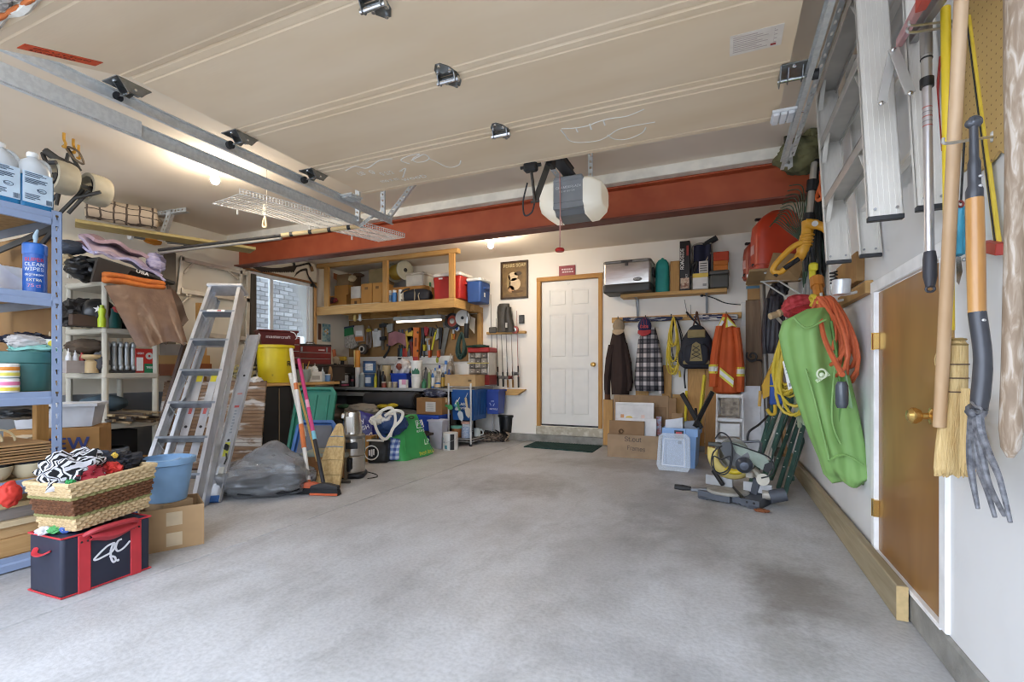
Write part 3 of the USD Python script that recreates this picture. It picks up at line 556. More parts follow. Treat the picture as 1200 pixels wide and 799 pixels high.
# wipes canister, cups
cp=P(41,348,x=-3.34)
w_=T('wipes_canister','tall blue wipes canister with a wipe pulled from its lid','canister',(cp[0],cp[1],ZS[3]))
BC=mat('2057a8',.35);w_.p('body',lathe([(0,0),(.046,0),(.048,.004),(.048,.21),(0,.21)],24),BC);w_.p('lid',lathe([(.049,.205),(.0505,.208),(.0505,.255),(.046,.262),(0,.262)],24),mat('2b67b8',.35))
w_.p('wipe',tube(spline([(0,0,.26),(.004,0,.285),(-.004,.004,.31),(.012,.006,.34)],5),[.006,.007,.008,.008,.008,.009,.010,.010,.011,.011,.010,.009,.008,.007,.006,.004],7),mat('b8cfdb',.9))
for k,(s_,z,h_,c_)in enumerate((('SUPER',.165,.018,'d94040'),('CLEAN',.14,.018,'e8ecf2'),('WIPES',.115,.018,'e8ecf2'),('degreaser',.09,.012,'e8ecf2'),('EXTRA',.06,.014,'e6e0c0'),('75 ct',.03,.016,'d98a9a'))):
 m_=comb(meshkit.text_mesh(s_,h_,.001));wd=np.ptp(m_[0][:,0]);v=m_[0].copy();a=math.radians(-28)+(v[:,0]-wd/2)/.048;r=.0484+v[:,2]
 w_.p('lettering',(np.stack([r*np.cos(a),r*np.sin(a),v[:,1]+z],1),m_[1]),mat(c_,.5))
pb=P(8,352,x=-3.36)
t=T('paper_cups','white paper sheet and cups slumped on the blue second shelf','paper',(pb[0],pb[1],ZS[3]))
t.p('sheet',sheet(lambda u,v:(-.02+.02*math.sin(6*u),-.13+.27*u,.005+(.19-.17*u**1.2)*v+.008*math.sin(9*u)),10,5,.003),mat('e6e6ea',.8));t.p('carton_sleeve',box(-.18,-.06,-.05,.10,0,.14,.004),WHITE);t.p('strip',box(-.06,-.05,.085,.10,0,.14,.002),mat('d98236',.6))
# planter pot with gloves, cloth and seed packet
o=P(28,458,x=-3.43);o[2]=ZS[2]
t=T('planter_pot','big dark green plastic planter pot used as a bin on the blue shelf','plant pot',tuple(o));GP=mat('3f6f6c',.4)
t.p('body',lathe([(0,0),(.108,0),(.112,.006),(.130,.15),(.130,.152),(.126,.152),(.106,.01),(0,.01)],32),GP);t.p('rim_band',lathe([(.131,.145),(.138,.15),(.145,.205),(.141,.208),(.13,.152)],32),GP)
def heap(name,lab,cat,c,r,m,seed=0,amp=.35,fr=2.5,**k):return one(name,lab,cat,blob(c,r,amp,fr,seed,**k),m)
heap('cloth_rag','aqua cloth folded over the green planter pot rim','cloth',o+(.03,.03,.225),(.10,.10,.03),mat('8fc7bd',.9),3)
heap('work_glove','pale grey work glove on top of the green planter pot','glove',o+(.06,-.01,.262),(.05,.085,.035),mat('c3bfbd',.95),5,.5)
heap('plastic_bag','crumpled navy plastic bag heaped in the green planter pot','plastic bag',o+(-.05,.04,.275),(.08,.10,.04),mat('23283c',.35),7,.6,4)
t=T('seed_packet','white, green and yellow packet leaning on the green pot rim','packet',tuple(o+(.085,.085,.205)),60)
t.p('packet',box(-.04,.04,-.008,.008,0,.075,.005),mat('e6e9e4',.5));t.p('green_band',box(-.041,.041,-.009,.009,.008,.026,.002),mat('2d8a55',.5));t.p('sun_disc',xf(lathe([(0,0),(.018,0),(.018,.002),(0,.002)],14),frame((0,-.008,.05),(1,0,0),(0,0,1))),mat('e8d038',.5))
one('roller_tube','cream cardboard tube standing behind the green planter pot','tube',lathe([(0,0),(.018,0),(.018,.32),(.014,.335),(0,.335)],16,tuple(o+(-.10,.165,0))),mat('cdb894',.7))
cz=ZS[2]
for k,(lid,b1,b2,l)in enumerate((('d9c14a','c8cdd0','e07aa0','short tin with yellow and pink label bands, lower of the two beside the planter pot'),('e3e3e0','d98a34','d9d060','short tin with orange label band stacked on the other beside the planter pot'))):
 t=T('sample_tin',l,'tin',(-3.29,1.225,cz+k*.074));t.p('body',lathe([(0,0),(.048,0),(.05,.004),(.05,.066),(.046,.07),(0,.07)],22),mat('e8e6e2',.4))
 t.p('label_band',lathe([(.05,.008),(.051,.009),(.051,.024),(.05,.025)],22),mat(lid if k==0 else b2,.5));t.p('label_band',lathe([(.05,.035),(.051,.036),(.051,.052),(.05,.053)],22),mat(b2 if k==0 else b1,.5))
# bowls, kraft flats and wicker hoop on the fourth shelf
for k,(px,py,r,l)in enumerate(((6,560,.085,'cream bowl on the blue shelf at the picture edge'),(36,566,.075,'cream bowl on the blue shelf beside the black deck'))):
 b=P(px,py,x=-3.35);t=T('bowl',l,'bowl',(b[0],1.19+.145*k,ZS[1]));t.p('bowl_body',lathe([(0,0),(r*.62,0),(r*.85,.025),(r,.07),(r*.97,.072),(r*.8,.03),(0,.012)],28),mat('cfc3a4',.5));t.p('black_rim',lathe([(r*.9,.07),(r*.93,.078),(r*.86,.085),(0,.08)],28),DARK)
fl=T('kraft_flats','stack of flattened brown kraft cartons on the cream bowls','cardboard stack',(-3.5,1.2,ZS[1]+.085))
for k in range(7):fl.p('flat_sheet',rot(box(-.25,.22+.008*(k%3),-.38,.20+.012*((k*2)%3),.014*k,.014*k+.009,.001),'z',(k%3-1)*1.2),mat(('a98458','b18c60','a27c50')[k%3],.8))
t=T('wicker_hoops','pale wicker basket hoops standing on the kraft flats','wicker hoops',(-3.42,1.25,ZS[1]+.185));
for k,(yy,rr)in enumerate(((0,.09),(.07,.07))):t.p('hoop',tube([(0,yy-.08+rr*math.cos(a),rr*.9*math.sin(a))for a in np.linspace(0,math.pi,14)],.006,6),mat('d0bd93',.7))
# lumber on the bottom shelf
rg=random.Random(3);zz=ZS[0]
for k,(h_,x0,c1,c2,e,l)in enumerate(((.09,-3.27,'b58c58','c79f6c',1.40,'pine plank at the bottom of the lumber stack on the lowest blue shelf'),(.055,-3.28,'c09a68','cda878',1.41,'wide pale plank, second from the bottom of the lumber stack'),(.03,-3.26,'cbb38c','d9c4a0',1.40,'thin cream board above the wide plank in the lumber stack'),
       (.06,-3.29,'7d7672','948b84',1.405,'weathered grey board in the middle of the lumber stack'),(.025,-3.27,'c0a677','d2ba8e',1.38,'thin pale lath on the grey board of the lumber stack'),(.03,-3.31,'ae8a58','bf9b68',1.35,'narrow pine strip on top of the lumber stack'))):
 one('lumber_plank',l,'wood plank',rot(box(-3.75,x0,.35,e,zz,zz+h_,.003),'z',rg.uniform(-.4,.4),(-3.5,.9,0)),wood(c1,c2,'y'));zz+=h_+.001
# things on the floor behind the blue shelf
vb=P(72,520,D=3.5)
t=carton('big brown carton lettered VIEW behind the blue shelf post',(vb[0],vb[1],0),(.50,.34,.60),52,mat('a97e4a',.8),tape=False,name='lettered_carton')
t.p('lettering',text('VIEW',.075,(-.14,-.172,.46),(1,0,0),width=.33,bold=True),mat('3a4a8a',.7))
t=T('storage_bin','pale grey plastic bin sitting on the lettered carton','storage bin',(vb[0]+.0,vb[1],.607),52);t.p('bin',hollow(-.22,.22,-.15,.15,0,.15,.006,.1),mat('c4c8cf',.45),smooth=False);t.p('rim',[hollow(-.235,.235,-.165,.165,.145,.165,.018)],mat('d0d4da',.45),smooth=False)
lg=P(47,510,D=2.95);one('two_by_four','upright pine two by four standing behind the blue shelf','wood stud',box(lg[0]-.02,lg[0]+.03,lg[1]-.03,lg[1]+.03,0,.84,.003),PINEZ)
heap('dark_sack','dark plastic sack lying behind the kraft flats','sack',P(24,482,D=3.0),(.14,.12,.05),mat('303438',.4),4)
bx=P(30,500,D=3.2);carton('small pale carton behind the kraft flats and the hoops',(bx[0],bx[1],.4),(.16,.16,.17),30,mat('c0b29c',.8),name='pale_carton')
one('plywood_offcut','plywood offcut board carrying the pale carton behind the blue shelf','board',box(bx[0]-.35,bx[0]+.25,bx[1]-.2,bx[1]+.25,.37,.398,.002),PBOARD)
one('trestle_block','rough timber block under the plywood offcut','wood block',box(bx[0]-.1,bx[0]+.1,bx[1]-.1,bx[1]+.1,0,.368,.004),PINEZ)
# ---------------------------------------------------------------- bag, basket, box and bucket on the floor
BAGM=mat('26293a',.5,var=.1,bump=.1,bscale=14);TRIM=mat('a83038',.55);PIPE=mat('c2343c',.5)
bg=T('tote_bag','black insulated tote bag with red straps and a white script logo','tote bag',(-2.78,1.345,0),92)
bl,bw,bh=.185,.125,.265
bg.p('body',jitter(rbox(2*bl,2*bw,0,bh,.018,4),.004,9),BAGM,smooth=50)
for z in(.006,bh):bg.p('piping',tube([(x*(bl),y*(bw),z)for x,y in((-1,-1),(-.5,-1),(0,-1),(.5,-1),(1,-1),(1,0),(1,1),(0,1),(-1,1),(-1,0))],.0042,6,closed=True),PIPE)
for x in(-.10,.115):
 bg.p('strap',box(x-.024,x+.024,-bw-.006,-bw+.002,0,bh-.005,.002),PIPE)
 for s in(-.012,.012):bg.p('rivet',xf(lathe([(0,0),(.005,0),(.004,.003),(0,.003)],8),frame((x+s,-bw-.006,bh-.035),(1,0,0),(0,0,1))),BLACK)
bg.p('carry_handle',[sheet(lambda u,v:(-.085+.185*u,-bw-.006-.045*math.sin(math.pi*v)*(.6+.4*math.sin(math.pi*u)),bh-.012-.045*v*(1-.25*math.cos(2*math.pi*u))+.01),12,7,.006),tube(spline([(-.10,-bw,bh-.01),(-.07,-bw-.03,bh+.01),(0.01,-bw-.04,bh+.018),(.09,-bw-.03,bh+.012),(.115,-bw,bh-.008)],6),.012,7)],TRIM)
bg.p('side_loop',tube(spline([(-bl,-.05,bh-.06),(-bl-.022,-.02,bh-.075),(-bl-.022,.03,bh-.075),(-bl,.06,bh-.06)],6),.012,6,flat=.35),PIPE)
lw=[(-.075,.135),(-.03,.145),(.005,.175),(.02,.19),(.005,.165),(-.01,.12),(-.03,.125),(-.07,.135)]
WT=mat('e9e9ee',.5)
def stroke(t,pts,r=.005,y=-bw-.003):t.p('script_logo',tube(spline([(x,y,z)for x,z in pts],7),r,6,flat=.4,up=(0,1,0)),WT)
stroke(bg,[(.018,.185),(-.01,.178),(-.045,.152),(-.062,.135),(-.05,.130),(-.02,.136),(.008,.145),(.022,.165),(.018,.185),(.006,.155),(.006,.12),(.016,.095),(.026,.10),(.02,.118),(.0,.128)])
stroke(bg,[(.052,.192),(.036,.188),(.026,.160),(.036,.140),(.062,.148),(.088,.172)]);bg.p('script_logo',xf(lathe([(0,0),(.006,0),(.006,.002),(0,.002)],10),frame((.036,-bw-.001,.096),(1,0,0),(0,0,1))),WT)
for k,(c_,l)in enumerate((('3f5fa8','blue cloth bundle poking from the open end of the black tote bag'),('4e9a5a','green cloth poking from the black tote bag beside the blue bundle'),('d8d8dc','white cloth poking from the black tote bag near its piping'))):
 heap('cloth_bundle',l,'cloth',(-2.74-.03*k+.0,1.20+.03*(1-k),bh+.018),(.03,.03,.018),mat(c_,.8),k,.4)
# woven basket on the bag
WV=T('woven_basket','woven seagrass basket with a dark brown band, full of clothes, on the black tote bag','basket',(-2.80,1.375,.287),M=tr((-2.795,1.37,.292))@rotm('z',100)@rotm('y',-3))
def strand_row(z0,sx,sy,m,nm='woven_row',hh=.009):
 n=84;a=np.linspace(0,4,n,endpoint=False);pts=[]
 for i,s in enumerate(a):
  k=int(s);f=s-k;f=2*f-1
  x,y=((f,-1),(1,f),(-f,1),(-1,-f))[k];o_=.004*(1 if(i+row)%2 else-1)
  nx,ny=((0,-1),(1,0),(0,1),(-1,0))[k]
  pts.append((x*sx+nx*o_,y*sy+ny*o_,z0))
 WV.p(nm,tube(pts,hh,5,closed=True,flat=1.0,up=(0,0,1)),m)
C1,C2_,C3=mat('bfa57c',.8,c2='d2b98f',scale=60),mat('5d3a22',.8,c2='74492c',scale=60),mat('8f8a58',.8)
for row in range(15):
 z=.006+row*.0145;f_=z/.215;strand_row(z,.165+.035*f_,.105+.025*f_,C2_ if 5<=row<=9 else(C3 if row in(4,10)else C1))
WV.p('inner_lining',hollow(-.19,.19,-.12,.12,.002,.205,.012,.16),mat('b08f60',.9),smooth=False)
WV.p('rim',tube([(x*.202,y*.132,.216)for x,y in((-1,-1),(-.5,-1),(0,-1),(.5,-1),(1,-1),(1,0),(1,1),(.5,1),(0,1),(-.5,1),(-1,1),(-1,0))],.009,6,closed=True),C1)
def inb(x,y,z):return(WV.M@np.array([x,y,z,1]))[:3]
def garment(name,lab,c,r,m,seed):heap(name,lab,'clothing',inb(*c),r,m,seed,.55,3.2,floor=inb(0,0,.03)[2])
bw_={'g':('geometry',{}),'m':('mapping',{'scale':(26,26,26)}),'v':('voronoi_texture',{'scale':1.0,'feature':'f1','metric':'chebychev'}),'r':('rgb_ramp',{'ramp':[(.0,lin('17181c')),(1,lin('17181c'))],}),'w':('wave_texture',{'scale':1.1,'distortion':9.,'detail':1.}),'q':('rgb_ramp',{'ramp':[(.55,lin('17181c')),(.62,lin('dedee4'))]}),'p':('principled_bsdf',{'roughness':.7})}
PATT=usdkit.material(stage,'/World/Looks/monochrome_print',{k:v for k,v in bw_.items()if k not in 'vr'},[('g.position','m.vector'),('m.vector','w.vector'),('w.fac','q.fac'),('q.color','p.base_color')],surface='p.BSDF')
garment('patterned_bag','black and white patterned cloth bag standing in the woven basket',(-.10,-.02,.25),(.075,.12,.10),PATT,2)
garment('red_garment','dark red garment stuffed in the woven basket',(-.085,-.065,.225),(.06,.07,.05),mat('93222e',.8),4);garment('red_garment','bright red cloth lying near the middle of the woven basket',(.03,-.07,.225),(.04,.04,.04),mat('c23028',.7),6)
garment('navy_jacket','navy jacket heaped in the woven basket',(.05,.02,.235),(.085,.09,.07),mat('262b3a',.75),8);garment('black_jacket','black jacket on the far end of the woven basket',(.13,-.0,.23),(.06,.09,.055),mat('1d1f26',.7),10)
garment('yellow_tag','small yellow tag among the clothes in the woven basket',(.075,-.03,.285),(.016,.012,.014),mat('d9b84a',.6),3);garment('green_leaf_cloth','green scrap of cloth hanging over the woven basket corner',(-.175,-.105,.205),(.022,.025,.03),mat('2f8a4a',.8),5)
heap('red_strap','red strap hanging from the blue shelf behind the woven basket','strap',(-3.19,1.20,.40),(.04,.045,.06),mat('d0392c',.7),3)
# kraft box with bucket
kb=(-2.96,1.815,0)
kx=carton('plain kraft carton with clear tape, behind the black tote bag',kb,(.30,.30,.235),62,mat('b3926a',.8,var=.05),open_=True,tape=False,flaps=(0,0,0,0))
for zz in(.02,.135):kx.p('tape',box(-.03,.045,-.1515,-.149,zz,zz+.075,0),mat('cdb897',.4))
bk=pail('light blue plastic bucket with a cord tied to its rim, in the kraft carton',(kb[0]-.02,kb[1]-.01,.25),.10,.132,.245,mat('7fa3c6',.5),bail=False)
ROPE=mat('8fa3b8',.9)
bk.p('rope',tube(spline([(-.135,-.02,.23),(-.10,-.115,.16),(-.02,-.14,.155),(.06,-.115,.19),(.115,-.06,.235),(.13,.0,.255)],8),.005,6),ROPE)
bk.p('rope',tube(spline([(-.13,-.03,.235),(-.14,-.06,.21),(-.12,-.09,.19),(-.13,-.10,.16),(-.10,-.12,.20),(-.13,-.08,.225),(-.10,-.10,.14)],8),.005,6),ROPE)
one('bucket_stand','carton scraps under the blue bucket inside the kraft carton','cardboard',box(kb[0]-.09,kb[0]+.08,kb[1]-.09,kb[1]+.08,.006,.249,.003),CARD)
# ================================================================ LEFT WALL: resin shelf, hung ladder frame, tarps, step ladder
RESIN=mat('b9b3a4',.55,var=.04)
bx1,by0,by1,bx0=-5.15,2.57,3.06,-5.80
rs=T('resin_shelf','beige plastic shelf unit with round posts against the left wall','shelf unit',((bx0+bx1)/2,(by0+by1)/2,0))
for x in(bx0+.03,bx1-.03):
 for y in(by0+.03,by1-.03):rs.p('post',rod((x,y,0),(x,y,1.84),.026,12),RESIN,w=True)
BZ=[.52,.985,1.40,1.84]
for z in BZ:rs.p('shelf',mv(rbox(bx1-bx0,by1-by0,z-.055,z,.03),(bx0+bx1)/2,(by0+by1)/2),RESIN,w=True)
def on(px,py,y=None,x=None,z=0,D=None):
 o=P(px,py,x=x,y=y,D=D);return np.array([o[0],o[1],z])
# top two shelves
t=T('folded_tarp','orange tarp folded thick on the front of the beige shelf','tarp',tuple(P(155,330,x=-5.0)))
fo=P(120,322,x=-4.98);fe=P(192,334,x=-4.98)
def fold(o,e,up,r,n=5):
 return[tube(spline([o,o*.7+e*.3+(0,0,.008),o*.35+e*.65,e],5),r,10,flat=.5,up=(0,0,1))for k in range(1)]
ORG=mat('b8602a',.8,c2='c8722f',scale=14,bump=.2,bscale=90)
for k in range(2):t.p('fold',jitter(tube(spline([fo+(.0,-.0,-.04*k),fo*.7+fe*.3+(.0,.0,.012-.045*k),fo*.35+fe*.65+(0,0,.004-.045*k),fe+(0,0,-.03*k+.01)],6),[.03]+[.048]*17+[.03],12,flat=.62,up=(0,0,1)),.006,14,k),ORG,w=True,smooth=60)
BT=mat('6d5446',.32,c2='846a58',scale=7,detail=7,lo=.3,hi=.68,bump=.6,bscale=16,spec=.7)
a0,a1,b0,b1=P(122,335,x=-4.97),P(200,340,x=-4.97),P(160,406,x=-4.90),P(218,406,x=-4.90)
def tarp(u,v):
 p=(a0*(1-u)+a1*u)*(1-v)+(b0*(1-u)+b1*u)*v
 return p+np.array([.03*math.sin(u*9)*v+.06*math.sin(math.pi*u)*(.4+.6*v)*.5,0,.03*math.sin(3.1*u)-.02*v*math.sin(7*u)+.05*(u>.93)*v])
t=T('brown_tarp','brown plastic tarp hanging down the front of the beige shelf under the orange tarp','tarp',tuple((a0+b1)/2))
t.p('front_fold',sheet(tarp,22,18,.012),BT,w=True,smooth=60)
def tarp2(u,v):
 q0,q1,r0,r1=P(196,333,x=-5.02),P(205,342,x=-5.05),P(196,404,x=-4.99),P(222,375,x=-5.02)
 p=(q0*(1-u)+q1*u)*(1-v)+(r0*(1-u)+r1*u)*v
 return p+np.array([.02*math.sin(5*v),0,0])
t.p('rear_fold',sheet(tarp2,10,12,.012),mat('5a473c',.4,bump=.3,bscale=22),w=True,smooth=60)
t.p('grommet',xf(lathe([(.006,0),(.012,0),(.012,.003),(.006,.003)],10),frame(tarp(.93,.95)+(.012,0,0),(0,1,0),(0,0,1))),STEEL,w=True)
# black sign board lying on the shelf
s0,s1=P(112,303,x=-5.0),P(203,332,x=-5.02)
t=T('black_case','flat black case with small white lettering lying above the orange tarp','case',tuple((s0+s1)/2))
t.p('case_body',bar(s0+(-.12,0,0),s1+(-.12,0,0),.30,.035,bev=.01),mat('2b2a28',.5),w=True);t.p('lower_flap',skin([[s0+(.04,0,0),s1*.4+s0*.6+(.04,0,0),s0*.7+s1*.3+(.02,0,-.13),s0*.95+s1*.05+(.0,-.06,-.20)],[s0+(.0,0,0),s1*.4+s0*.6+(.0,0,0),s0*.7+s1*.3+(.0,0,-.13),s0*.95+s1*.05+(-.03,-.06,-.20)]]),mat('2f2926',.6),w=True)
dq=(s1-s0)/np.linalg.norm(s1-s0);t.p('lettering',text('USA',.028,s0+dq*.30+(.04,0,-.016),dq,(.0,0,1),bold=True,width=.11),WHITE,w=True)
# lilac bedding
LIL=mat('a898ae',.85,c2='c2aeb8',scale=5,bump=.1);VIO=mat('8a86ae',.85,c2='b7b0c8',scale=18,stretch=(1,1,6))
l0,l1=P(107,285,x=-5.05),P(188,318,x=-5.05)
def drape(u,v,sag=.10,w_=.16,k=1.0,ph=0.):
 p=l0*(1-u)+l1*u
 return p+np.array([-.20+.24*v+.015*math.sin(11*u+ph),0,w_*(.62-v)*(1-.3*u)*k+.014*math.sin(16*u+5*v+ph)+.05*math.sin(math.pi*u)-.02])
t=T('lilac_bedding','lilac patterned bedding bundled on top of the beige shelf','bedding',tuple((l0+l1)/2))
t.p('sheet_fold',sheet(lambda u,v:drape(u,v),26,9,.03),LIL,w=True,smooth=60);t.p('sheet_fold',sheet(lambda u,v:drape(u,v,k=.5,ph=2.)+(.03,0,-.045),26,7,.022),VIO,w=True,smooth=60)
t.p('sheet_fold',sheet(lambda u,v:drape(.05+.75*u,v,k=.45,ph=4.)+(-.04,0,.09),22,7,.03),mat('a58a92',.85),w=True,smooth=60)
heap('bedding_corner','bunched violet corner of bedding at the end of the lilac bundle','bedding',P(183,308,x=-5.08),(.06,.08,.10),VIO,4,.3)
heap('sack','black bin sack lying beneath the lilac bedding beside the black case','plastic bag',P(100,315,x=-5.25),(.14,.15,.11),mat('17181b',.3,bump=.3,bscale=10),6,.3,3)
heap('plaid_blanket','dark blue folded blanket behind the keyhole post at the top of the beige shelf','blanket',P(82,290,x=-5.3),(.12,.12,.06),mat('39404c',.9),8,.25)
heap('pink_blanket','dusty pink folded blanket beside the dark blue one','blanket',P(100,289,x=-5.3),(.11,.10,.045),mat('8f6a6c',.9),9,.25)
heap('yellow_toy','yellow and white bag of odds and ends behind the keyhole post','bag',P(82,306,x=-5.3),(.05,.06,.06),mat('c9b48a',.6,c2='8a7a60',scale=20),5,.4)
one('bundle_of_rods','white bundle of rods standing behind the keyhole post','rods',[rod(P(80+2.0*k,326,x=-5.32),P(84+2*k,304,x=-5.32),.012,7)for k in range(2)],mat('c5beb0',.6))
# middle shelf 1.40
zz=BZ[2]
b=on(92,378,x=-5.38,z=zz);heap('black_camera_bag','black lumpy bag on the upper beige shelf','bag',b+(0,0,.12),(.13,.17,.13),mat('262321',.6),3,.5,3.5,floor=zz+.001)
one('brown_box','dark brown box under the black bag on the upper beige shelf','box',box(b[0]+.14,b[0]+.2,b[1]-.14,b[1]+.16,zz,zz+.10,.006),mat('4a382e',.7))
b=on(116,378,x=-5.27,z=zz)
t=T('riding_helmet','black round helmet with a white star on the upper beige shelf','helmet',tuple(b));t.p('shell',blob((0,0,.13),(.11,.14,.14),.04,2,1,floor=.002),mat('1d1e20',.3));t.p('star',xf(ext([(.035*(1 if k%2==0 else .42)*math.sin(k*math.pi/5),.035*(1 if k%2==0 else .42)*math.cos(k*math.pi/5))for k in range(10)],.004),frame((.105,-.06,.16),(.5,1,0),(0,0,1))),WHITE)
heap('red_mitten','red knitted mitten beside the black helmet','mitten',b+(.10,.10,.175),(.03,.045,.035),mat('a8403c',.9),2,.3)
t=T('high_vis_flask','lime yellow sports bottle on the upper beige shelf','bottle',tuple(b+(.105,-.03,0)));t.p('body',lathe([(0,0),(.03,0),(.032,.07),(.022,.10),(.03,.14),(.028,.17),(0,.17)],14),mat('b9cf2e',.4));t.p('cap',lathe([(0,.17),(.018,.17),(.015,.20),(0,.20)],10),mat('9fb526',.4))
b=on(131,378,x=-5.22,z=zz);t=T('watering_can','dark teal plastic watering can half hidden by the beige post','watering can',tuple(b));t.p('body',lathe([(0,0),(.07,0),(.075,.02),(.06,.18),(.04,.19),(0,.19)],16),mat('1f5550',.4));t.p('handle',tube(spline([(0,-.06,.15),(0,-.11,.13),(0,-.11,.05),(0,-.065,.03)],6),.012,7),mat('1f5550',.4))
heap('dark_gloves','dark gloves behind the watering can','gloves',b+(-.05,.15,.08),(.08,.09,.08),mat('1c1d1f',.7),3)
# shelf 0.985: hats, tools, radiator, box
zz=BZ[1]
b=on(105,440,x=-5.36,z=zz);heap('straw_hat','brown felt hat heaped on the middle beige shelf','hat',b+(-.03,0,.24),(.14,.16,.07),mat('57493c',.9),2,.3)
one('wicker_stool','small wooden mallet head standing on the middle beige shelf','mallet',[lathe([(0,0),(.05,0),(.05,.10),(.035,.12),(.06,.125),(.075,.14),(.07,.165),(0,.165)],16,tuple(b+(.12,-.04,0)))],mat('b39a72',.6))
heap('grey_hat','dark grey cap drooping beside the wooden mallet','cap',b+(.14,.03,.10),(.05,.07,.10),mat('4a4b50',.85),4,.3,floor=zz+.001)
bb=on(84,440,x=-5.40,z=zz);one('tool_box_tray','grey-pink open carton of small bottles on the middle beige shelf','carton',hollow(bb[0]-.1,bb[0]+.14,bb[1]-.10,bb[1]+.12,zz,zz+.11,.005),mat('9c9491',.8))
for k,(c_,l)in enumerate((('d8dade','white squeeze bottle in the grey-pink carton'),('c9ccd2','pale grey bottle in the grey-pink carton'),('b23a30','red-capped bottle in the grey-pink carton'))):
 bottle(l,(bb[0]+.08,bb[1]-.06+.05*k,zz+.008),.022,.19,mat(c_,.4),cap=mat('b23a30' if k==2 else 'e6e6e6',.4),nozzle=k<2)
hz=on(142,441,x=-5.19,z=zz)
t=T('oil_radiator','silver ribbed oil radiator standing on the middle beige shelf','radiator',tuple(hz+(-.06,0,0)))
RAD=mat('a9adae',.35,.5)
for k in range(5):t.p('fin',mv([box(-.06,.06,-.012,.012,.04,.27,.01),tube([(-.045,0,.05),(-.045,0,.26)],.019,8),tube([(.05,0,.03),(.05,0,.28)],.02,10),blob((.05,0,.26),(.03,.023,.035),0,sub_=2),blob((.05,0,.05),(.03,.023,.035),0,sub_=2)],y=-.105+.052*k),RAD)
t.p('foot',box(-.07,.07,-.13,.13,.0,.03,.006),DARK)
gb=on(169,441,x=-5.19,z=zz)
t=T('boxed_light_set','red, white and green boxed set beside the silver radiator','box',tuple(gb+(-.04,0,0)));t.p('carton',box(-.05,.05,-.085,.085,0,.235,.003),RED);t.p('white_panel',box(.049,.0515,-.075,-.015,.02,.15,0),WHITE);t.p('green_panel',box(.049,.0515,-.005,.08,.0,.09,0),mat('1f7a4f',.5))
t.p('coil_picture',xf(lathe([(.012,0),(.034,0),(.034,.002),(.012,.002)],18),frame((.05,.04,.165),(0,1,0),(0,0,1))),mat('c9c6bd',.5));t.p('lettering',text('TREE',.018,(.0515,.01,.045),(0,1,0),bold=True),WHITE);t.p('lettering',text('LIGHT',.018,(.0515,-.07,.18),(0,1,0),bold=True,width=.06),WHITE)
# shelf .52: bundle of sticks
rg=random.Random(8)
for k in range(22):
 y_=2.60+.42*rg.random();c_=rg.choice(['4a3d31','6b5741','5d4a38','8d7758','3d342c','9c8866'])
 ln=rg.uniform(.55,.8);x1=-4.97+rg.uniform(-.1,.12)
 z_=BZ[0]+.012+.022*(k%4)
 one('trim_stick',f'{"pale" if c_ in ("8d7758", "9c8866") else "dark"} timber trim stick in the loose pile on the low beige shelf','trim stick',rot(box(x1-ln,x1,y_-.012,y_+.012,z_-.01,z_+.01,.002),'z',rg.uniform(-7,7),(x1-ln/2,y_,z_)),wood(c_,c_,'x')if False else mat(c_,.8,var=.12,scale=14,stretch=(1,8,8)),group='pale trim sticks on the low beige shelf' if c_ in("8d7758","9c8866")else 'dark trim sticks on the low beige shelf')
for k,(px,l)in enumerate(((104,'white lidded tub under the low beige shelf, nearer the blue shelf'),(118,'white pail with blue band under the low beige shelf'))):
 b=on(px,545,x=-5.30,z=0);b[1]=2.72+.0*k;t=pail(l,(b[0],b[1]+.0,0),.10,.115,.26,mat('c9cfd8',.45),bail=False);t.p('band',lathe([(.112,.12),(.1135,.125),(.1135,.18),(.112,.185)],24),mat('3d568c',.5));t.p('lid',lathe([(0,.262),(.125,.262),(.125,.275),(.10,.28),(0,.28)],24),mat('aeb6c2',.4))
cb=on(157,540,x=-5.24,z=0);carton('tan carton on the floor under the low beige shelf',(cb[0]-.02,2.86,0),(.26,.22,.17),10,CARDO,name='tan_carton')
one('black_crate','black plastic crate on the floor at the wall end of the beige shelf','crate',hollow(-5.62,-5.42,2.64,3.0,0,.42,.01),mat('141517',.6))
heap('blue_bedroll','dull blue bedroll lying inside the low beige shelf at the back','bedroll',(-5.60,2.80,BZ[0]+.16),(.14,.20,.09),mat('4a5c66',.8),3,.15,floor=BZ[0]+.09)
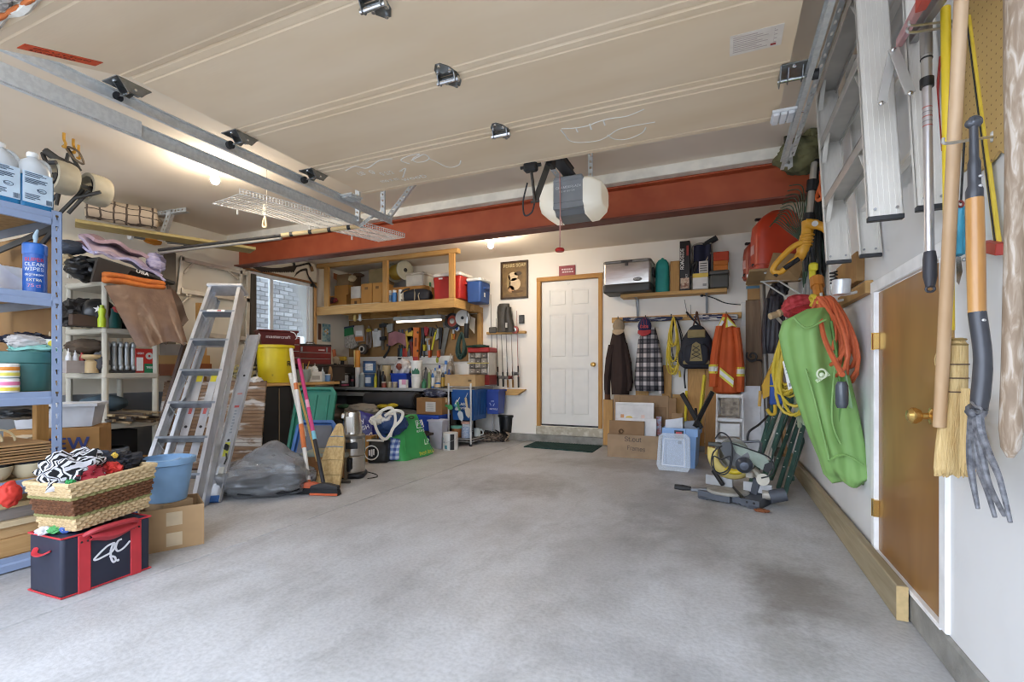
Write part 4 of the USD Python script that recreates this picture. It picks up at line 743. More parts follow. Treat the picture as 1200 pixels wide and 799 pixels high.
# ---------------------------------------------------------------- plank shelf under the ceiling with blanket, pipes, orange pump
pz=2.40
c=[P(88,258,z=pz),P(300,291,z=pz)];d=c[1]-c[0];d/=np.linalg.norm(d);nrm=np.array([-d[1],d[0],0])
one('plank_shelf','long yellowish board carried under the ceiling on angle brackets, ending at the beam','board',bar(c[0]+nrm*.12,c[1]+nrm*.12,.24,.03),wood('a8935a','c0aa70','y'))
br=T('shelf_bracket','grey perforated angle bracket hanging the long board from the ceiling','bracket',tuple(P(200,255,z=CZ)))
ba,bb_=P(176,251,z=CZ-.02),P(218,245,z=CZ-.02);bc_=P(187,282,z=pz)
strap(br,ba,bb_,'ceiling_arm',.05);strap(br,bc_,L(ba,bb_,.55),'strut',.05)
p0,p1=P(94,259,z=pz)+(.06,0,.12),P(180,272,z=pz)+(.06,0,.12)
PLAID={'g':('geometry',{}),'m':('mapping',{'rotation':(0,0,.35),'scale':(1,1,1)}),'s':('separate_xyz',{}),'a':('math',{'math_type':'multiply','value2':11.0}),'fa':('math',{'math_type':'fraction'}),'b':('math',{'math_type':'multiply','value2':16.0}),'fb':('math',{'math_type':'fraction'}),
  'la':('math',{'math_type':'less_than','value2':.16}),'lb':('math',{'math_type':'less_than','value2':.14}),'mx':('math',{'math_type':'maximum'}),'n':('noise_texture',{'scale':6.}),'w':('mix_vector',{'fac':.06}),'c':('mix',{'color1':lin('b9a68e'),'color2':lin('54473c')}),'p':('principled_bsdf',{'roughness':.9})}
PLAIDM=usdkit.material(stage,'/World/Looks/diamond_blanket',PLAID,[('g.position','m.vector'),('g.position','n.vector'),('m.vector','w.a'),('n.color','w.b'),('w.result','s.vector'),('s.y','a.value1'),('a.value','fa.value1'),('fa.value','la.value1'),('s.z','b.value1'),('b.value','fb.value1'),('fb.value','lb.value1'),('la.value','mx.value1'),('lb.value','mx.value2'),('mx.value','c.fac'),('c.color','p.base_color')],surface='p.BSDF')
t=T('rolled_blanket','cream blanket with dark diamond lattice rolled on the long board under the ceiling','blanket',tuple((p0+p1)/2-(0,0,.1)))
t.p('roll',jitter(tube(spline([p0,L(p0,p1,.33),L(p0,p1,.66),p1],8),[.07]+[.1]*22+[.105,.08],16),.012,6,3),PLAIDM,w=True,smooth=True);e_=P(168,256,z=pz+.24)
t.p('loose_end',blob(e_,(.10,.20,.06),.25,2,5),mat('b5a68e',.9),w=True)
g0,g1=P(153,276,z=pz+.0),P(188,284,z=pz+.0)
t=T('hand_pump','hand pump with white end and orange grip lying along the long board','pump',tuple((g0+g1)/2))
gd=(g1-g0)/np.linalg.norm(g1-g0)
t.p('barrel',rod(g0,L(g0,g1,.6),.018,10),mat('8d8f92',.4,.5),w=True);t.p('end_disc',rod(g0-gd*.012,g0+gd*.012,.042,16),WHITE,w=True);t.p('grip',tube([L(g0,g1,k)for k in(.45,.55,.8,1.)],[.025,.04,.046,.03],10),mat('c27a20',.6),w=True)
for k in range(3):
 a,b=P(192+2*k,279+2.6*k,z=pz+.05+.0*k),P(262+5*k,284+2.6*k,z=pz+.05)
 one('metal_pipe',('thin grey pipe lying on the long board, nearest the ceiling','thick grey pipe with couplings lying on the long board','thin grey pipe lying on the outer edge of the long board')[k],'pipe',[rod(a,b,.014+.006*(k==1),8)]+[rod(L(a,b,q),L(a,b,q+.06),.026,8)for q in(.25,.5)],mat('8b8780',.45,.6))
# golf cart frame with two wheels hung from yellow hooks
def wheel(t,c,ax,r,w_,nm):
 fr=frame(c,np.cross(ax,(0,0,1)),(0,0,1));tm=mat('a8a08c',.7)
 t.p('tyre',xf(lathe([(r*.74,-w_/2),(r*.94,-w_/2),(r,-w_*.3),(r,w_*.3),(r*.94,w_/2),(r*.74,w_/2),(r*.70,0)],28),fr),tm,w=True,smooth=50)
 t.p('hub',xf([lathe([(0,-w_*.3),(r*.2,-w_*.3),(r*.2,w_*.3),(0,w_*.3)],12)]+[rot(box(r*.12,r*.76,-r*.05,r*.05,-w_*.15,w_*.15,.003),'z',360/7*k)for k in range(7)],fr),BLACK,w=True)
w1,w2=P(72,208,D=3.55),P(112,223,D=3.75)
gc=T('golf_trolley','folded golf trolley with two wide grey wheels hanging from yellow ceiling hooks','golf trolley',tuple((w1+w2)/2))
va=(FV-.85*RV)/1.312;axd=.5*va+.866*(RV+.85*FV)/1.312;wheel(gc,w1,axd,.118,.13,'');wheel(gc,w2,axd,.118,.13,'')
for a,b in(((88,232),(118,225)),((60,235),(92,205)),((70,250),(98,222)),((80,250),(104,224)),((66,240),(80,180)),((62,182),(92,196)),((78,172),(94,200))):gc.p('frame_tube',rod(P(*a,D=3.62),P(*b,D=3.66),.013,8),mat('35332f',.45),w=True)
gc.p('axle',rod(w1+axd*.05,w2-axd*.04,.012,8),mat('8c8c88',.4,.7),w=True)
gc.p('bag_bracket',bar(P(52,176,D=3.5),P(80,196,D=3.55),.05,.05,bev=.012),mat('3b3833',.6),w=True);gc.p('grip',tube(spline([P(50,180,D=3.5),P(55,190,D=3.45),P(66,190,D=3.45)],6),.014,7),BLACK,w=True)
gc.p('strap',tube(spline([P(75,170,D=3.6),P(86,185,D=3.6),P(98,192,D=3.6),P(92,178,D=3.6),P(80,172,D=3.6)],6),.008,6),mat('6a5a48',.8),w=True)
for k,(px,l)in enumerate(((75,'yellow screw hook in the ceiling nearest the washer fluid jugs'),(86,'yellow screw hook in the ceiling between two like it'),(92,'yellow screw hook in the ceiling farthest from the washer fluid jugs'))):
 h=P(px,159+7*k,z=CZ-.02);one('ceiling_hook',l,'hook',tube(spline([h+(0,0,.02),h+(0,0,-.03),h+(.02,0,-.06),h+(.01,0,-.085),h+(-.015,0,-.075)],6),.009,7),mat('c08e2c',.5))
# ---------------------------------------------------------------- aluminium frame hung on the left wall
xw=LX+.06
def wp(px,py):return P(px,py,x=xw)
sc=T('scaffold_frame','aluminium ladder frame with braced corners hung sideways on the left wall','ladder frame',tuple(wp(250,345)))
AL2=mat('d6d0c4',.42,.5,c2='c6bfb2',scale=8)
for a,b,w_ in(((212,303),(290,321),.045),((212,341),(292,352),.05),((230,391),(292,397),.05),((214,300),(208,345),.04),((291,318),(289,402),.05),((282,316),(279,400),.035)):sc.p('rail',bar(wp(*a),wp(*b),.035,w_),AL2,w=True)
for a,b in(((215,320),(228,306)),((213,355),(226,342)),((262,313),(278,326)),((279,326),(289,318)),((282,348),(288,335)),((208,330),(222,350))):sc.p('brace',bar(wp(*a),wp(*b),.02,.022),AL2,w=True)
ph=wp(203,325);one('wall_post','dark metal post fixed to the left wall behind the tarp and ladder frame','post',box(xw-.05,xw+.02,ph[1]-.12,ph[1]+.02,1.0,2.36,.003),mat('6b655c',.5,.5))
ph=wp(297,330);one('wall_standard','dark shelf standard on the left wall under the beam end','post',box(xw-.05,xw,ph[1]-.03,ph[1]+.05,1.3,2.31,.003),mat('55504a',.5,.5))
fb=P(232,440,x=-5.35);one('pine_stud','upright pine stud behind the brown tarp beside the step ladder','wood stud',box(fb[0],fb[0]+.04,fb[1]-.03,fb[1]+.075,.78,P(232,355,x=-5.35)[2],.003),PINEZ)
# saw and sickle on the wall above the window
sw=T('ice_saw','long rusty toothed saw with a cranked handle on the wall above the window','saw',tuple(P(320,312,x=LX+.03)))
def sp(px,py):return P(px,py,x=LX+.02)
SAWM=mat('3c352f',.6,.3)
top_=[(297,311),(303,312),(318,314),(330,313.5),(345,311),(349,310.5)];bot_=[(349,313),(345,313.5),(336,317),(330,317.5),(318,317),(303,314.5),(297,313)]
def blade(px,th=.01):
 q=[sp(*k)for k in px];M=[(k[1],k[2])for k in q];return extx(M if Polygon(M).exterior.is_ccw else M[::-1],LX+.012,LX+.012+th)
tt=[]
for k in range(15):
 x=344-2.6*k;tt+=[(x+1.3,317.3-.0006*(x-325)**2*1.0),(x,319.4-.0008*(x-325)**2)]
sw.p('blade',blade(top_+tt+[(297,313.5)]),SAWM,w=True,smooth=False)
sw.p('crank',tube(spline([sp(345,312),sp(344.6,309),sp(344,304),sp(344.6,303.2),sp(350,303)],5),.016,7),SAWM,w=True);sw.p('handle',tube(spline([sp(344,312.5),sp(352,311),sp(360,309),sp(363,309.5),sp(366,317)],5),.014,7),SAWM,w=True);sw.p('grip',rod(sp(364.5,312),sp(366.2,317.8),.022,8),mat('8a6a44',.7),w=True)
sk=T('sickle','hand sickle with a black curved blade on the wall beside the saw handle','sickle',tuple(P(360,325,x=LX+.03)))
sk.p('blade',blade([(345,324.5),(348,319),(353,315.5),(358,314.2),(360,314.5),(360,317.5),(357,317),(352,318.5),(348,321.5)],.006),SAWM,w=True,smooth=False);sk.p('handle',tube(spline([sp(359.5,315.5),sp(360.5,321),sp(364,328),sp(370.6,337)],6),[.01]*10+[.016]*9,7),SAWM,w=True)
# ---------------------------------------------------------------- step ladder
Rf=np.array([-3.42,2.27,0.]);Tp=P(283,338,D=4.32)
pe=np.array([-.88,-.475,0]);bm_=Rf+pe*.215;up=Tp-bm_;HL=np.linalg.norm(up)
LM=frame(bm_,-pe,up)  # x across, y along the rails, z out of the steps
LMi=LM.copy();LM=LM@np.array([[1,0,0,0],[0,0,1,0],[0,-1,0,0],[0,0,0,1.0]]).T if False else LM
sl=T('step_ladder','tall aluminium step ladder leaning folded against the shelving, blue feet','step ladder',M=LM)
AB=ALU
def lbar(x0,y0,x1,y1,z0,w_,h_,m,nm,t=None):(t or sl).p(nm,bar((x0,y0,z0),(x1,y1,z0),w_,h_,up=(1,0,0)),m)
for s in(-1,1):
 a,b=np.array([s*.215,0,0]),np.array([s*.135,HL,0])
 pr=[(-.0,-.045),(.028,-.045),(.028,-.041),(.004,-.041),(.004,.041),(.028,.041),(.028,.045),(0,.045)]
 n_=(b-a)/HL;fr=frame(a,np.array([-s*1.0,0,0]),(0,0,1));
 rail=skin([[a+k*(b-a)+np.array([-s*q,0,r])for q,r in pr]for k in(0,1)])
 v,f=rail;sl.p('front_rail',(v,f if s>0 else f[:,::-1]),AB,smooth=False)
 sl.p('foot',bar(a-n_*.004+(-s*.012,0,0),a+n_*.05+(-s*.012,0,0),.10,.034,up=(1,0,0)),mat('3566a8',.5))
 a2,b2=np.array([s*.20,.03,-.15]),np.array([s*.125,HL*.97,-.09])
 rail=skin([[a2+k*(b2-a2)+np.array([-s*q,0,r*.75])for q,r in pr]for k in(0,1)]);v,f=rail
 sl.p('rear_rail',(v,f if s>0 else f[:,::-1]),AB,smooth=False);sl.p('foot',bar(a2-(0,.02,0)+(-s*.012,0,0),a2+(-s*.012,.03,0),.075,.03,up=(1,0,0)),mat('3566a8',.5))
STP=mat('8e959e',.4,.7,var=.1,scale=20)
for k in range(6):
 f_=.135+.145*k;y=HL*f_;hw=.215-.08*f_
 sl.p('step',box(-hw+.004,hw-.004,y-.012,y+.012,-.042,.046,.004),STP,label='top step with paper label' if k==5 else None)
 if k<5:sl.p('rear_bar',box(-hw+.02,hw-.02,y+.04,y+.06,-.16,-.13,.003),AB)
 sl.p('step_brace',bar((-hw+.01,y-.01,.03),(-hw+.07,y-.09,-.0),.003,.02,up=(0,0,1)),AB)
sl.p('top_cap',[box(-.15,.15,HL-.02,HL+.012,-.10,.06,.008)],AB)
sl.p('step_label',box(-.085,.06,HL*.86-.010,HL*.86+.011,.0445,.0475,0),mat('e8e6e2',.5));sl.p('step_label_print',box(.0,.03,HL*.86-.006,HL*.86+.006,.047,.0482,0),mat('c04a40',.5))
sl.p('rail_sticker',xf(box(-.02,.02,-.11,.09,0,.001,0),frame((.148,HL*.83,0),(0,0,1),(-.04,1,0))),mat('d8cfa8',.5))if False else None
for s in(-1,1):sl.p('spreader',bar((s*.17,HL*.38,-.01),(s*.12,HL*.47,-.07),.003,.02),STEEL)
for k,(x,f_)in enumerate(((-.06,.56),(.05,.56))):
 sl.p('brace_plate',bar((x,HL*.22,-.075),(x,HL*.62,-.072),.004,.055,up=(0,0,1))if False else box(x-.03,x+.03,HL*.2,HL*.6,-.078,-.074,.001),AB)
 sl.p('warning_label',box(x-.022,x+.022,HL*.545,HL*.585,-.0735,-.0725,0),mat('d8c832',.5));sl.p('small_label',box(x-.012,x+.012,HL*.40,HL*.425,-.0735,-.0725,0),mat('c05a54',.5));sl.p('bolt',rod((x,HL*.345,-.075),(x,HL*.345,-.07),.011,10),BLACK)
# long flat ladder section leaning beside the step ladder
e0,e1=P(250,589,z=0.0),P(298,392,D=4.45)
xl=T('ladder_section','narrow aluminium extension rail with stickers leaning beside the step ladder','ladder rail',tuple(e0))
fr_=frame(e0,e1-e0,np.cross(e1-e0,FV));LL=np.linalg.norm(e1-e0)
xl.p('rail',[xf(box(0,LL,-.055,.055,-.012,.0,.002),fr_),xf(box(0,LL,.049,.055,0,.02,.001),fr_),xf(box(0,LL,-.055,-.049,0,.02,.001),fr_)],AB,w=True)
xl.p('foot',xf(box(-.0,.05,-.046,.046,-.03,.024,.004),fr_),mat('3566a8',.5),w=True)
for f_,c_,h_ in((.24,'c9c84a',.12),(.13,'d9d5c8',.08),(.52,'c9605a',.02),(.60,'c98a84',.015)):xl.p('sticker',xf(box(LL*f_,LL*f_+h_,-.02,.02,.0,.0012,0),fr_),mat(c_,.5),w=True)
for f_ in(.72,.33):xl.p('rivet_hole',xf(rod((LL*f_,0,0),(LL*f_,0,.002),.01,10),fr_),BLACK,w=True)
xl.p('latch',xf([box(LL*.27,LL*.30,-.02,.0,0,.04,.004),tube([(LL*.25,-.02,.02),(LL*.22,-.04,.03),(LL*.19,-.03,.03)],.006,6)],fr_),DARK,w=True)
for k in range(8):xl.p('chalk_mark',xf(box(LL*(.37+.018*k),LL*(.37+.018*k)+.012,-.012+.004*(k%3),.01,0,.0013,0),fr_),mat('8d9499',.6),w=True)
# brown angle iron leaning by the ladder
one('angle_iron','dark brown angle iron leaning behind the step ladder','angle iron',bar(P(172,556,D=4.45),P(216,402,D=4.9),.035,.035),mat('4a3a33',.5,.3))
# weathered cladding panel leaning against the bench
q0,q1=np.array([-5.35,3.22,.0]),np.array([-4.33,3.63,.0]);qd=(q1-q0)/np.linalg.norm(q1-q0);qn=np.array([qd[1],-qd[0],0]);qu=np.array([0,0,.98])-qn*.19
wp_=T('weathered_panel','weathered brown lath panel with peeling white paint leaning behind the step ladder','panel',tuple(q0));qL=np.linalg.norm(q1-q0);fq=frame(q0+qn*.17,qd,qu)
PEEL=mat('6a4d3c',.85,ramp=[(.0,'5a4030'),(.5,'86694f'),(.56,'94806f'),(.6,'bfb8b2'),(1,'cdc9c5')],scale=2.4,stretch=(1,1,5),detail=8,dist=.6)
for k in range(24):wp_.p('lath',xf(box(0,qL-.02*(k/24),.02+.037*k,.02+.037*k+.034,-.008-.003*(k%3),.008+.002*(k%2),.002),fq),PEEL,w=True)
wp_.p('backing',xf(box(.01,qL-.03,0,.92,-.03,-.012,.002),fq),mat('50392c',.9),w=True)
# lumber offcuts on the bench end
for k,(px0,px1,py0,py1,c_,l)in enumerate(((178,240,426,440,'8c4f2c','reddish board lying on the bench end behind the step ladder'),(190,238,416,427,'b98d52','pine board stacked on the reddish board'),(196,222,404,417,'9d9186','short grey carton on the pine board behind the tarp corner'))):
 a,b=P(px0,py1,D=5.35),P(px1,py0,D=5.35);one('bench_offcut',l,'wood offcut',bar((a+[0,0,(b[2]-a[2])/2]),np.array([b[0],b[1],(a[2]+b[2])/2]),.25,b[2]-a[2]),wood(c_,c_,'x')if k<2 else mat(c_,.8))
# ================================================================ BENCHES, LOFT AND THE CLUTTER ROUND THEM
BZT=.865
lb=T('side_bench','side workbench with a pine edged top along the left wall under the window','workbench',(-5.2,4.3,0))
lb.p('top',box(LX+.03,-4.67,3.78,5.0,BZT-.03,BZT,.003),mat('7d6a50',.7),w=True);lb.p('front_edge',box(-4.67,-4.645,3.76,5.0,BZT-.034,BZT+.002,.003),PINEY,w=True);lb.p('end_edge',box(LX+.03,-4.645,3.755,3.78,BZT-.034,BZT+.002,.003),PINE,w=True)
for y in(3.85,4.55):lb.p('leg',box(-4.78,-4.70,y,y+.08,0,BZT-.034,.003),PINEZ,w=True)
lb.p('black_end_panel',box(-4.69,-4.668,3.85,4.22,.0,BZT-.036,.002),mat('232427',.55),w=True,label='black panel closing the bench front');lb.p('dark_back',box(LX+.05,LX+.06,3.8,5.0,.0,BZT-.04,.001),mat('2c2a28',.9),w=True)
lb.p('panel_edge',box(-4.668,-4.662,4.05,4.062,.05,BZT-.06,.001),mat('8d7a62',.7),w=True)
b=P(322,449,x=-4.86)
yb=pail('large yellow rubber bucket on the corner of the side bench',(b[0],b[1],BZT),.175,.20,.44,mat('dcc51c',.4,var=.04),name='yellow_bucket',bail=False,rim=.016)
yb.p('lettering',text('RU',.05,(.0,0,0),(1,0,0),bold=True)if False else xf(text('R',.055,(0,0,0),(1,0,0),(0,1,0),bold=True),frame((.17*math.cos(-.17),.17*math.sin(-.17)+.02,.20)+np.array([.024,.01,0]),(.12,1,0),(0,0,1))),BLACK)
yb.p('lettering',xf(text('U',.055,(0,0,0),(1,0,0),(0,1,0),bold=True),frame((.193,.05,.20),(-.22,1,0),(0,0,1))),BLACK)
yb.p('gloss_mark',xf(box(-.008,.008,-.012,.012,0,.001,0),frame((.125,-.137,.09),(.74,.67,0),(0,0,1))),mat('b8a418',.5))
MAR=mat('5d1f1e',.45);to=P(324,389,x=-4.9)
mt_=T('tool_tray','maroon plastic tool tray with white lettering stuck in the top of the yellow bucket','tool tray',(to[0],to[1],BZT+.42),64)
mt_.p('tray',skin([[(x*a,y*b_,z)for x,y in((-1,-1),(1,-1),(1,1),(-1,1))]for a,b_,z in((.17,.08,0),(.21,.11,.19),(.20,.10,.19),(.16,.07,.012))]),MAR,smooth=False);mt_.p('rim',tube([(x*.215,y*.113,.19)for x,y in((-1,-1),(1,-1),(1,1),(-1,1))],.012,6,closed=True),MAR)
mt_.p('lettering',text('mastercraft',.032,(-.145,-.1045,.105),(1,0,0),(0,-.16,1),width=.27,bold=True),mat('d8cccc',.5));mt_.p('handle_wire',tube(spline([(.12,-.112,.19),(.16,-.15,.17),(.19,-.14,.12),(.18,-.12,.1)],6),.006,6),WHITE)
yr=P(296,402,x=-4.98);t=T('tape_reel','yellow and black reel behind the top of the step ladder','reel',(yr[0],yr[1],yr[2]));t.p('reel',xf(lathe([(0,-.03),(.07,-.03),(.07,.03),(0,.03)],20),frame((0,0,0),(0,1,0),(0,0,1))),mat('c9b428',.5));t.p('hub',xf(lathe([(0,.03),(.03,.03),(.03,.035),(0,.035)],16),frame((0,0,0),(0,1,0),(0,0,1))),BLACK);t.p('stand',box(-.03,.03,-.03,.03,-(yr[2]-BZT),-.06,.004),DARK)
heap('pink_tub','small pink tub on the side bench seen between the ladder rails','tub',P(262,434,D=5.4),(.045,.045,.06),mat('d0508a',.5),1,.05,2)
heap('tool_clutter','grey and yellow pile of small tools on the side bench by the ladder','tools',P(284,436,D=5.25),(.14,.10,.07),mat('6b675e',.6,c2='b7a25a',scale=22),12,.7,4)
heap('white_box_heap','white crumpled packaging on the side bench below the yellow reel','packaging',P(300,446,D=5.1),(.07,.06,.04),mat('d0cdc8',.7),3,.4,3)
# red tool boxes on the side bench
TBR=mat('7a2320',.4);o=P(391,427,x=-5.15)
def toolbox(nm,l,o,rz,w_,d_,h_,nd,top=True):
 t=T(nm,l,'tool box',tuple(o),rz);t.p('body',box(-w_/2,w_/2,-d_/2,d_/2,0,h_,.006),TBR)
 for k in range(nd):
  z0=.015+k*(h_*(.62 if top else .95)/nd);z1=z0+h_*(.62 if top else .95)/nd-.012;dp=t.p('drawer',box(-w_/2+.015,w_/2-.015,-d_/2-.008,-d_/2+.005,z0,z1,.004),TBR);sub(dp,'drawer_pull',box(-w_/2+.02,w_/2-.02,-d_/2-.016,-d_/2-.004,z1-.012,z1-.002,.002),STEEL)
 if top:
  t.p('lid',box(-w_/2-.004,w_/2+.004,-d_/2-.004,d_/2+.004,h_*.93,h_*1.06,.012),mat('2a2526',.5));
  for s in(-1,1):t.p('latch',box(s*w_*.36-.015,s*w_*.36+.015,-d_/2-.012,-d_/2,h_*.66,h_*.9,.003),CHROME)
  t.p('badge',box(w_*.12,w_*.3,-d_/2-.004,-d_/2+.002,h_*.72,h_*.79,.001),mat('c9b8b4',.4));t.p('carry_handle',tube(spline([(-.06,0,h_*1.06),(-.05,0,h_*1.15),(.05,0,h_*1.15),(.06,0,h_*1.06)],5),.008,6),CHROME)
 return t
tb=P(373,427,x=-5.22);zt=tb[2]
one('bench_riser','dark wooden riser board along the side bench under the red tool boxes','board',box(LX+.05,-4.95,4.62,5.62,zt-.03,zt,.003),mat('3d342e',.7));one('riser_block','dark wood block holding up the riser board','wood block',box(-5.7,-4.97,4.9,5.45,BZT,zt-.03,.003),mat('3a322c',.7))
toolbox('red_tool_box','wide dark red tool box with a black lid and two drawers on the riser',(tb[0]-.15,tb[1]+.0,zt),70,.50,.25,.27,2)
toolbox('red_tool_chest','narrow dark red tool chest with four drawers beside the yellow bucket',(P(350,424,x=-5.15)[0]-.13,P(350,424,x=-5.15)[1]-.05,zt),68,.22,.24,.36,4,False)
# small things on the side bench
def sb(px,x=-4.80):q=P(px,440,x=x);return(q[0],q[1],BZT)
t=T('pencil_pot','grey pottery pot of pencils and brushes beside the yellow bucket','pot',sb(355,-4.80));t.p('pot',lathe([(0,0),(.07,0),(.10,.09),(.095,.16),(.088,.16),(.08,.02),(0,.02)],24),mat('8f9690',.5))
for k,(a,b_,c_)in enumerate(((.03,.05,'c99a4a'),(-.03,.03,'c99a4a'),(.0,-.05,'d8d2c8'),(.05,-.02,'54504c'))):t.p('pencil',rod((a*.5,b_*.5,.1),(a*1.3,b_*1.3,.26-.02*k),.007,6),mat(c_,.6))
heap('cotton_glove','white cotton glove lying over the pencil pot rim','glove',np.array(sb(362))+(0,0,.15),(.05,.05,.05),mat('d0cdc8',.9),4,.5)
t=T('tissue_box','white box with tissue standing on the front of the side bench','tissue box',sb(368,-4.78),68);t.p('box',box(-.08,.08,-.06,.06,0,.13,.004),mat('d8d6d0',.6));t.p('tissue',blob((0,0,.15),(.05,.03,.05),.5,3,4),WHITE);t.p('print',box(-.05,.05,-.0615,-.059,.03,.08,0),mat('a8a49c',.6))
bottle('white glue bottle with pointed nozzle behind the tissue box',sb(369,-4.95),.03,.22,mat('d9c86a',.4),cap=WHITE,nozzle=True);bottle('tall clear pump bottle on the side bench edge',sb(378,-4.78),.028,.17,mat('b8c4c9',.2),cap=mat('c8ced2',.3),nozzle=True);bottle('short blue-labelled jar at the end of the side bench',sb(384,-4.76),.035,.10,mat('5f84b0',.4),cap=WHITE,neck=.8,sh=.8)
heap('wood_knob','small tan wooden block at the end of the side bench','wood block',np.array(sb(387,-4.85))+(0,0,.10),(.03,.03,.10),mat('8a6a48',.7),2,.1)
# ---------------------------------------------------------------- main bench along the back wall
BT_=.76;by_=5.72
mb=T('workbench','long dark workbench with a grey front edge below the pegboard','workbench',(-4.4,6.1,0));bxr=-3.36
mb.p('top',box(-5.80,bxr,by_+.02,6.46,BT_-.035,BT_,.003),mat('8a8176',.7),w=True);mb.p('front_edge',box(-5.80,bxr,by_,by_+.02,BT_-.038,BT_+.003,.003),mat('9b9d9c',.5),w=True)
for x in(-5.6,-4.5,bxr-.06):mb.p('leg',box(x,x+.06,by_+.06,by_+.12,0,BT_-.035,.003),mat('3a332c',.7),w=True)
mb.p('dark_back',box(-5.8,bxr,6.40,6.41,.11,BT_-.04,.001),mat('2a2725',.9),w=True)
PEG=mat('7f6037',.75,c2='8f6e44',scale=5,detail=5)
one('pegboard','brown hardboard tool board on the wall below the pine loft','pegboard',box(P(409,400,y=6.48)[0],P(563,400,y=6.48)[0],6.475,6.495,P(480,424,y=6.48)[2],1.86,.002),PEG)
one('white_ledge','white ledge board along the foot of the tool board','board',box(P(409,400,y=6.46)[0],P(531,400,y=6.46)[0],6.44,6.474,P(440,427,y=6.46)[2],P(440,418,y=6.46)[2],.003),mat('d9d7d0',.6))
px2=6.0/.785/569
def mbp(px,y=6.0):q=P(px,440,y=y);return(q[0],q[1],BT_)
C_=lambda h,r=.45:mat(h,r)
can('paint can with white panel and pink foot, wire handle up, on the bench',mbp(404,5.9),.085,.20,C_('2b2b2e'),STEEL,C_('3a3b3f'),marks=[(-80,-10,.3,.9,C_('c9ccd0')),(-85,0,.08,.22,C_('c0567a'))])
can('black paint tin beside the pink-footed can',mbp(413,6.0),.05,.17,C_('222224'),DARK,C_('1d1e22'),bail=False,marks=[(-80,-30,.5,.7,C_('a84a5a'))])
t=T('caulk_bottle','tall white and yellow caulk tube standing on the bench front','caulk tube',mbp(419,5.88));t.p('tube',lathe([(0,0),(.036,0),(.036,.30),(0,.30)],18),WHITE);t.p('orange_wrap',lathe([(.0365,.30),(.04,.30),(.04,.56),(0,.56)],18),mat('d08a2a',.4));t.p('yellow_strip',lathe([(.0,.3),(.026,.3),(.026,.561),(0,.561)],12,(-.03,-.012,0)),mat('d9c07a',.5))
bottle('grey flat bottle with a hole handle on the bench front',mbp(424,5.86),.042,.22,C_('8e989c'),cap=C_('b9c0c4'),neck=.6,sh=.85)
can('big blue paint can with white label stacked on another tin',mbp(433,6.02),.105,.20,C_('3a5578'),STEEL,C_('355a8c'),bail=False,marks=[(-90,-40,.3,.75,C_('c9d3dc'))]);
q=np.array(mbp(433,6.02))+(0,0,.206);can('blue paint can sitting on top of another blue can',tuple(q),.10,.19,C_('30507c'),STEEL,C_('4a74a8'),marks=[(-90,-20,.25,.8,C_('d6dde2'))])
for px,y,h,r,c_,cap,l in((440,5.86,.21,.022,'b9b42c','c9c640','slim yellow-green marker tool upright on the bench'),(444,5.9,.33,.03,'1d1e20','26272a','tall black spray gun bottle on the bench'),(449,5.88,.24,.035,'232428','1a1a1c','black squat bottle right of the spray gun bottle'),
       (459,6.1,.26,.045,'26282c','35363a','dark jar behind the cream tin on the bench')):bottle(l,mbp(px,y),r,h,C_(c_),cap=C_(cap))
t=can('cream cylindrical tin standing on a dark block on the bench',mbp(453,6.0),.065,.33,C_('b9a67c'),C_('2f2c2a'),bail=False)
for px,y,c_,l in((457,5.85,'b9aa86','small cream jar low on the bench front'),(463,5.83,'9a8f78','tiny tan jar beside the blue crate'),(450,5.8,'7a3a30','tiny red-brown tin on the bench front edge')):bottle(l,mbp(px,y),.035,.085,C_(c_),cap=C_('cfc6b4'),neck=.85,sh=.8)
ub=mbp(472,5.95);t=T('blue_crate','bright blue small crate on the bench holding a clear bag','crate',ub);t.p('crate',hollow(-.14,.14,-.10,.10,0,.21,.006,.1),mat('1f3f9c',.4),smooth=False);t.p('rim',hollow(-.148,.148,-.108,.108,.19,.21,.012),mat('2547ac',.4),smooth=False)
t=T('clear_bag','clear plastic bag of reddish bits with a black clip on the blue crate','plastic bag',(ub[0],ub[1],.96));t.p('bag',blob((0,0,.10),(.13,.09,.13),.3,3,2),mat('b9b0ac',.3,c2='d6d2d0',scale=16));t.p('contents',blob((.0,-.065,.11),(.06,.05,.05),.4,4,3),mat('8a4a3c',.8));t.p('clip',box(-.05,.0,-.06,-.02,.215,.24,.004),BLACK)
t=T('small_medicine_box','small white and pink box in front of the blue crate','box',mbp(473,5.79));t.p('carton',box(-.06,.06,-.03,.03,0,.12,.002),WHITE);t.p('pink_patch',box(-.01,.06,-.0312,-.029,.05,.12,0),mat('d49ab4',.5))
t=T('yogurt_tub','white plastic tub with a green mountain print stacked on another tub','tub',mbp(488,5.86));t.p('lower_tub',lathe([(0,0),(.065,0),(.075,.16),(.08,.165),(.08,.18),(0,.18)],22),mat('dcdcd8',.4));t.p('upper_tub',lathe([(.0,.18),(.07,.18),(.082,.36),(.086,.365),(.086,.38),(0,.38)],22),mat('e6e6e2',.4))
aa=np.radians(np.linspace(-105,-25,9));hh=[.02,.05,.03,.055,.08,.05,.075,.04,.03];v=np.array([(.0815*math.cos(a),.0815*math.sin(a),.20)for a in aa]+[(.082*math.cos(a),.082*math.sin(a),.215+h)for a,h in zip(aa,hh)]);t.p('mountain_print',(v,np.array([(i,i+1,i+10)for i in range(8)]+[(i,i+10,i+9)for i in range(8)])),mat('2c6b52',.5))
t.p('lid',lathe([(0,.38),(.088,.38),(.088,.392),(0,.392)],22),mat('f0efea',.4))
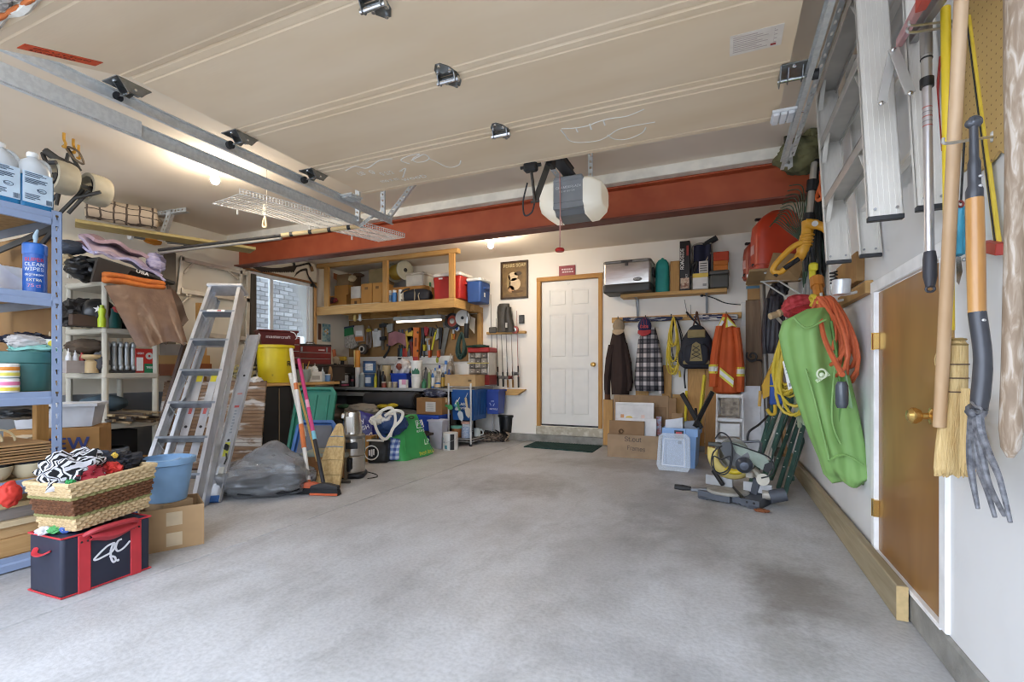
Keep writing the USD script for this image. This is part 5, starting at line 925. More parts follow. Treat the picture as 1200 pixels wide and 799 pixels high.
for px,y,h,r,c_,cap,band,l in((497,5.85,.13,.035,'2f6b4a','2f6b4a',None,'low green tin lying near the white tubs'),(499,6.1,.30,.03,'6a6f74','3a3b3d',None,'grey tall bottle behind the white tubs'),(503,5.9,.27,.022,'7a8f52','d0d0c8',None,'olive slim bottle in the bench bottle row'),(507,5.95,.25,.022,'3a6fb0','e0e0e0','d8d8d4','blue slim bottle in the bench bottle row'),(510,6.1,.29,.03,'cfd3d6','6a8fc0',None,'white bottle with blue cap in the bench bottle row'),
         (513,5.9,.10,.045,'2f68a8','d4d4d0','c9b088','round blue tin low on the bench near the cart'),(514,6.12,.24,.055,'b5afa2','8a8478','d0c6b4','pale wide jar behind the round blue tin'),(519,5.95,.26,.026,'37383a','c8c8c8','a8862f','dark bottle with tan label beside the cart'),(522,6.1,.20,.05,'54504a','b9b5ac',None,'brown jar at the end of the bench by the cart'),(515,6.2,.33,.035,'d9d6cc','2f3c8a',None,'tall cream bottle with navy cap at the back of the bench')):
 bottle(l,mbp(px,y),r,h,C_(c_),cap=C_(cap),band=C_(band)if band else None)
for px,y,z0,c_,r,l in((500,6.3,.93,'b9b5ae',(.10,.08,.10),'grey plastic parcel behind the bottle row on the bench'),(517,6.3,.97,'c9c6bd',(.14,.09,.10),'white crumpled bag behind the bench bottles under the hacksaw'),(476,6.33,.90,'55504a',(.12,.07,.12),'dark bag behind the blue crate')):heap('bench_bag',l,'bag',P(px,440,y=y)*(1,1,0)+(0,0,z0),r,mat(c_,.5),int(px),.4,3)
q=mbp(401,6.1)
t=T('cordless_drill','yellow and black cordless drill lying behind the paint cans','drill',(P(401,423,y=6.15)[0],6.15,P(401,427,y=6.15)[2]));t.p('motor',box(-.10,.08,-.03,.03,.06,.13,.015),mat('c9a52a',.5));t.p('grip',box(-.02,.03,-.025,.025,-.06,.07,.012),BLACK);t.p('chuck',xf(lathe([(0,0),(.028,0),(.015,.06),(0,.06)],12),frame((-.10,0,.095),(0,1,0),(0,0,1))),DARK)
one('black_case_box','black case under the drill at the back corner of the bench','case',box(-5.72,P(410,430,y=6.2)[0],6.02,6.38,BT_,P(401,428,y=6.15)[2],.01),mat('2b2724',.6))
t=T('soft_toy','cream and orange soft figure leaning in the bench corner','toy',tuple(P(394,422,y=6.0)));t.p('body',blob((0,0,0),(.06,.05,.07),.2,2,3),mat('b9a890',.9));t.p('orange_top',rod((-.03,0,.05),(-.05,0,.17),.028,8),mat('b0603a',.7));t.p('stand',box(-.03,.03,-.03,.03,-.20,-.05,.004),DARK)
# pegboard tools, all on the board
py_=6.45
def pg(px,py,y=None):return P(px,py,y=y or py_)
def tool(name,lab,cat,parts):
 t=T(name,lab,cat,tuple(parts[0][3]if len(parts[0])>3 else comb(parts[0][1])[0].mean(0)))
 for nm,m,mm,*_ in parts:t.p(nm,m,mm,w=True)
 return t
def slab(px,th=.02,y=py_):
 q=[P(a,b,y=y)for a,b in px];p=[(k[0],k[2])for k in q]
 return exty(p if Polygon(p).exterior.is_ccw else p[::-1],y-th,y)
def stick(a,b,r,n=8,y=py_-.02):return rod(P(*a,y=y),P(*b,y=y),r,n)
ZIP=mat('7d7a74',.3,c2='c2bdb4',scale=40,stretch=(3,3,.7))
tool('zip_bag','clear bag of rods with a green card top hung at the wall corner','bag',[('bag',slab([(399,391),(415,388),(421,405),(415,409),(407,407)],.06),ZIP),('green_top',slab([(397,387.5),(416,383.5),(417,392),(401,396)],.065),mat('1f6a3c',.5)),('header',slab([(396,386),(417,381.5),(417,383.5),(396,388)],.07),mat('30324a',.5))])
tool('wire_pack','grey coil of wire beside the green-topped bag','wire coil',[('coil',tube(coil(pg(413,385,6.42),7,.22,.34,3,.02),.006,5),mat('6a645a',.5))])
tool('hardware_pack','carded pack with an orange label hung on the tool board','carded pack',[('pack',slab([(416,382),(427,381),(428,400),(417,401)],.04),mat('b8aea2',.4)),('orange_label',slab([(418,395),(427.5,394.5),(427.5,399.5),(418,400)],.045),mat('d0762c',.5)),('white_window',slab([(419,388),(426,387.5),(426.5,393),(419,393.5)],.05),WHITE)])
tool('twine_hank','tan and yellow hank of twine on the tool board','twine',[('hank',tube(coil(pg(432.5,382,6.42),7,.12,.36,5,.02),.008,5),mat('8d7f76',.9)),('yellow_knot',blob(pg(432,387,6.41),(.05,.03,.03),.3,3,1),mat('b9a436',.8))])
tool('white_packet','white folded packet hung beside the twine hank','packet',[('packet',slab([(437.5,388),(447,387),(447.5,405),(439,407)],.03),mat('cfd0cf',.6)),('clip',slab([(440,385.5),(444,385),(444,389),(440,389)],.035),STEEL)])
tool('bar_clamp','steel bar clamp hung beside the white packet','clamp',[('bar',slab([(448,378),(450.5,378),(450.5,410),(448,410)],.02),mat('6d655a',.5,.5)),('jaw',slab([(446,380),(455,379),(455,383),(446,384)],.04),DARK),('slide',slab([(446.5,395),(453,394),(453,398),(446.5,399)],.04),DARK)])
tool('bar_clamp','second bar clamp with a bright jaw beside the pink cloth','clamp',[('bar',slab([(456,379),(458,379),(458,406),(456,406)],.02),mat('6d655a',.5,.5)),('jaw',slab([(454,381),(462,379),(462,388),(456,390)],.04),mat('8d8a84',.35,.8))])
tool('pink_cloth','dusty pink cloth draped over the tool board hooks','cloth',[('cloth',sheet(lambda u,v:pg(456+19*u+2*v*(u-.5),388+3*abs(u-.4)*2+(14+2*math.sin(7*u))*v,6.40-.02*math.sin(9*u)),14,8,.01),mat('9c6c70',.9))])
for k in range(5):tool('screwdriver',f'{("black", "grey", "dark blue", "brown", "steel")[k]} handled screwdriver in the row above the pink cloth','screwdriver',[('handle',stick((467.5+2.2*k,386),(467.5+2.2*k,391),.012),mat(('222222','6a6c70','2a3450','6a4a34','8d9094')[k],.5)),('shaft',stick((467.5+2.2*k,391),(467.6+2.2*k,396),.005),STEEL)])
for k in range(5):tool('pliers',f'{("black", "teal", "red", "orange-red", "grey")[k]} gripped pliers in the row below the pink cloth','pliers',[('jaw',stick((468+2.9*k,404),(468+2.9*k,408),.012),DARK),('grip',slab([(466.8+2.9*k,408),(469.2+2.9*k,408),(469.4+2.9*k,418),(468.4+2.9*k,418),(468+2.9*k,411),(467.6+2.9*k,418),(466.6+2.9*k,418)],.02),mat(('1d1d1f','2c6a72','a82c24','b5462e','77797c')[k],.5))])
tool('claw_hammer','black handled hammer hung askew below the pink cloth','hammer',[('handle',tube([pg(457,404,6.42),pg(455,411,6.41),pg(450,419,6.42)],[.013,.016,.02],8),BLACK),('head',bar(pg(453.5,404.5,6.42),pg(460,403.5,6.42),.035,.035),DARK)])
tool('tape_roll','roll of dark tape with white core leaning on the white ledge','tape roll',[('roll',xf(lathe([(.04,-.025),(.085,-.025),(.085,.025),(.04,.025)],22),frame(P(426,409,y=6.36),(1,0,0),(0,0,1))),mat('4a453f',.5)),('core',xf(lathe([(.036,-.027),(.055,-.027),(.055,.027),(.036,.027)],22),frame(P(425,409,y=6.36),(1,0,0),(0,0,1))),mat('c9c4ba',.6)),('peg',rod(P(426,409,y=6.34),P(426,409,y=6.475),.03,8),DARK)])
tool('yellow_pouch','yellow and black tool pouch left of the orange level','tool pouch',[('pouch',slab([(477,389),(481,386),(486,388),(485,396),(481,400),(479,412),(477.5,396)],.05),mat('c9a63c',.6)),('black_patch',slab([(480,385),(484,384),(484.5,388),(480.5,390)],.06),BLACK)])
tool('pipe_wrench','dark red pipe wrench slanting beside the orange level','wrench',[('handle',bar(pg(481,399,6.42),pg(486,420,6.42),.03,.05),mat('6a201c',.5)),('jaw',slab([(479,394),(485,394),(486,400),(480,401)],.05),DARK)])
lv=[(486.5,384),(493,384),(492,422),(486,422)];tool('spirit_level','bright orange spirit level hung upright on the tool board','spirit level',[('body',slab(lv,.05),mat('d8742a',.45))]+[('vial',xf(lathe([(0,0),(.018,0),(.018,.005),(0,.005)],14),frame(pg(489.6,yy,6.398),(1,0,0),(0,0,1))),mat('3a2a1c',.3))for yy in(389.5,411)]+[('slot',slab([(488.4,396),(490.6,396),(490.2,406),(488,406)],.054),mat('8a3f14',.5)),('end_cap',slab([(486.2,418),(492,418),(491.6,423),(486.2,423)],.052),mat('c03c34',.5))])
tool('steel_snips','grey steel snips with long handles right of the orange level','snips',[('blade',slab([(495,384),(498.5,384),(498,398),(495.5,398)],.03),DARK),('handle',slab([(494.6,397),(496,397),(494,419),(492.6,419)],.025),mat('35373a',.5)),('handle',slab([(496.4,397),(498,397),(498.5,418),(497,418)],.025),mat('35373a',.5))])
tool('red_clamp','red spring clamp at the top of the tool board','spring clamp',[('arm',slab([(497,384),(500,382.5),(502,391),(499.5,394)],.03),mat('a3262a',.5)),('arm',slab([(500.5,383),(503,384.5),(501.5,394),(500,392)],.026),mat('a3262a',.5))])
tool('grey_clamp','black spring clamp beside the red one','spring clamp',[('arm',slab([(504,383),(507.5,384),(506,394),(504.5,394)],.03),mat('3c3c3e',.5)),('arm',slab([(508,383.5),(510,385),(508.5,394),(507,394)],.026),mat('3c3c3e',.5))])
tool('folding_rule','bright yellow folding rule slanting across the tool board','folding rule',[('rule',bar(pg(511,387,6.38),pg(506,410,6.38),.015,.024),mat('d8cc22',.5)),('top_joint',bar(pg(510.7,385,6.38),pg(510.4,389,6.38),.02,.035),DARK)])
tool('hacksaw','hacksaw with orange handles and a brown frame low on the tool board','hacksaw',[('frame',tube([pg(505,412),pg(505,418),pg(515,418),pg(515.5,412)],.012,7),mat('6a4a34',.5)),('handle',slab([(503.5,411),(506,410.5),(506,418.5),(503.8,419)],.05),mat('d0602c',.5)),('handle',slab([(513.8,411),(516,410.5),(516.4,418),(514,419)],.05),mat('d0602c',.5))])
tool('white_pump_can','white and black oil can in the middle of the tool board','oil can',[('body',slab([(511.5,386),(516,385),(516,397),(512,399)],.06),mat('a8a8a4',.4)),('spout',stick((513.5,386),(511,381),.008),DARK),('black_back',slab([(515,383),(519,384),(517,409),(514.5,409)],.02),mat('2c2a2a',.5))])
tool('yellow_scraper','yellow handled scraper low on the tool board among the grips','scraper',[('handle',slab([(497.6,404),(499.8,404),(499.5,411),(498,411)],.05),mat('d2c02a',.5)),('blade',slab([(495.5,411),(501.5,411),(501,416),(496,416)],.01),STEEL)])
tool('small_square','steel square hung beside the yellow scraper','square',[('blade',slab([(500.6,398),(502.2,398),(502.2,416),(500.6,416)],.012),STEEL),('stock',slab([(499,396.5),(504.5,396.5),(504.5,399.5),(499,399.5)],.025),mat('8f8c84',.5))])
tool('chisel','wooden handled chisel hung under the spring clamps','chisel',[('handle',stick((503,398),(503,404),.014),mat('9a6a3a',.6)),('blade',stick((503,404),(503.2,414),.007),STEEL)])
tool('green_tag','olive oval tag hanging under the hacksaw','tag',[('tag',xf(lathe([(0,0),(.03,0),(.03,.006),(0,.006)],14),frame(pg(512.5,422,6.36),(1,0,0),(0,0,1))@np.diag([.8,1.5,1,1.])),mat('9aa03a',.6)),('cord',rod(pg(512.5,418,6.40),pg(512.5,421,6.365),.004,5),DARK)])
tool('hand_saw','long grey hand saw hung slanting on the tool board','hand saw',[('blade',slab([(521,381),(528,379),(520,418),(516,419)],.008),mat('77756f',.4,.7)),('handle',slab([(520,378),(528,376),(528.5,382),(520.5,384)],.03),mat('5c5a56',.5))])
def disc(px,py,r,th,y):return xf(lathe([(0,0),(r,0),(r,th),(0,th)],28),frame(P(px,py,y=y),(1,0,0),(0,0,1)))
tool('cord_reel','red reel wound with black cord under the loft corner','cord reel',[('reel',disc(532,376.5,.115,.05,6.42),mat('a5402f',.5)),('cord_coil',xf(lathe([(.085,-.01),(.12,-.01),(.12,.06),(.085,.06)],28),frame(P(532,376.5,y=6.42),(1,0,0),(0,0,1))),BLACK),('hub',disc(532,376.5,.04,.06,6.42),STEEL)])
heap('black_trigger','black trigger clamp hanging left of the red reel','clamp',P(524.5,377.5,y=6.42),(.045,.03,.07),BLACK,3,.3)
tool('wire_spool','white disc spool with a black hub beside the red reel','spool',[('face',disc(542.5,372.5,.12,.015,6.30),mat('dcd8d0',.5)),('barrel',disc(542.5,372.5,.08,-.12,6.30)if False else xf(lathe([(0,-.11),(.08,-.11),(.08,0),(0,0)],20),frame(P(542.5,372.5,y=6.30),(1,0,0),(0,0,1))),mat('c9c2b4',.6)),('hub',disc(542.5,372.5,.024,.02,6.30),BLACK),('peg',rod(P(542.5,372.5,y=6.38),P(542.5,372.5,y=6.47),.012,8),STEEL)])
tool('parchment_bag','cream paper bag hung right of the white spool','bag',[('bag',sheet(lambda u,v:P(548+9*u-1*v,369+4*u+18*v*(.6+.4*u),y=6.40-.03*math.sin(3*u)),8,6,.012),mat('cdc3b0',.8))])
tool('telescopic_torch','black ribbed torch with a steel tip hung before the cream bag','torch',[('body',rod(P(547,379,y=6.2),P(546.5,396,y=6.2),.036,12),BLACK),('tip',rod(P(547.5,371,y=6.2),P(547.2,379,y=6.2),.014,8),STEEL),('aerial',rod(P(547.3,360,y=6.2),P(547.4,371,y=6.2),.005,6),DARK),('peg',rod(P(547,384,y=6.23),P(547,384,y=6.47),.01,6),STEEL)])
tool('blue_tape','blue tape roll hanging under the red reel','tape roll',[('tape',xf(lathe([(.022,0),(.042,0),(.042,.03),(.022,.03)],18),frame(P(536.5,385,y=6.43),(1,0,0),(0,0,1))),mat('c9c8c4',.5)),('blue_core',disc(536.5,385,.024,.034,6.43),mat('2c50a8',.5))])
tool('small_pliers','yellow and orange small pliers below the blue tape','pliers',[('grip',slab([(529.5,391),(531,391),(531.5,397),(530,398)],.02),mat('d09a2a',.5)),('grip',slab([(532.4,391),(534,391),(533,398),(531.9,397)],.02),mat('c8702c',.5)),('jaw',slab([(531,386),(533,386),(533,391),(531,391)],.02),STEEL)])
HG=mat('23403a',.6)
tool('garden_hose_bundle','dark green hose bundle hanging beside the clear drawer cabinet','hose',[('hose',tube(coil(P(541,390,y=6.1),8,.20,.36,12,.06),.014,6),HG),('peg',rod(P(541,390,y=6.1),P(541,390,y=6.475),.012,6),STEEL)])
bottle('white mottled spray bottle at the foot of the tool board',(P(528,440,y=6.25)[0],6.25,BT_),.06,.46,mat('b0a898',.5,c2='8d7a66',scale=18),cap=C_('c9c4ba'),nozzle=True);bottle('blue and white labelled bottle left of the mottled one',(P(521.5,440,y=6.25)[0],6.28,BT_),.05,.40,C_('c2c9d4'),cap=C_('4a78b8'),band=C_('4f7fc0'))
bottle('navy bottle between the mottled bottle and the cart',(P(527.5,440,y=6.15)[0],6.12,BT_),.03,.27,C_('24407c'),cap=C_('24407c'))
# strip light under the loft
la,lc=P(463,377,y=6.05),P(519,374,y=6.05)
t=T('strip_light','grey strip light hung under the pine loft above the tools','strip light',tuple((la+lc)/2));t.p('hood',box(la[0],lc[0],6.0,6.12,la[2]+.01,la[2]+.07,.006),mat('8e8f8c',.45,.4),w=True);t.p('tube',rod(la+(.03,.0,-.002),np.array([lc[0]-.03,6.05,la[2]-.002]),.018,10),emit('fff4e4',1.3),w=True)
for x in(la[0]+.1,lc[0]-.1):t.p('hanger',rod((x,6.06,la[2]+.07),(x,6.06,1.88),.004,6),STEEL,w=True)
# ---------------------------------------------------------------- loft
lf=T('pine_loft','pine storage loft hung from the ceiling over the workbench','loft',(-4.55,6.1,1.87));fx0,fx1,fy=LX+.01,-3.34,5.75
lf.p('front_beam',box(fx0+.02,fx1,fy,fy+.04,1.872,2.0,.004),PINE,w=True);lf.p('side_beam',box(fx1-.04,fx1,fy+.041,6.49,1.872,2.0,.004),PINEY,w=True);lf.p('wall_beam',box(fx0+.02,fx1-.041,6.45,6.49,1.872,2.0,.004),PINE,w=True)
for x in np.linspace(fx0+.45,fx1-.45,4):lf.p('joist',box(x,x+.04,fy+.041,6.449,1.875,1.985,.003),PINEY,w=True)
for k in range(5):lf.p('deck_board',box(fx0+.03,fx1-.042,fy+.05+.142*k,fy+.05+.142*k+.138,1.986,2.004,.002),PINE,w=True)
for px in(382,451,529):x=P(px,330,y=fy)[0];lf.p('post',box(x-.045,x+.045,fy+.0,fy+.04,2.001,2.61,.004),PINEZ,w=True)
lf.p('top_plate',box(fx0+.02,fx1+.05,fy-.005,fy+.085,2.611,2.672,.004),PINE,w=True)
x=P(562,400,y=6.46)[0];lf.p('wall_post',box(x-.02,x+.045,6.42,6.49,1.25,1.871,.004),PINEZ,w=True);lf.p('wall_bracket',box(x-.02,x+.045,6.2,6.49,1.872,1.95,.004),PINEY,w=True)
ZL=2.006
def lc_(px0,px1,y):return P(px0,340,y=y)[0],P(px1,340,y=y)[0]
def lbox(l,px0,px1,y,h,z=ZL,d=.28,m=None,rz=0,**k):
 a,b=lc_(px0,px1,y);return carton(l,((a+b)/2,y+d/2,z),(b-a,d,h),rz,m or CARDO,**k)
g_=dict(tape=True)
lbox('wide carton at the bottom of the loft stack nearest the wall corner',386,406,6.0,.20);lbox('flat-flapped carton in the middle of the loft stack nearest the corner',392,408,6.02,.155,ZL+.205);lbox('grey-brown square carton on top of the loft stack nearest the corner',394.5,409,6.02,.17,ZL+.365,m=mat('8d7350',.8))
q=P(390,322,y=6.1);one('hinged_bracket','rusty orange bracket piece between the corner cartons and the wall','bracket',bar(q+(-.04,.05,0),q+(.12,.05,-.06),.03,.09),mat('a0602f',.6))
lbox('small carton with a dark mark under the white box on the loft',411,422,5.98,.13).p('print',box(-.02,.03,-.1412,-.139,.04,.09,0),mat('5c4020',.7));lbox('white square carton on the small marked carton',411,422.5,5.98,.18,ZL+.135,m=mat('d8d2c4',.7),tape=False)
heap('torn_flap','pale torn card flap curling off the white carton','card',P(413,326,y=5.97),(.07,.04,.05),mat('c9b890',.8),3,.4);heap('dark_cap_heap','dark cap lying on the white loft carton','cap',P(420,322.5,y=6.1),(.10,.07,.035),mat('5f452c',.8),5,.3)
for k,(a,b_,l)in enumerate(((423,435.5,'tall carton on the loft right of the white one'),(436.5,447.5,'tall carton on the loft beside the middle post'))):t=lbox(l,a,b_,5.92,.33);t.p('print',box(-.03,.03,-.1412,-.139,.24,.28,0),mat('7d5a30',.7))
lbox('grey square carton on top of the two tall loft cartons',432,449,5.98,.22,ZL+.335,m=mat('85734f',.8))
lbox('long low carton behind the spray bottles on the loft',456,498,6.0,.25,d=.30)
sp_=P(463,316,y=6.02)
t=T('cable_drum','big cable drum with a pale grey disc face and yellow winding on the loft','cable drum',(sp_[0],6.15,sp_[2]));fr=frame((0,0,0),(.35,.94,0),(0,0,1))
t.p('disc',xf(lathe([(0,.12),(.15,.12),(.15,.135),(0,.135)],32),fr),mat('a8a693',.5));t.p('disc',xf(lathe([(0,-.16),(.15,-.16),(.15,-.145),(0,-.145)],32),fr),mat('a8a693',.5));t.p('winding',xf(lathe([(0,-.14),(.115,-.14),(.115,.118),(0,.118)],28),fr),mat('b99b3c',.6));t.p('hub',xf(lathe([(0,.135),(.03,.135),(.03,.145),(0,.145)],16),fr),BLACK)
wa,wb_=lc_(474,495,6.1)
t=T('file_bin','white ribbed lidded bin on the long loft carton','storage bin',((wa+wb_)/2+.01,6.24,ZL+.256));t.p('bin',mv(rbox(wb_-wa,.26,0,.19,.02)),mat('cfcabb',.5));t.p('lid',mv(rbox(wb_-wa+.02,.28,.19,.225,.02)),mat('d8d3c6',.5))
one('green_folder','green folder edge sticking up behind the long loft carton','folder',box(P(499,340,y=6.28)[0],P(504.5,340,y=6.28)[0],6.27,6.30,ZL,P(500,331,y=6.28)[2],.002),mat('2c7a4c',.5))
for px,c_,l in((457,'c4c2b8','white spray bottle beside the middle loft post'),(462.5,'3a78b8','blue spray bottle with white cap on the loft edge'),(469.5,'c9c7ba','cream spray bottle between the blue one and the duffel bag')):q=P(px,345,y=5.86);spray(l,(q[0],5.86,ZL),.035,.185,C_(c_),WHITE,band=C_('5f86ac')if px==457 else None)
da,dc=P(472,350,y=5.9),P(503,350,y=5.9)
t=T('duffel_bag','black duffel bag with pale straps on the loft edge','duffel bag',((da[0]+dc[0])/2,5.95,ZL));hw=(dc[0]-da[0])/2
t.p('body',blob((0,0,.09),(hw,.11,.095),.1,2,4,.6,floor=0),mat('22242b',.7));t.p('end_panel',blob((-hw*.93,-.02,.08),(.05,.09,.075),.1,2,2),mat('b0a898',.8))
t.p('strap',tube(spline([(-hw*.9,-.10,.02),(-hw*1.02,-.11,.09),(-hw*.8,-.10,.17),(-hw*.4,-.08,.19)],6),.012,6),BLACK);t.p('strap',tube(spline([(.02,-.115,.01),(.03,-.12,.10),(.0,-.08,.18)],6),.008,6),mat('a39a86',.8));t.p('strap',tube(spline([(.10,-.11,.01),(.09,-.115,.09),(.13,-.08,.15)],6),.008,6),mat('a39a86',.8))
heap('red_black_glove','red and black glove lying on the loft beside the corner post','glove',P(389,352,y=5.9),(.10,.06,.045),mat('241f22',.8,c2='8a2c2c',scale=16),2,.4,floor=ZL)
one('cream_board','cream board lying along the front of the loft deck','board',box(P(390,352,y=5.85)[0],P(447,352,y=5.85)[0],5.80,5.88,ZL,ZL+.012,.002),mat('cdbd98',.7))
def cooler(l,x0,x1,y0,y1,z,h,m,lidm,tag=True,name='cool_box'):
 t=T(name,l,'cool box',((x0+x1)/2,(y0+y1)/2,z));w_,d_=x1-x0,y1-y0
 t.p('body',rbox(w_,d_,0,h*.86,.03,taper=.06),m,smooth=50);t.p('rib',mv(rbox(w_*.985,d_*.985,h*.42,h*.46,.03)),m,smooth=50);t.p('lid',rbox(w_+.012,d_+.012,h*.86,h,.03),lidm,smooth=50)
 for s in(-1,1):t.p('handle',[bc((s*(w_/2+.012),0,h*.60),(.035,d_*.4,.03),.008)],m)
 if tag:t.p('badge',box(-w_*.28,-w_*.14,-d_/2-.006,-d_/2+.01,h*.76,h*.82,.002),WHITE)
 return t
cooler('red cool box with a white lid on the loft corner',P(507,340,y=5.85)[0],-3.30,5.85,6.2,ZL,.37,mat('b02c24',.4),mat('e4e0d8',.4));cooler('blue cool box with a white lid overhanging the loft end',-3.285,-3.06,5.98,6.3,ZL-.045,.34,mat('274a86',.45),mat('d0d4d4',.4),False,name='blue_cool_box').p('label',box(.1165,.1185,-.06,-.02,.08,.14,.0),WHITE)
for px,c_,l in((416,'c9b06a','small yellow bulb hanging in a socket under the loft front'),(422,'c4c6c6','small silver bulb hanging in a socket under the loft front')):q=P(px,368,y=5.9);one('hanging_bulb',l,'bulb',[lathe([(0,1.87),(.02,1.87),(.022,1.82),(0,1.82)][::-1],12,(q[0],5.9,0)),blob((q[0],5.9,1.80),(.03,.03,.035),0,sub_=2)],mat(c_,.3))
# card picture beside the window
q=[P(a,b_,x=LX+.012)for a,b_ in((378,379),(387.5,379),(387.5,400),(378,400))]
t=T('flower_card','small blue and orange flower picture pinned to the wall by the window','picture',tuple(q[0]));t.p('card',box(LX+.004,LX+.010,q[0][1],q[1][1],q[3][2],q[0][2],.001),mat('6a98a6',.6,c2='a8c4c0',scale=26,lo=.4,hi=.6),w=True)
for k in range(6):a=k*math.pi/3;t.p('petal',blob(((LX+.011),(q[0][1]+q[1][1])/2+.028*math.cos(a),(q[0][2]+q[3][2])/2+.028*math.sin(a)+.02),(.002,.02,.02),0,sub_=2),mat('d8b26a',.6)if k%2 else mat('d6e0e0',.6),w=True)
q=[P(a,b_,x=LX+.012)for a,b_ in((373,379),(376,379),(376,398))];one('brown_strip','dark brown wooden strip on the wall beside the flower picture','wood strip',box(LX+.002,LX+.02,q[0][1],q[1][1],q[2][2],q[0][2],.002),mat('5a3a2a',.7))
# ================================================================ THE MIDDLE OF THE FLOOR
def fl_(px,py):return P(px,py,z=0)
# plastic covered seat pad heap
FILM=usdkit.material(stage,'/World/Looks/plastic_film',{'g':('geometry',{}),'n':('noise_texture',{'scale':8.,'detail':1.}),'b':('bump',{'strength':.7,'distance':.03}),'t':('transparent_bsdf',{'color':lin('e6e8ea')}),'f':('fresnel',{'IOR':1.6}),'a':('math',{'math_type':'add','value2':.17,'use_clamp':True}),'p':('principled_bsdf',{'base_color':lin('d6d9de'),'roughness':.06,'specular_ior_level':1.,'coat_weight':1.}),'x':('mix_closure',{})},
 [('g.position','n.vector'),('n.fac','b.height'),('b.normal','p.normal'),('b.normal','f.normal'),('f.fac','a.value1'),('a.value','x.fac'),('t.BSDF','x.closure1'),('p.BSDF','x.closure2')],surface='x.closure')
c=(fl_(258,590)+fl_(345,575))/2+np.array([-.06,.10,0])
t=T('plastic_wrapped_bundle','dark bundle wrapped in clear crinkled plastic on the floor by the ladder foot','bundle',tuple(c),32)
t.p('dark_pad',blob((0,0,.075),(.32,.21,.075),.12,2.5,6,.7,floor=.004),mat('23262e',.4))
v,f=blob((0,.02,.12),(.36,.25,.15),.22,3,3,.8,sub_=4,floor=.002);k=np.exp(-((v[:,0]-.06)**2+v[:,1]**2)/.03)*(v[:,2]>.12);v[:,2]+=k*.13
v+=.010*np.stack([meshkit.noise(v*16+s)-.5 for s in(1,9,17)],1)*2;v*=(1+.09*(.5-np.abs(2*meshkit.noise(v*9+5)-1)))[:,None];v[:,2]=np.maximum(v[:,2],.002)
t.p('plastic_cover',(v,f),FILM,smooth=True)
# green and blue sledges
def sledge(nm,l,px0,px1,py0,py1,D0,D1,m,m2=None):
 bl_,br_,tl_,tr2=P(px0,py1,D=D0),P(px1,py1,D=D0),P(px0,py0,D=D1),P(px1,py0,D=D1);o=(bl_+br_)/2
 t=T(nm,l,'sledge',tuple(o));r=br_-bl_;w_=np.linalg.norm(r);u=(tl_+tr2)/2-o;h=np.linalg.norm(u);fr=frame(o,r,u)
 po=Polygon([(-w_/2+.06,0),(w_/2-.06,0),(w_/2,.06),(w_/2,h-.06),(w_/2-.05,h),(-w_/2+.05,h),(-w_/2,h-.06),(-w_/2,.06)]).buffer(.02).buffer(-.02)
 inner=po.buffer(-.03)
 t.p('tray',xf([mv(ext(po,.012),z=-.03),ext(po.difference(inner),.02)if False else mv(ext(po.difference(inner),.05),z=-.03)],fr),m,w=True)
 for k in(-.3,0,.3):t.p('rib',xf(box(k*w_-.012,k*w_+.012,.08,h-.08,-.02,-.008,.004),fr),m,w=True)
 if m2:t.p('pad',xf(mv(ext(po.buffer(-.05),.012),z=-.015),fr),m2,w=True)
 return t
sledge('plastic_sledge','tall teal green plastic sledge leaning against the side bench',334,383,455,541,5.12,5.42,mat('1f7a66',.45))
sledge('plastic_sledge','blue rimmed sledge with a grey pad in front of the green sledge',337,386,494,548,4.78,5.02,mat('3a67a8',.45),mat('676a72',.7))
# brooms, hockey sticks
def pole(nm,l,cat,segs,D0,D1,px0,py0,px1,py1,r=.013):
 a,b=P(px0,py0,D=D0),P(px1,py1,D=D1);t=T(nm,l,cat,tuple(a))
 for f0,f1,c_,k in segs:t.p('handle',rod(L(a,b,f0),L(a,b,f1),r*k,12),mat(c_,.4),w=True)
 return t,a,b
def head(t,a,tgt,w_,m1,m2):
 r=tgt/np.linalg.norm(tgt);fw=np.array([-r[1],r[0],0]);fr=frame(a*(1,1,0),r,fw)
 t.p('bristles',xf(skin([[(x*w_/2*k,y*.028*k2,z)for x,y in((-1,-1),(0,-1),(1,-1),(1,1),(0,1),(-1,1))]for k,k2,z in((1.05,1.25,.002),(1,.9,.045),(.95,.8,.055))]),fr),m1,w=True);t.p('head_block',xf(skin([[(x*w_/2*k,y*.026*k2,z)for x,y in((-1,-1),(0,-1),(1,-1),(1,1),(0,1),(-1,1))]for k,k2,z in((.97,1,.05),(1,1.1,.06),(.95,1,.075),(.25,.8,.095))]),fr),m2,w=True)
 t.p('socket',rod(a*(1,1,0)+(0,0,.07),a,.02,10),m2,w=True)
OR=mat('d0693a',.6)
t,a,b=pole('curling_broom','white and orange banded curling broom leaning on the side bench','broom',[(0,.06,'c9683c',1.1),(.06,.27,'dcd8d2',1.15),(.27,.43,'c9703f',1.35),(.43,.68,'dedad4',1.2),(.68,.73,'cf7a4a',1.2),(.73,1,'e4e2dc',1.2)],3.97,4.55,363,574,341,409,.015)
head(t,P(368,583,z=0)+(0,0,.08)if False else a,np.array([.92,.4,0]),.20,mat('1f1f22',.9),mat('c25a34',.6))
t,a,b=pole('curling_broom','pink and black curling broom with an orange-edged head, farthest along the bench','broom',[(0,.03,'d88868',1.15),(.03,.36,'222226',1.1),(.36,.42,'7fc0d0',1.2),(.42,.60,'c8447a',1.1),(.60,.66,'e2a0b8',1.12),(.66,1.,'b8386c',1.1)],3.93,4.52,381,576,350,421,.015)
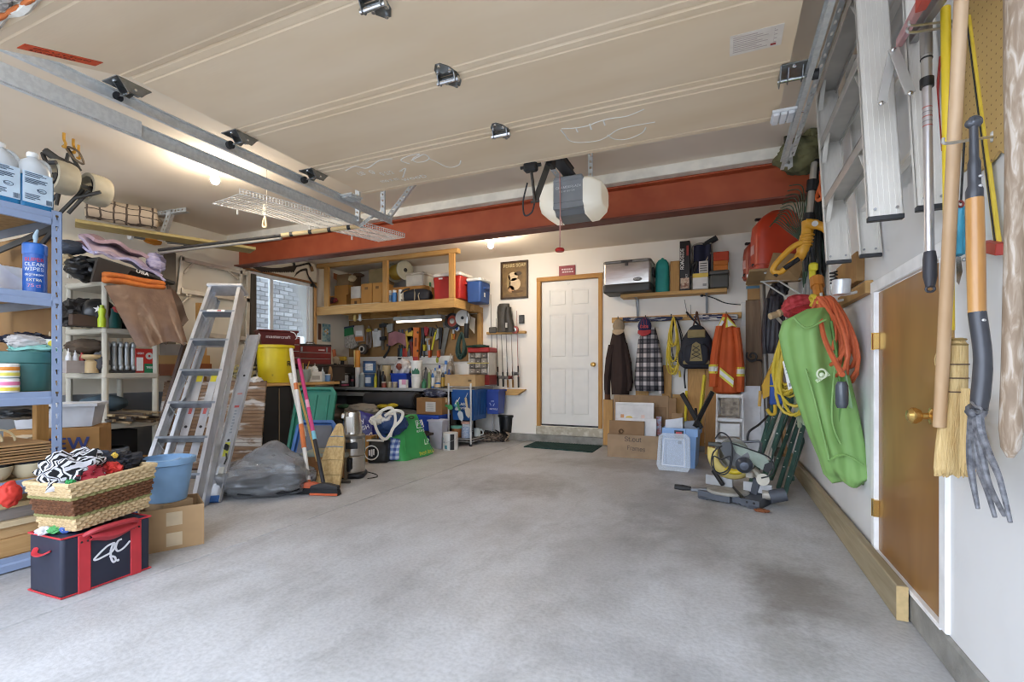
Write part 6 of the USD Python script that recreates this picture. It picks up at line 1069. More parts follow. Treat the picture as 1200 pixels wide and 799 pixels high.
head(t,a,np.array([.95,.3,0]),.23,mat('232325',.8),mat('2a2a2c',.6));a_=a*(1,1,0);t.p('orange_edge',bar(a_-np.array([.11,.035,-.012])-FV*.036,a_+np.array([.11,.035,.012])-FV*.036,.014,.016),mat('d0623a',.7),w=True)
t,a,b=pole('white_stick','short white stick leaning beside the curling brooms','stick',[(0,.9,'d9d5cc',1.2),(.9,1.,'e6e2da',1.2)],4.3,4.6,357,512,340,438,.015)
t,a,b=pole('yellow_stick','thin yellow wooden stick between the two curling brooms','stick',[(0,1,'c9a460',1)],4.2,4.6,372,540,349,452,.011)
q=fl_(389,586);pb=P(366,500,D=4.05)
t=T('straw_broom','straw broom with blue stitching standing behind the pink curling broom','broom',tuple(P(383,574,D=4.09)*(1,1,0)));a_,b_=P(383,574,D=4.09)*(1,1,0),P(365,503,D=4.38)
dd=b_-a_;hl=np.linalg.norm(dd);fr=frame(a_,RV,dd)
t.p('straw',xf(skin([[(x*w_,z,y*d_)for x,y in((-1,-.6),(-.3,-1),(.3,-1),(1,-.6),(1,.6),(.3,1),(-.3,1),(-1,.6))]for w_,d_,z in((.105,.03,.0),(.095,.03,hl*.4),(.07,.03,hl*.75),(.03,.026,hl*.97),(.016,.016,hl))]),fr),mat('a98c5c',.9,c2='c2a674',scale=9,stretch=(6,6,.4),bump=.4,bscale=20),w=True)
for k in(.62,.78):t.p('stitching',xf(tube([(x*(.125-.085*k),k*hl,y*.035)for x,y in((-1,-.6),(0,-1),(1,-.6),(1,.6),(0,1),(-1,.6))],.004,5,closed=True),fr),mat('5f7f9c',.7),w=True)
for k in(.2,.42):t.p('stitching',xf(tube([(x*(.118-.03*k),k*hl,y*.034)for x,y in((-1,-.6),(0,-1),(1,-.6),(1,.6),(0,1),(-1,.6))],.003,5,closed=True),fr),mat('8a744a',.7),w=True)
# small stool/crate behind brooms
q=fl_(384,562);t=T('low_stool','low wooden stool with a worn teal top behind the brooms','stool',(q[0]-.08,q[1]+.12,0),20);t.p('top',box(-.22,.22,-.16,.16,.21,.245,.004),mat('8b9a92',.7,c2='a89a80',scale=9));t.p('front_board',box(-.20,.20,-.15,-.13,.02,.21,.003),wood('8a5c34','9c6c40','x'))
for s in(-1,1):t.p('side_board',box(s*.20-.012,s*.20+.012,-.15,.15,0,.21,.003),wood('6d604e','847560','y'))
q=fl_(352,572);one('bristle_brush','grey bristle brush head standing beside the low stool','brush',[box(q[0]-.05,q[0]+.05,q[1]-.02,q[1]+.03,.0,.20,.01),box(q[0]-.055,q[0]+.055,q[1]-.025,q[1]+.035,.20,.235,.005)],mat('8b8077',.9,c2='a09488',scale=40,stretch=(6,6,.6)))
q=fl_(400,566);one('floor_offcut','thin dark wood offcut on the floor before the steel appliance','wood offcut',rot(box(q[0]-.12,q[0]+.08,q[1]-.015,q[1]+.015,0,.02,.002),'z',24,tuple(q)),mat('4a4540',.7))
# stainless appliance
q=P(413,435,D=4.62)*(1,1,0);SS=mat('bdb8b0',.22,1.,var=.05,scale=20,stretch=(1,1,12));
t=T('steel_appliance','stainless steel juicer tower with a tapering top standing on the floor','appliance',(q[0],q[1],0),28)
t.p('base',rbox(.25,.25,0,.05,.06),BLACK,smooth=50);t.p('lower_body',lathe([(0,.05),(.112,.05),(.116,.06),(.116,.20),(.112,.205),(0,.205)],32),SS);t.p('upper_body',lathe([(0,.205),(.113,.21),(.117,.22),(.117,.36),(.112,.37),(0,.37)],32),SS);t.p('collar',lathe([(0,.37),(.119,.37),(.119,.395),(.10,.41),(0,.41)],32),mat('6a6864',.4,.6))
t.p('top_jug',lathe([(0,.40),(.094,.40),(.09,.46),(.072,.61),(.066,.618),(0,.61)],32),SS);t.p('jug_window',mv(rot(box(-.03,.03,-.004,.004,0,.15,.003),'x',9),.0,-.094,.43),mat('d6d2ca',.3));t.p('spout',box(-.10,-.06,-.03,.03,.55,.60,.008),SS)
t.p('dark_panel',mv(rot(box(-.055,.055,-.006,.006,0,.06,.004),'x',0),.02,-.116,.28),BLACK);t.p('drip_handle',[box(-.03,.03,-.135,-.10,.09,.20,.01),box(-.012,.012,-.155,-.125,.07,.19,.006)],BLACK);t.p('side_arm',tube(spline([(-.112,0,.37),(-.15,-.03,.34),(-.14,-.05,.22),(-.105,-.04,.12)],6),.018,8),BLACK)
t.p('mains_lead',tube(spline([(.13,.05,.03),(.22,.02,.01),(.24,-.08,.008),(.17,-.14,.008)],8),.005,6),BLACK)
# kraft carton and shopping bags
q=fl_(427,541);carton('narrow kraft carton standing between the steel appliance and the black bag',(q[0],q[1]+.12,0),(.12,.22,.28),10,CARDO,name='narrow_carton')
def bag(nm,l,px0,px1,py0,py1,D,m,seed,dep=.11,lean=0.,amp=.12,top=.7,cat='shopping bag',sh=0.):
 a,b=fl_(px0,py1),fl_(px1,py1);a,b=P(px0,py1,D=D),P(px1,py1,D=D);c=(a+b)/2;w_=np.linalg.norm((b-a)[:2])/2;h=(py1-py0)*D/FPX;z0=max(c[2],0)
 r=(b-a)*(1,1,0);ang=math.degrees(math.atan2(r[1],r[0]));t=T(nm,l,cat,(c[0],c[1],0),ang);rings=[]
 for k in np.linspace(0,1,12):
  q=[];ex=.45 if k<.8 else .6
  for a_ in np.linspace(0,2*math.pi,28,endpoint=False):
   x,y=math.cos(a_),math.sin(a_);x,y=np.sign(x)*abs(x)**ex,np.sign(y)*abs(y)**ex
   wk=w_*(1-(1-top)*k**1.5)*(.93 if k==0 else 1);dk=dep*(1-.65*k**2)*(.93 if k==0 else 1);n_=amp*(meshkit.noise(np.array([x*2.2+seed,y*2.2+seed*3,k*4]))-.5)+amp*.5*(meshkit.noise(np.array([x*5+seed,y*5,k*9]))-.5)
   q.append((wk*x*(1+n_)+sh*k*w_,dk*(y+1.2*n_)+lean*k*h,z0+h*k*(1-.12*(x*.5+n_*2)*(k>.9))))
  rings.append(q)
 t.p('bag',skin(rings),m,smooth=50);t.dim=(w_,dep,h,z0);return t
BAGB=mat('17181a',.5,bump=.3,bscale=16)
t=bag('black_shopping_bag','black shopping bag with a round white emblem on the floor',433,457,515,541,5.40,BAGB,3,.13,top=1.0)
w_,d_,h,_=t.dim
t.p('emblem',[xf(tube([(.075*math.cos(a),.075*math.sin(a),0)for a in np.linspace(0,6.28,25)[:-1]],.007,5,closed=True),frame((-w_*.45,-d_-.012,h*.48),(1,0,0),(0,0,1)))],WHITE);t.p('emblem_figure',xf([box(-.03,-.012,-.03,.03,-.002,.003,0),box(-.005,.012,-.04,.035,-.002,.003,0),box(.018,.034,-.025,.04,-.002,.003,0)],frame((-w_*.45,-d_-.012,h*.48),(1,0,0),(0,0,1))),WHITE)
t.p('white_hem',[tube(spline([(-w_*.9,-d_,h*1.0),(-.05,-d_-.01,h*1.02),(w_*.7,-d_,h)],6),.012,6)],mat('d2d0c8',.7))
PV={'g':('geometry',{}),'s':('separate_xyz',{}),'a':('math',{'math_type':'multiply','value2':17.}),'fa':('math',{'math_type':'fraction'}),'b':('math',{'math_type':'multiply','value2':17.}),'fb':('math',{'math_type':'fraction'}),'la':('math',{'math_type':'less_than','value2':.5}),'lb':('math',{'math_type':'less_than','value2':.5}),'ad':('math',{'math_type':'add'}),'h':('math',{'math_type':'multiply','value2':.5}),'p':('principled_bsdf',{'roughness':.8})}
def plaid(nm,c,k1=17.,k2=17.,wd=.5):
 n={k:(v[0],dict(v[1]))for k,v in PV.items()};n['a'][1]['value2']=k1;n['b'][1]['value2']=k2;n['la'][1]['value2']=wd;n['lb'][1]['value2']=wd;n['r']=('rgb_ramp',{'ramp':[(0,lin(c[0])),(.3,lin(c[0])),(.35,lin(c[1])),(.7,lin(c[1])),(.75,lin(c[2])),(1,lin(c[2]))]})
 return usdkit.material(stage,'/World/Looks/'+nm,n,[('g.position','s.vector'),('s.x','a.value1'),('a.value','fa.value1'),('fa.value','la.value1'),('s.z','b.value1'),('b.value','fb.value1'),('fb.value','lb.value1'),('la.value','ad.value1'),('lb.value','ad.value2'),('ad.value','h.value1'),('h.value','r.fac'),('r.color','p.base_color')],surface='p.BSDF')
bag('checked_bag','blue and white checked bag between the black bag and the green bag',457,470,513,537,5.48,plaid('blue_check',('c9d2e4','8098c8','44589c')),5,.10,top=.9)
t=bag('blue_tub_bag','blue sack behind the black shopping bag under the white handles',436,458,500,524,5.60,mat('2c57a8',.5),8,.10,top=.9)
t=bag('purple_bag','glossy purple shopping bag with white lettering beside the steel appliance',417,441,484,520,5.55,mat('2e2a74',.3,bump=.3,bscale=14),2,.10,top=.75,amp=.25)
w_,d_,h,z0=t.dim;WH=mat('cfcdd8',.5)
for s_,x,z,hh in(('City',-.10,.22,.05),('FRESH',-.11,.13,.045),('mart',-.02,.06,.05)):t.p('lettering',text(s_,hh,(x,-d_-.018,z0+z),(1,0,.35),(-.3,0,1),bold=True),WH)
hb=P(456,495,D=5.35)
t=T('white_handled_bag','navy and white bag with wide white webbing handles slumped between the purple and green bags','shopping bag',(hb[0],hb[1],0),20)
t.p('bag_body',blob((0,.08,hb[2]-.02),(.18,.10,.13),.3,3,9),mat('23406e',.5,c2='d8d6d0',scale=5,lo=.52,hi=.56));HB=mat('d9d4c8',.8)
for pts in([(-.16,-.03,.05),(-.05,-.08,.14),(.06,-.08,.16),(.10,-.10,.02),(.03,-.12,-.14),(-.03,-.12,-.16),(-.10,-.10,-.08),(-.15,-.06,.03)],[(-.02,-.09,.08),(.08,-.1,.14),(.17,-.08,.12),(.16,-.1,.04),(.08,-.12,-.05),(.05,-.12,-.14)]):t.p('webbing_handle',tube(spline([np.array(p)+(0,0,hb[2])for p in pts],8),.016,8,flat=.25,up=(0,1,0)),HB)
t.p('white_side',blob((-.15,.02,hb[2]+.02),(.08,.06,.06),.3,3,4),HB);t.p('stand',box(-.13,.05,.24,.34,0,hb[2]-.06,.01),mat('2c2c30',.8))
GS=[((473,541,5.37),(512,531,5.90)),((469,530,5.38),(509,523,5.86)),((465,518,5.40),(505,514,5.80)),((462.5,507,5.42),(500,505,5.75)),((468,496,5.46),(495,496,5.70)),((476,489,5.52),(491,488,5.66)),((480,486,5.56),(489,485.5,5.64))]
rings=[]
for k,(l_,r_)in enumerate(GS):
 a,b=P(l_[0],l_[1],D=l_[2]),P(r_[0],r_[1],D=r_[2]);c=(a+b)/2;h=(b-a)/2;dv=np.array([-h[1],h[0],0]);dv=dv/np.linalg.norm(dv)*(.11,.14,.15,.14,.09,.04,.02)[k];q=[]
 for th in np.linspace(0,2*math.pi,36,endpoint=False):
  x,y=math.cos(th),math.sin(th);x,y=np.sign(x)*abs(x)**.5,np.sign(y)*abs(y)**.6
  q.append(c+h*x+dv*(y+1.0)*(1+.5*(meshkit.noise(np.array([x*2.3,y*2.3,k*.8]))-.5))-dv*.1*math.sin(3*x*2+k))
 rings.append(q)
gz_=min(p_[2]for p_ in rings[0]);t=T('green_bag','big green reusable shopping bag leaning askew on the floor','shopping bag',tuple(np.mean(rings[0],axis=0)*(1,1,0)));GBM=mat('3a9c54',.55,var=.06,bump=.12,bscale=9)
t.p('bag',skin(rings),GBM,w=True,smooth=60)
def go(px,py):f_=(px-463)/50;return P(px,py,D=5.42+.40*f_-.07)
def gtxt(nm,s_,px0,py0,px1,py1,h,m,**k):o,e=go(px0,py0),go(px1,py1);t.p(nm,text(s_,h,o,e-o,(-.12,0,1),width=np.linalg.norm(e-o),**k),m,w=True)
t.p('logo_box',tube([go(487,493),go(494,492),go(496.5,500),go(489,501.5)],.006,5,closed=True),WHITE,w=True);gtxt('lettering','PS',489,499,494.8,498,.05,WHITE,bold=True);gtxt('lettering','eco bag',488.5,507,497,504.5,.035,WHITE)
gtxt('lettering','LR',497.5,521,503,519.5,.06,mat('c9e0cc',.5),bold=True);gtxt('lettering','fresh local',492,534,509,529,.045,mat('c9c030',.5));t.p('carry_slot',tube([go(482+3*math.cos(a),489+1.4*math.sin(a))for a in np.linspace(0,6.28,13)[:-1]],.008,6,closed=True),mat('3a4f2c',.7),w=True)
for pts in([(480,489),(474,505),(476,535)],[(489,489),(497,508),(508,528)]):t.p('seam',tube(spline([go(a,b)for a,b in pts],7),.005,5),GBM,w=True)
# under the bench
def uy(px,py,y):return P(px,py,y=y)
a,b=uy(432,468,5.80),uy(489,469,5.66)
t=T('black_mat_roll','rolled black rubber mat lying under the workbench','mat roll',tuple((a+b)/2));t.p('roll',tube([a,b],.115,24),mat('3a3b3f',.6),w=True);dn=(b-a)/np.linalg.norm(b-a);t.p('core_hole',rod(b-dn*.02,b+dn*.003,.085,20),mat('0c0c0d',.9),w=True);t.p('lip',xf(tube([(.10*math.cos(a_),.10*math.sin(a_),0)for a_ in np.linspace(0,6.28,25)[:-1]],.012,6,closed=True),frame(b,np.cross(dn,(0,0,1)),(0,0,1))),mat('2f3033',.6),w=True)
a,b=uy(395,461,5.75),uy(470,461,5.9);one('grey_board','pale grey panel lying flat under the workbench beside the mat roll','panel',box(a[0],b[0],5.74,6.2,a[2]-.03,a[2]+.03,.006),mat('8c8e8a',.6));one('panel_stand','dark stand under the pale grey panel','stand',box(a[0]+.1,b[0]-.05,5.86,6.2,.30,a[2]-.03,.006),mat('2b2a29',.8))
for nm,l,cat,px,py,y,r,c_,sd in(('cushion','dusty pink cushion under the workbench behind the steel appliance','cushion',393,485,5.4,(.22,.18,.13),'7d6c64',1),('dust_sheet','cream dust sheet bundled under the workbench','dust sheet',424,480,5.45,(.28,.18,.09),'9a9388',2),('green_binding','dark green cloth edge on the dusty pink cushion','cloth',404,476,5.38,(.10,.10,.03),'2f5a40',3),('rust_cloth','rust brown cloth below the cream dust sheet','cloth',420,488,5.35,(.14,.10,.06),'6d4636',4),
          ('yellow_packet','yellow packet lying in the dark below the mat roll','packet',449,476,5.5,(.09,.07,.03),'b9a020',5),('yellow_cloth','second yellow packet nearer the green bag below the mat roll','packet',460,475,5.52,(.08,.06,.03),'b9a428',6),('black_hold_all','black bag slumped under the workbench behind the yellow packets','bag',458,480,5.9,(.40,.14,.16),'1a1b1d',7),('grey_tarpaulin','grey folded sheet behind the green bag under the bench','sheet',478,484,5.7,(.25,.12,.06),'6c6860',8),('brown_sack','brown sack at the bench foot behind the green bag','sack',489,491,5.75,(.12,.10,.12),'5c4630',9),('black_sack','glossy black sack on the floor behind the pink cushion','sack',396,503,5.25,(.14,.12,.13),'222326',10),('white_carrier','white carrier bag on the floor behind the steel appliance','carrier bag',402,516,5.1,(.10,.10,.14),'a9a6a2',11)):
 q=uy(px,py,y);heap(nm,l,cat,q,r,mat(c_,.8),sd,.25,3)
one('bench_low_shelf','dark low shelf board under the workbench carrying the soft goods','shelf',box(-5.0,-3.42,5.15,6.3,.18,.21,.004),mat('3a342e',.8))
# blue bin, kraft carton, white bin, paint pail by the cart
q=fl_(508,521);t=T('blue_recycling_tub','deep blue plastic tub standing behind the white waste bin','tub',(-3.58,5.62,0),4);t.p('tub',hollow(-.19,.15,-.16,.16,0,.42,.008,.1),mat('2344a4',.45),smooth=False);t.p('rim',hollow(-.20,.16,-.17,.17,.40,.42,.014),mat('2a4fb4',.45),smooth=False)
t=carton('brown carton with a white label resting on the deep blue tub',(-3.60,5.64,.422),(.38,.26,.22),4,mat('93693c',.8),name='labelled_carton');t.p('paper_label',box(-.05,.10,-.1315,-.129,.04,.17,0),mat('d0ccc2',.6));t.p('label_print',[box(-.03,.07,-.132,-.1305,.06+.02*k,.064+.02*k,0)for k in range(5)],mat('8f8b84',.6))
heap('navy_bag','navy and white plastic bag on top of the labelled carton','plastic bag',(-3.60,5.66,.70),(.18,.11,.06),mat('20263c',.4,c2='6c7080',scale=16,lo=.5,hi=.6),5,.4)
t=T('white_waste_bin','white square waste bin in front of the deep blue tub','waste bin',(-3.40,5.44,0),6);t.p('bin',hollow(-.10,.10,-.09,.09,0,.37,.006,.22),mat('bfbecb',.45),smooth=False);t.p('rim',hollow(-.112,.112,-.102,.102,.355,.372,.014),mat('c9c8d4',.45),smooth=False)
q=fl_(523,528);t=can('white paint pail with teal splashes and a dark side on the floor by the cart',(q[0],q[1]+.10,0),.10,.215,mat('d4d3d0',.4),mat('b9b8b4',.4),marks=[(-175,-140,.1,.35,C_('2f6b7c')),(-105,-85,.1,.3,C_('4a8c98')),(-130,-118,.6,.75,C_('7fb0b8')),(-62,-30,.02,.98,C_('222326')),(-120,-108,.45,.5,C_('3a6c9c'))])
# chrome cart
ct=T('wire_cart','chrome wire cart holding blue recycling boxes beside the workbench','cart',(-3.2,6.03,0));cx0,cx1,cy0,cy1=-3.40,-3.06,5.70,6.38
CRM=mat('d6d6d4',.3,.35)
for x in(cx0,cx1):
 for y in(cy0,cy1):ct.p('post',rod((x,y,.0),(x,y,.84),.013,10),CRM,w=True)
for nm,z in(('shelf',.09),('shelf',.79)):
 ct.p(nm,[rod((cx0,y,z),(cx1,y,z),.005,5)for y in np.linspace(cy0,cy1,12)]+[tube([(cx0,cy0,z-s),(cx1,cy0,z-s),(cx1,cy1,z-s),(cx0,cy1,z-s)],.006,6,closed=True)for s in(0,.03)],CRM,w=True,kind='stuff')
ct.p('shelf_liner',box(cx0+.01,cx1-.01,cy0+.01,cy1-.01,.098,.104,.001),mat('5c5a58',.8),w=True)
for x in(cx0,cx1):ct.p('castor',blob((x,cy0,.02),(.025,.02,.02),0,sub_=2),BLACK,w=True)
RB=mat('1f5596',.45)
t=T('recycling_box','wide blue recycling box with white lettering hung under the top of the wire cart','recycling box',((cx0+cx1)/2+.0,5.95,.34));t.p('box',hollow(-.16,.19,-.20,.22,0,.41,.008,.10),RB,smooth=False);t.p('rim',hollow(-.175,.205,-.215,.235,.385,.412,.016),RB,smooth=False)
for s_,z,x in(('GLASS',.20,-.09),('Recycle',.15,-.10)):t.p('lettering',text(s_,.035,(x,-.204-(.41-z)*-.03,z),(1,0,0),bold=True,width=.17),WHITE)
for k in range(4):t.p('rib',box(.188,.196,-.16+.09*k,-.14+.09*k,.06,.38,.003),RB)
t=T('small_recycling_bin','small blue recycling bin with an arrow symbol on the rear of the wire cart','recycling box',(-2.96,6.26,.40));t.p('bin',hollow(-.10,.10,-.12,.12,0,.34,.006,.16),mat('344c9c',.45),smooth=False);t.p('rim',hollow(-.115,.115,-.135,.135,.32,.342,.014),mat('3a54ac',.45),smooth=False)
for k in range(3):t.p('recycling_arrow',xf(ext([(-.02,0),(.016,0),(.016,-.006),(.028,.005),(.016,.016),(.016,.010),(-.014,.010)],.002),frame((.0+.026*math.sin(k*2.094),-.113,.15+.026*math.cos(k*2.094)),(math.cos(k*2.094),0,-math.sin(k*2.094)),(math.sin(k*2.094),0,math.cos(k*2.094)))),mat('b9c4e0',.5))
t.p('lettering',text('RECYCLE',.02,(-.045,-.107,.06),(1,0,0),bold=True),WHITE);t.p('hook',box(-.14,-.10,-.02,.02,.30,.335,.004),mat('344c9c',.45))
a,b=uy(524,0,5.9)[0],uy(557,0,5.9)[0]
t=T('flat_carton','long pale carton lying on top of the wire cart','cardboard box',(-3.26,5.84,.80));t.p('body',box(-.20,.27,-.14,.14,0,.15,.004),mat('b9996c',.8));t.p('logo_patch',box(.16,.21,-.1412,-.139,.06,.09,0),mat('6d5638',.7));t.p('lid_flap',box(-.205,.275,-.145,.145,.15,.156,.002),mat('b08f60',.8))
# drawer cabinet on carton
d0=np.array([-3.10,6.12,.80]);t=T('drawer_cabinet','clear drawer cabinet with a red top standing on the wire cart','drawer cabinet',tuple(d0));t.p('cabinet_frame',[box(-.16,-.14,-.12,.12,0,.46,.003),box(.14,.16,-.12,.12,0,.46,.003),box(-.16,.16,.10,.12,0,.46,.003),box(-.16,.16,-.12,.12,0,.01,.002)],mat('c9c6bf',.3));t.p('red_top',box(-.17,.17,-.13,.13,.46,.53,.012),mat('9c201c',.4))
for k in range(4):
 for j in range(3):dp=t.p('drawer',box(-.135+.092*j,-.05+.092*j,-.135,.09,.17+.072*k,.235+.072*k,.003),mat(('8d857a','6f675c','9a958c','57504a')[(k*3+j)%4],.35));sub(dp,'drawer_pull',box(-.105+.092*j,-.08+.092*j,-.145,-.133,.19+.072*k,.20+.072*k,.002),mat('d2cec6',.3))
t.p('yellow_tape',box(-.17,.17,-.137,-.134,.305,.32,0),mat('b9a860',.5));t.p('red_drawer',box(.02,.17,-.132,.12,.012,.15,.006),mat('7a1f1c',.4))
heap('green_hat','dark green fabric draped over the red cabinet top','fabric',d0+(-.06,-.02,.545),(.18,.12,.03),mat('1f3a2e',.8),6,.3)
bottle('white aerosol bottle with red cap between the cabinet and the fishing rods',(P(575.5,440,y=6.2)[0],6.2,.80),.032,.26,C_('d2d0ca'),cap=C_('b9b6ae'),neck=.8,sh=.85);spray('dark spray can with a brown-red cap on the rear of the wire cart',(P(573.5,440,y=6.3)[0],6.31,.80),.03,.30,C_('6b2c28'),C_('7a2d2a'))
# tub, jar, mug, trowels on the low cart shelf
t=T('terracotta_tub','orange-brown tub with a teal lid on the low cart shelf','tub',(-3.33,5.80,.104));t.p('tub',lathe([(0,0),(.07,0),(.08,.12),(0,.12)],22),mat('b4703c',.6));t.p('lid',lathe([(.082,.12),(.086,.12),(.086,.15),(.08,.155),(0,.155)],22),mat('6fae9a',.5))
t=T('glass_jar','glass jar of blue stones with a pink lid on the low cart shelf','jar',(-3.17,5.79,.104));t.p('jar',lathe([(0,0),(.07,0),(.074,.006),(.074,.13),(.06,.15),(0,.15)],22),mat('8fa3bf',.2,c2='b9c4d6',scale=40));t.p('upper_glass',lathe([(.06,.15),(.066,.152),(.066,.19),(.06,.19)],22),clear());t.p('lid',lathe([(0,.19),(.075,.19),(.075,.215),(0,.22)],22),mat('c99a88',.5))
t=T('white_mug','white mug on the low cart shelf beside the glass jar','mug',(-3.10,5.96,.104));t.p('cup',lathe([(0,0),(.045,0),(.05,.11),(.044,.11),(.038,.01),(0,.01)],20),mat('c4cdca',.3));t.p('handle',tube(spline([(.045,0,.09),(.085,0,.085),(.09,0,.04),(.046,0,.02)],6),.009,7),mat('c4cdca',.3))
for k,(px0,py0,px1,py1,c1,c2,l)in enumerate(((536,471,541,492,'2f7c58','9aa3a8','green handled trowel hanging from the wire cart'),(533,474,537,480,'3f8fa0','8b9498','blue handled hand fork hanging beside the green trowel'),(545.5,466,549,488,'b9a888','a89a84','cream hand trowel hanging nearest the front post of the cart'),(520,474,530,478,'4a9a5c','4a9a5c','green cultivator handle sticking out beside the labelled carton'))):
 a,b=uy(px0,py0,5.64),uy(px1,py1,5.62);t=T('garden_trowel',l,'garden tool',tuple(a));t.p('handle',rod(a,L(a,b,.5),.016,8),mat(c1,.5),w=True);d_=b-a;fr=frame(L(a,b,.5),d_,np.cross(d_,FV));ln=np.linalg.norm(d_)*.6
 t.p('hanging_wire',rod(a,(a[0],5.70,a[2]+.06),.004,5),STEEL,w=True);t.p('blade',xf(ext([(0,-.01),(ln*.2,-.035),(ln*.7,-.03),(ln,0),(ln*.7,.03),(ln*.2,.035),(0,.01)],.005),fr),mat(c2,.4),w=True)
q=fl_(572,517);t=T('net_pile','dark tangle of netting and cord heaped on the floor beside the cart','netting',(q[0],q[1],0),20);rg=random.Random(4)
t.p('core',blob((0,.02,.05),(.26,.13,.07),.4,4,3,floor=.002),mat('4a4039',.9,c2='8a7a6c',scale=26,lo=.45,hi=.6))
for k in range(16):x=-.28+.037*k;r_=.09+.03*math.sin(k*1.9);t.p('cord_loop',tube([(x+.03*math.sin(3*a),.02+.11*math.cos(a)*(.7+.3*math.sin(k)),max(.006,.055+r_*math.sin(a)*.9))for a in np.linspace(0,6.28,18)[:-1]],.006,5,closed=True),mat('2a2522',.9)if k%3 else mat('b09c86',.9))
q=fl_(589,516);pail('black plastic bin lined with a bag beside the door',(q[0],q[1]+.16,0),.10,.125,.36,mat('1b1c1e',.35,bump=.25,bscale=12),bail=False,name='black_bin',cat='waste bin')
# ================================================================ BACK WALL right of the loft
WY=6.49
def bwp(px,py,y=WY):return P(px,py,y=y)
def wrect(px0,py0,px1,py1,y,th,b=.003):
 a,c=P(px0,(py0+py1)/2,y=y),P(px1,(py0+py1)/2,y=y);m_=(px0+px1)/2
 return box(a[0],c[0],y,y+th,P(m_,py1,y=y)[2],P(m_,py0,y=y)[2],b)
# poster
a,c=bwp(587,327),bwp(619,327);z0,z1=bwp(603,350)[2],bwp(603,306)[2]
t=T('framed_poster','dark framed vintage poster hanging between the loft and the door','poster',((a[0]+c[0])/2,WY,(z0+z1)/2));FRM=mat('3d2c1c',.5);w_,h_=(c[0]-a[0])/2,(z1-z0)/2
for s in(-1,1):t.p('frame_side',box(s*w_,s*(w_-.025),-.02,.008,-h_,h_,.003),FRM);t.p('frame_rail',box(-w_+.025,w_-.025,-.02,.008,s*h_,s*(h_-.025),.003),FRM)
t.p('print_sheet',box(-w_+.02,w_-.02,-.006,.004,-h_+.02,h_-.02,0),mat('6a5436',.6,c2='84693f',scale=12))
t.p('lettering',text('PEARS SOAP',.045,(-w_+.04,-.0065,h_-.085),(1,0,0),width=2*w_-.08,bold=True),mat('c9b88a',.6))
for x,z,rx,rz_,c_ in((-.02,.05,.075,.065,'d9c3a0'),(.01,-.06,.09,.09,'cdb694'),(-.05,-.13,.05,.05,'b98f66'),(.06,.09,.06,.03,'4a3a2a'),(.05,-.17,.09,.02,'5d4426'),(-.09,-.02,.03,.11,'9c8458')):t.p('printed_shape',xf(lathe([(0,0),(1,0),(1,.001),(0,.001)],18),frame((x,-.0066,z),(1,0,0),(0,0,1))@np.diag([rx,rz_,1,1.])),mat(c_,.6))
t=T('wall_sign','small dark red sign with a line of white print above the door','sign',tuple(bwp(664.5,317)));t.p('plate',wrect(655,311,674,323,WY-.006,.012),mat('8a2534',.5),w=True)
for k in range(2):
 for j in range(5):x0_=658+.8*k+2.7*j;t.p('print_stroke',wrect(x0_,315+3*k-.06*(x0_-658),x0_+2.2,316.6+3*k-.06*(x0_-658),WY-.0075,.002,0),mat('d9c2c4',.5),w=True)
t=T('wall_switch','black switch plate on the wall between the rods and the door','switch',tuple(bwp(611,374)));t.p('plate',wrect(608,369,614,379,WY-.015,.022),mat('2a2a2a',.4),w=True)
for k in(371,375.2):t.p('rocker',wrect(609.4,k,612.6,k+3,WY-.019,.006,.002),mat('3a3a3a',.3),w=True)
# fishing rods and rack
RK=mat('a9803f',.6)
t=T('rod_rack','two piece pine rack holding fishing rods on the back wall','rack',tuple(bwp(600,392)));a,c=bwp(572,391),bwp(617,391);t.p('top_rail',box(a[0],c[0],6.43,6.50,a[2]-.015,a[2]+.02,.003),PINE,w=True)
a,c=bwp(590,458),bwp(617,456);t.p('lower_board',exty([(a[0]-.1,a[2]-.055),(c[0]-.12,a[2]-.055),(c[0],a[2]+.02),(c[0],a[2]+.03),(a[0]-.1,a[2]+.03)],6.40,6.50),PINE,w=True)
def rodf(px,pt,pb,c_,reel,l):
 b,a_=P(px+1.2,pb,y=6.41),P(px-1.0,pt,y=6.455);r=T('fishing_rod',l,'fishing rod',tuple(b),group=None)
 r.p('blank',tube([b,L(b,a_,.35),a_],[.009,.006,.003],7),mat(c_,.35),w=True);r.p('grip',tube([b,L(b,a_,.14)],.014,8),mat('2a2624',.8)if px%2 else mat('9a7440',.8),w=True);r.p('upper_grip',tube([L(b,a_,.2),L(b,a_,.28)],.012,8),mat('2a2624',.8),w=True)
 rp=L(b,a_,.18);r.p('reel_foot',rod(rp,rp+(0,-.06,0),.006,6),STEEL,w=True);r.p('reel',xf(lathe([(0,-.025),(.03,-.025),(.022,-.015),(.022,.015),(.03,.025),(0,.025)],16),frame(rp+(0,-.075,0),(0,0,1),(0,1,0))),mat(reel,.3,.5),w=True);r.p('reel_handle',tube([rp+(.0,-.075,0),rp+(.045,-.08,0),rp+(.05,-.1,-.02)],.004,5),STEEL,w=True)
for px,pt,pb,c_,reel,l in((576,345,452,'4a4640','77736c','tall grey fishing rod nearest the drawer cabinet'),(582.5,373,452,'34322f','a8a6a2','black fishing rod, second from the drawer cabinet'),(588.6,392,453,'3a342e','9c9a96','dark brown fishing rod with a silver reel under the dark boots'),(594,390,454,'2b2a2a','8d8b88','black fishing rod beneath the toe of the dark boots'),(600,388,454,'6d5030','7d3a34','tan fishing rod with a reddish reel'),(606.5,364,454,'8a3a2c','5c5a58','red and black fishing rod nearest the wall switch')):rodf(px,pt,pb,c_,reel,l)
t=T('wader_boots','dark folded rubber waders standing on the rod rack','waders',tuple(bwp(592,388,6.42)))
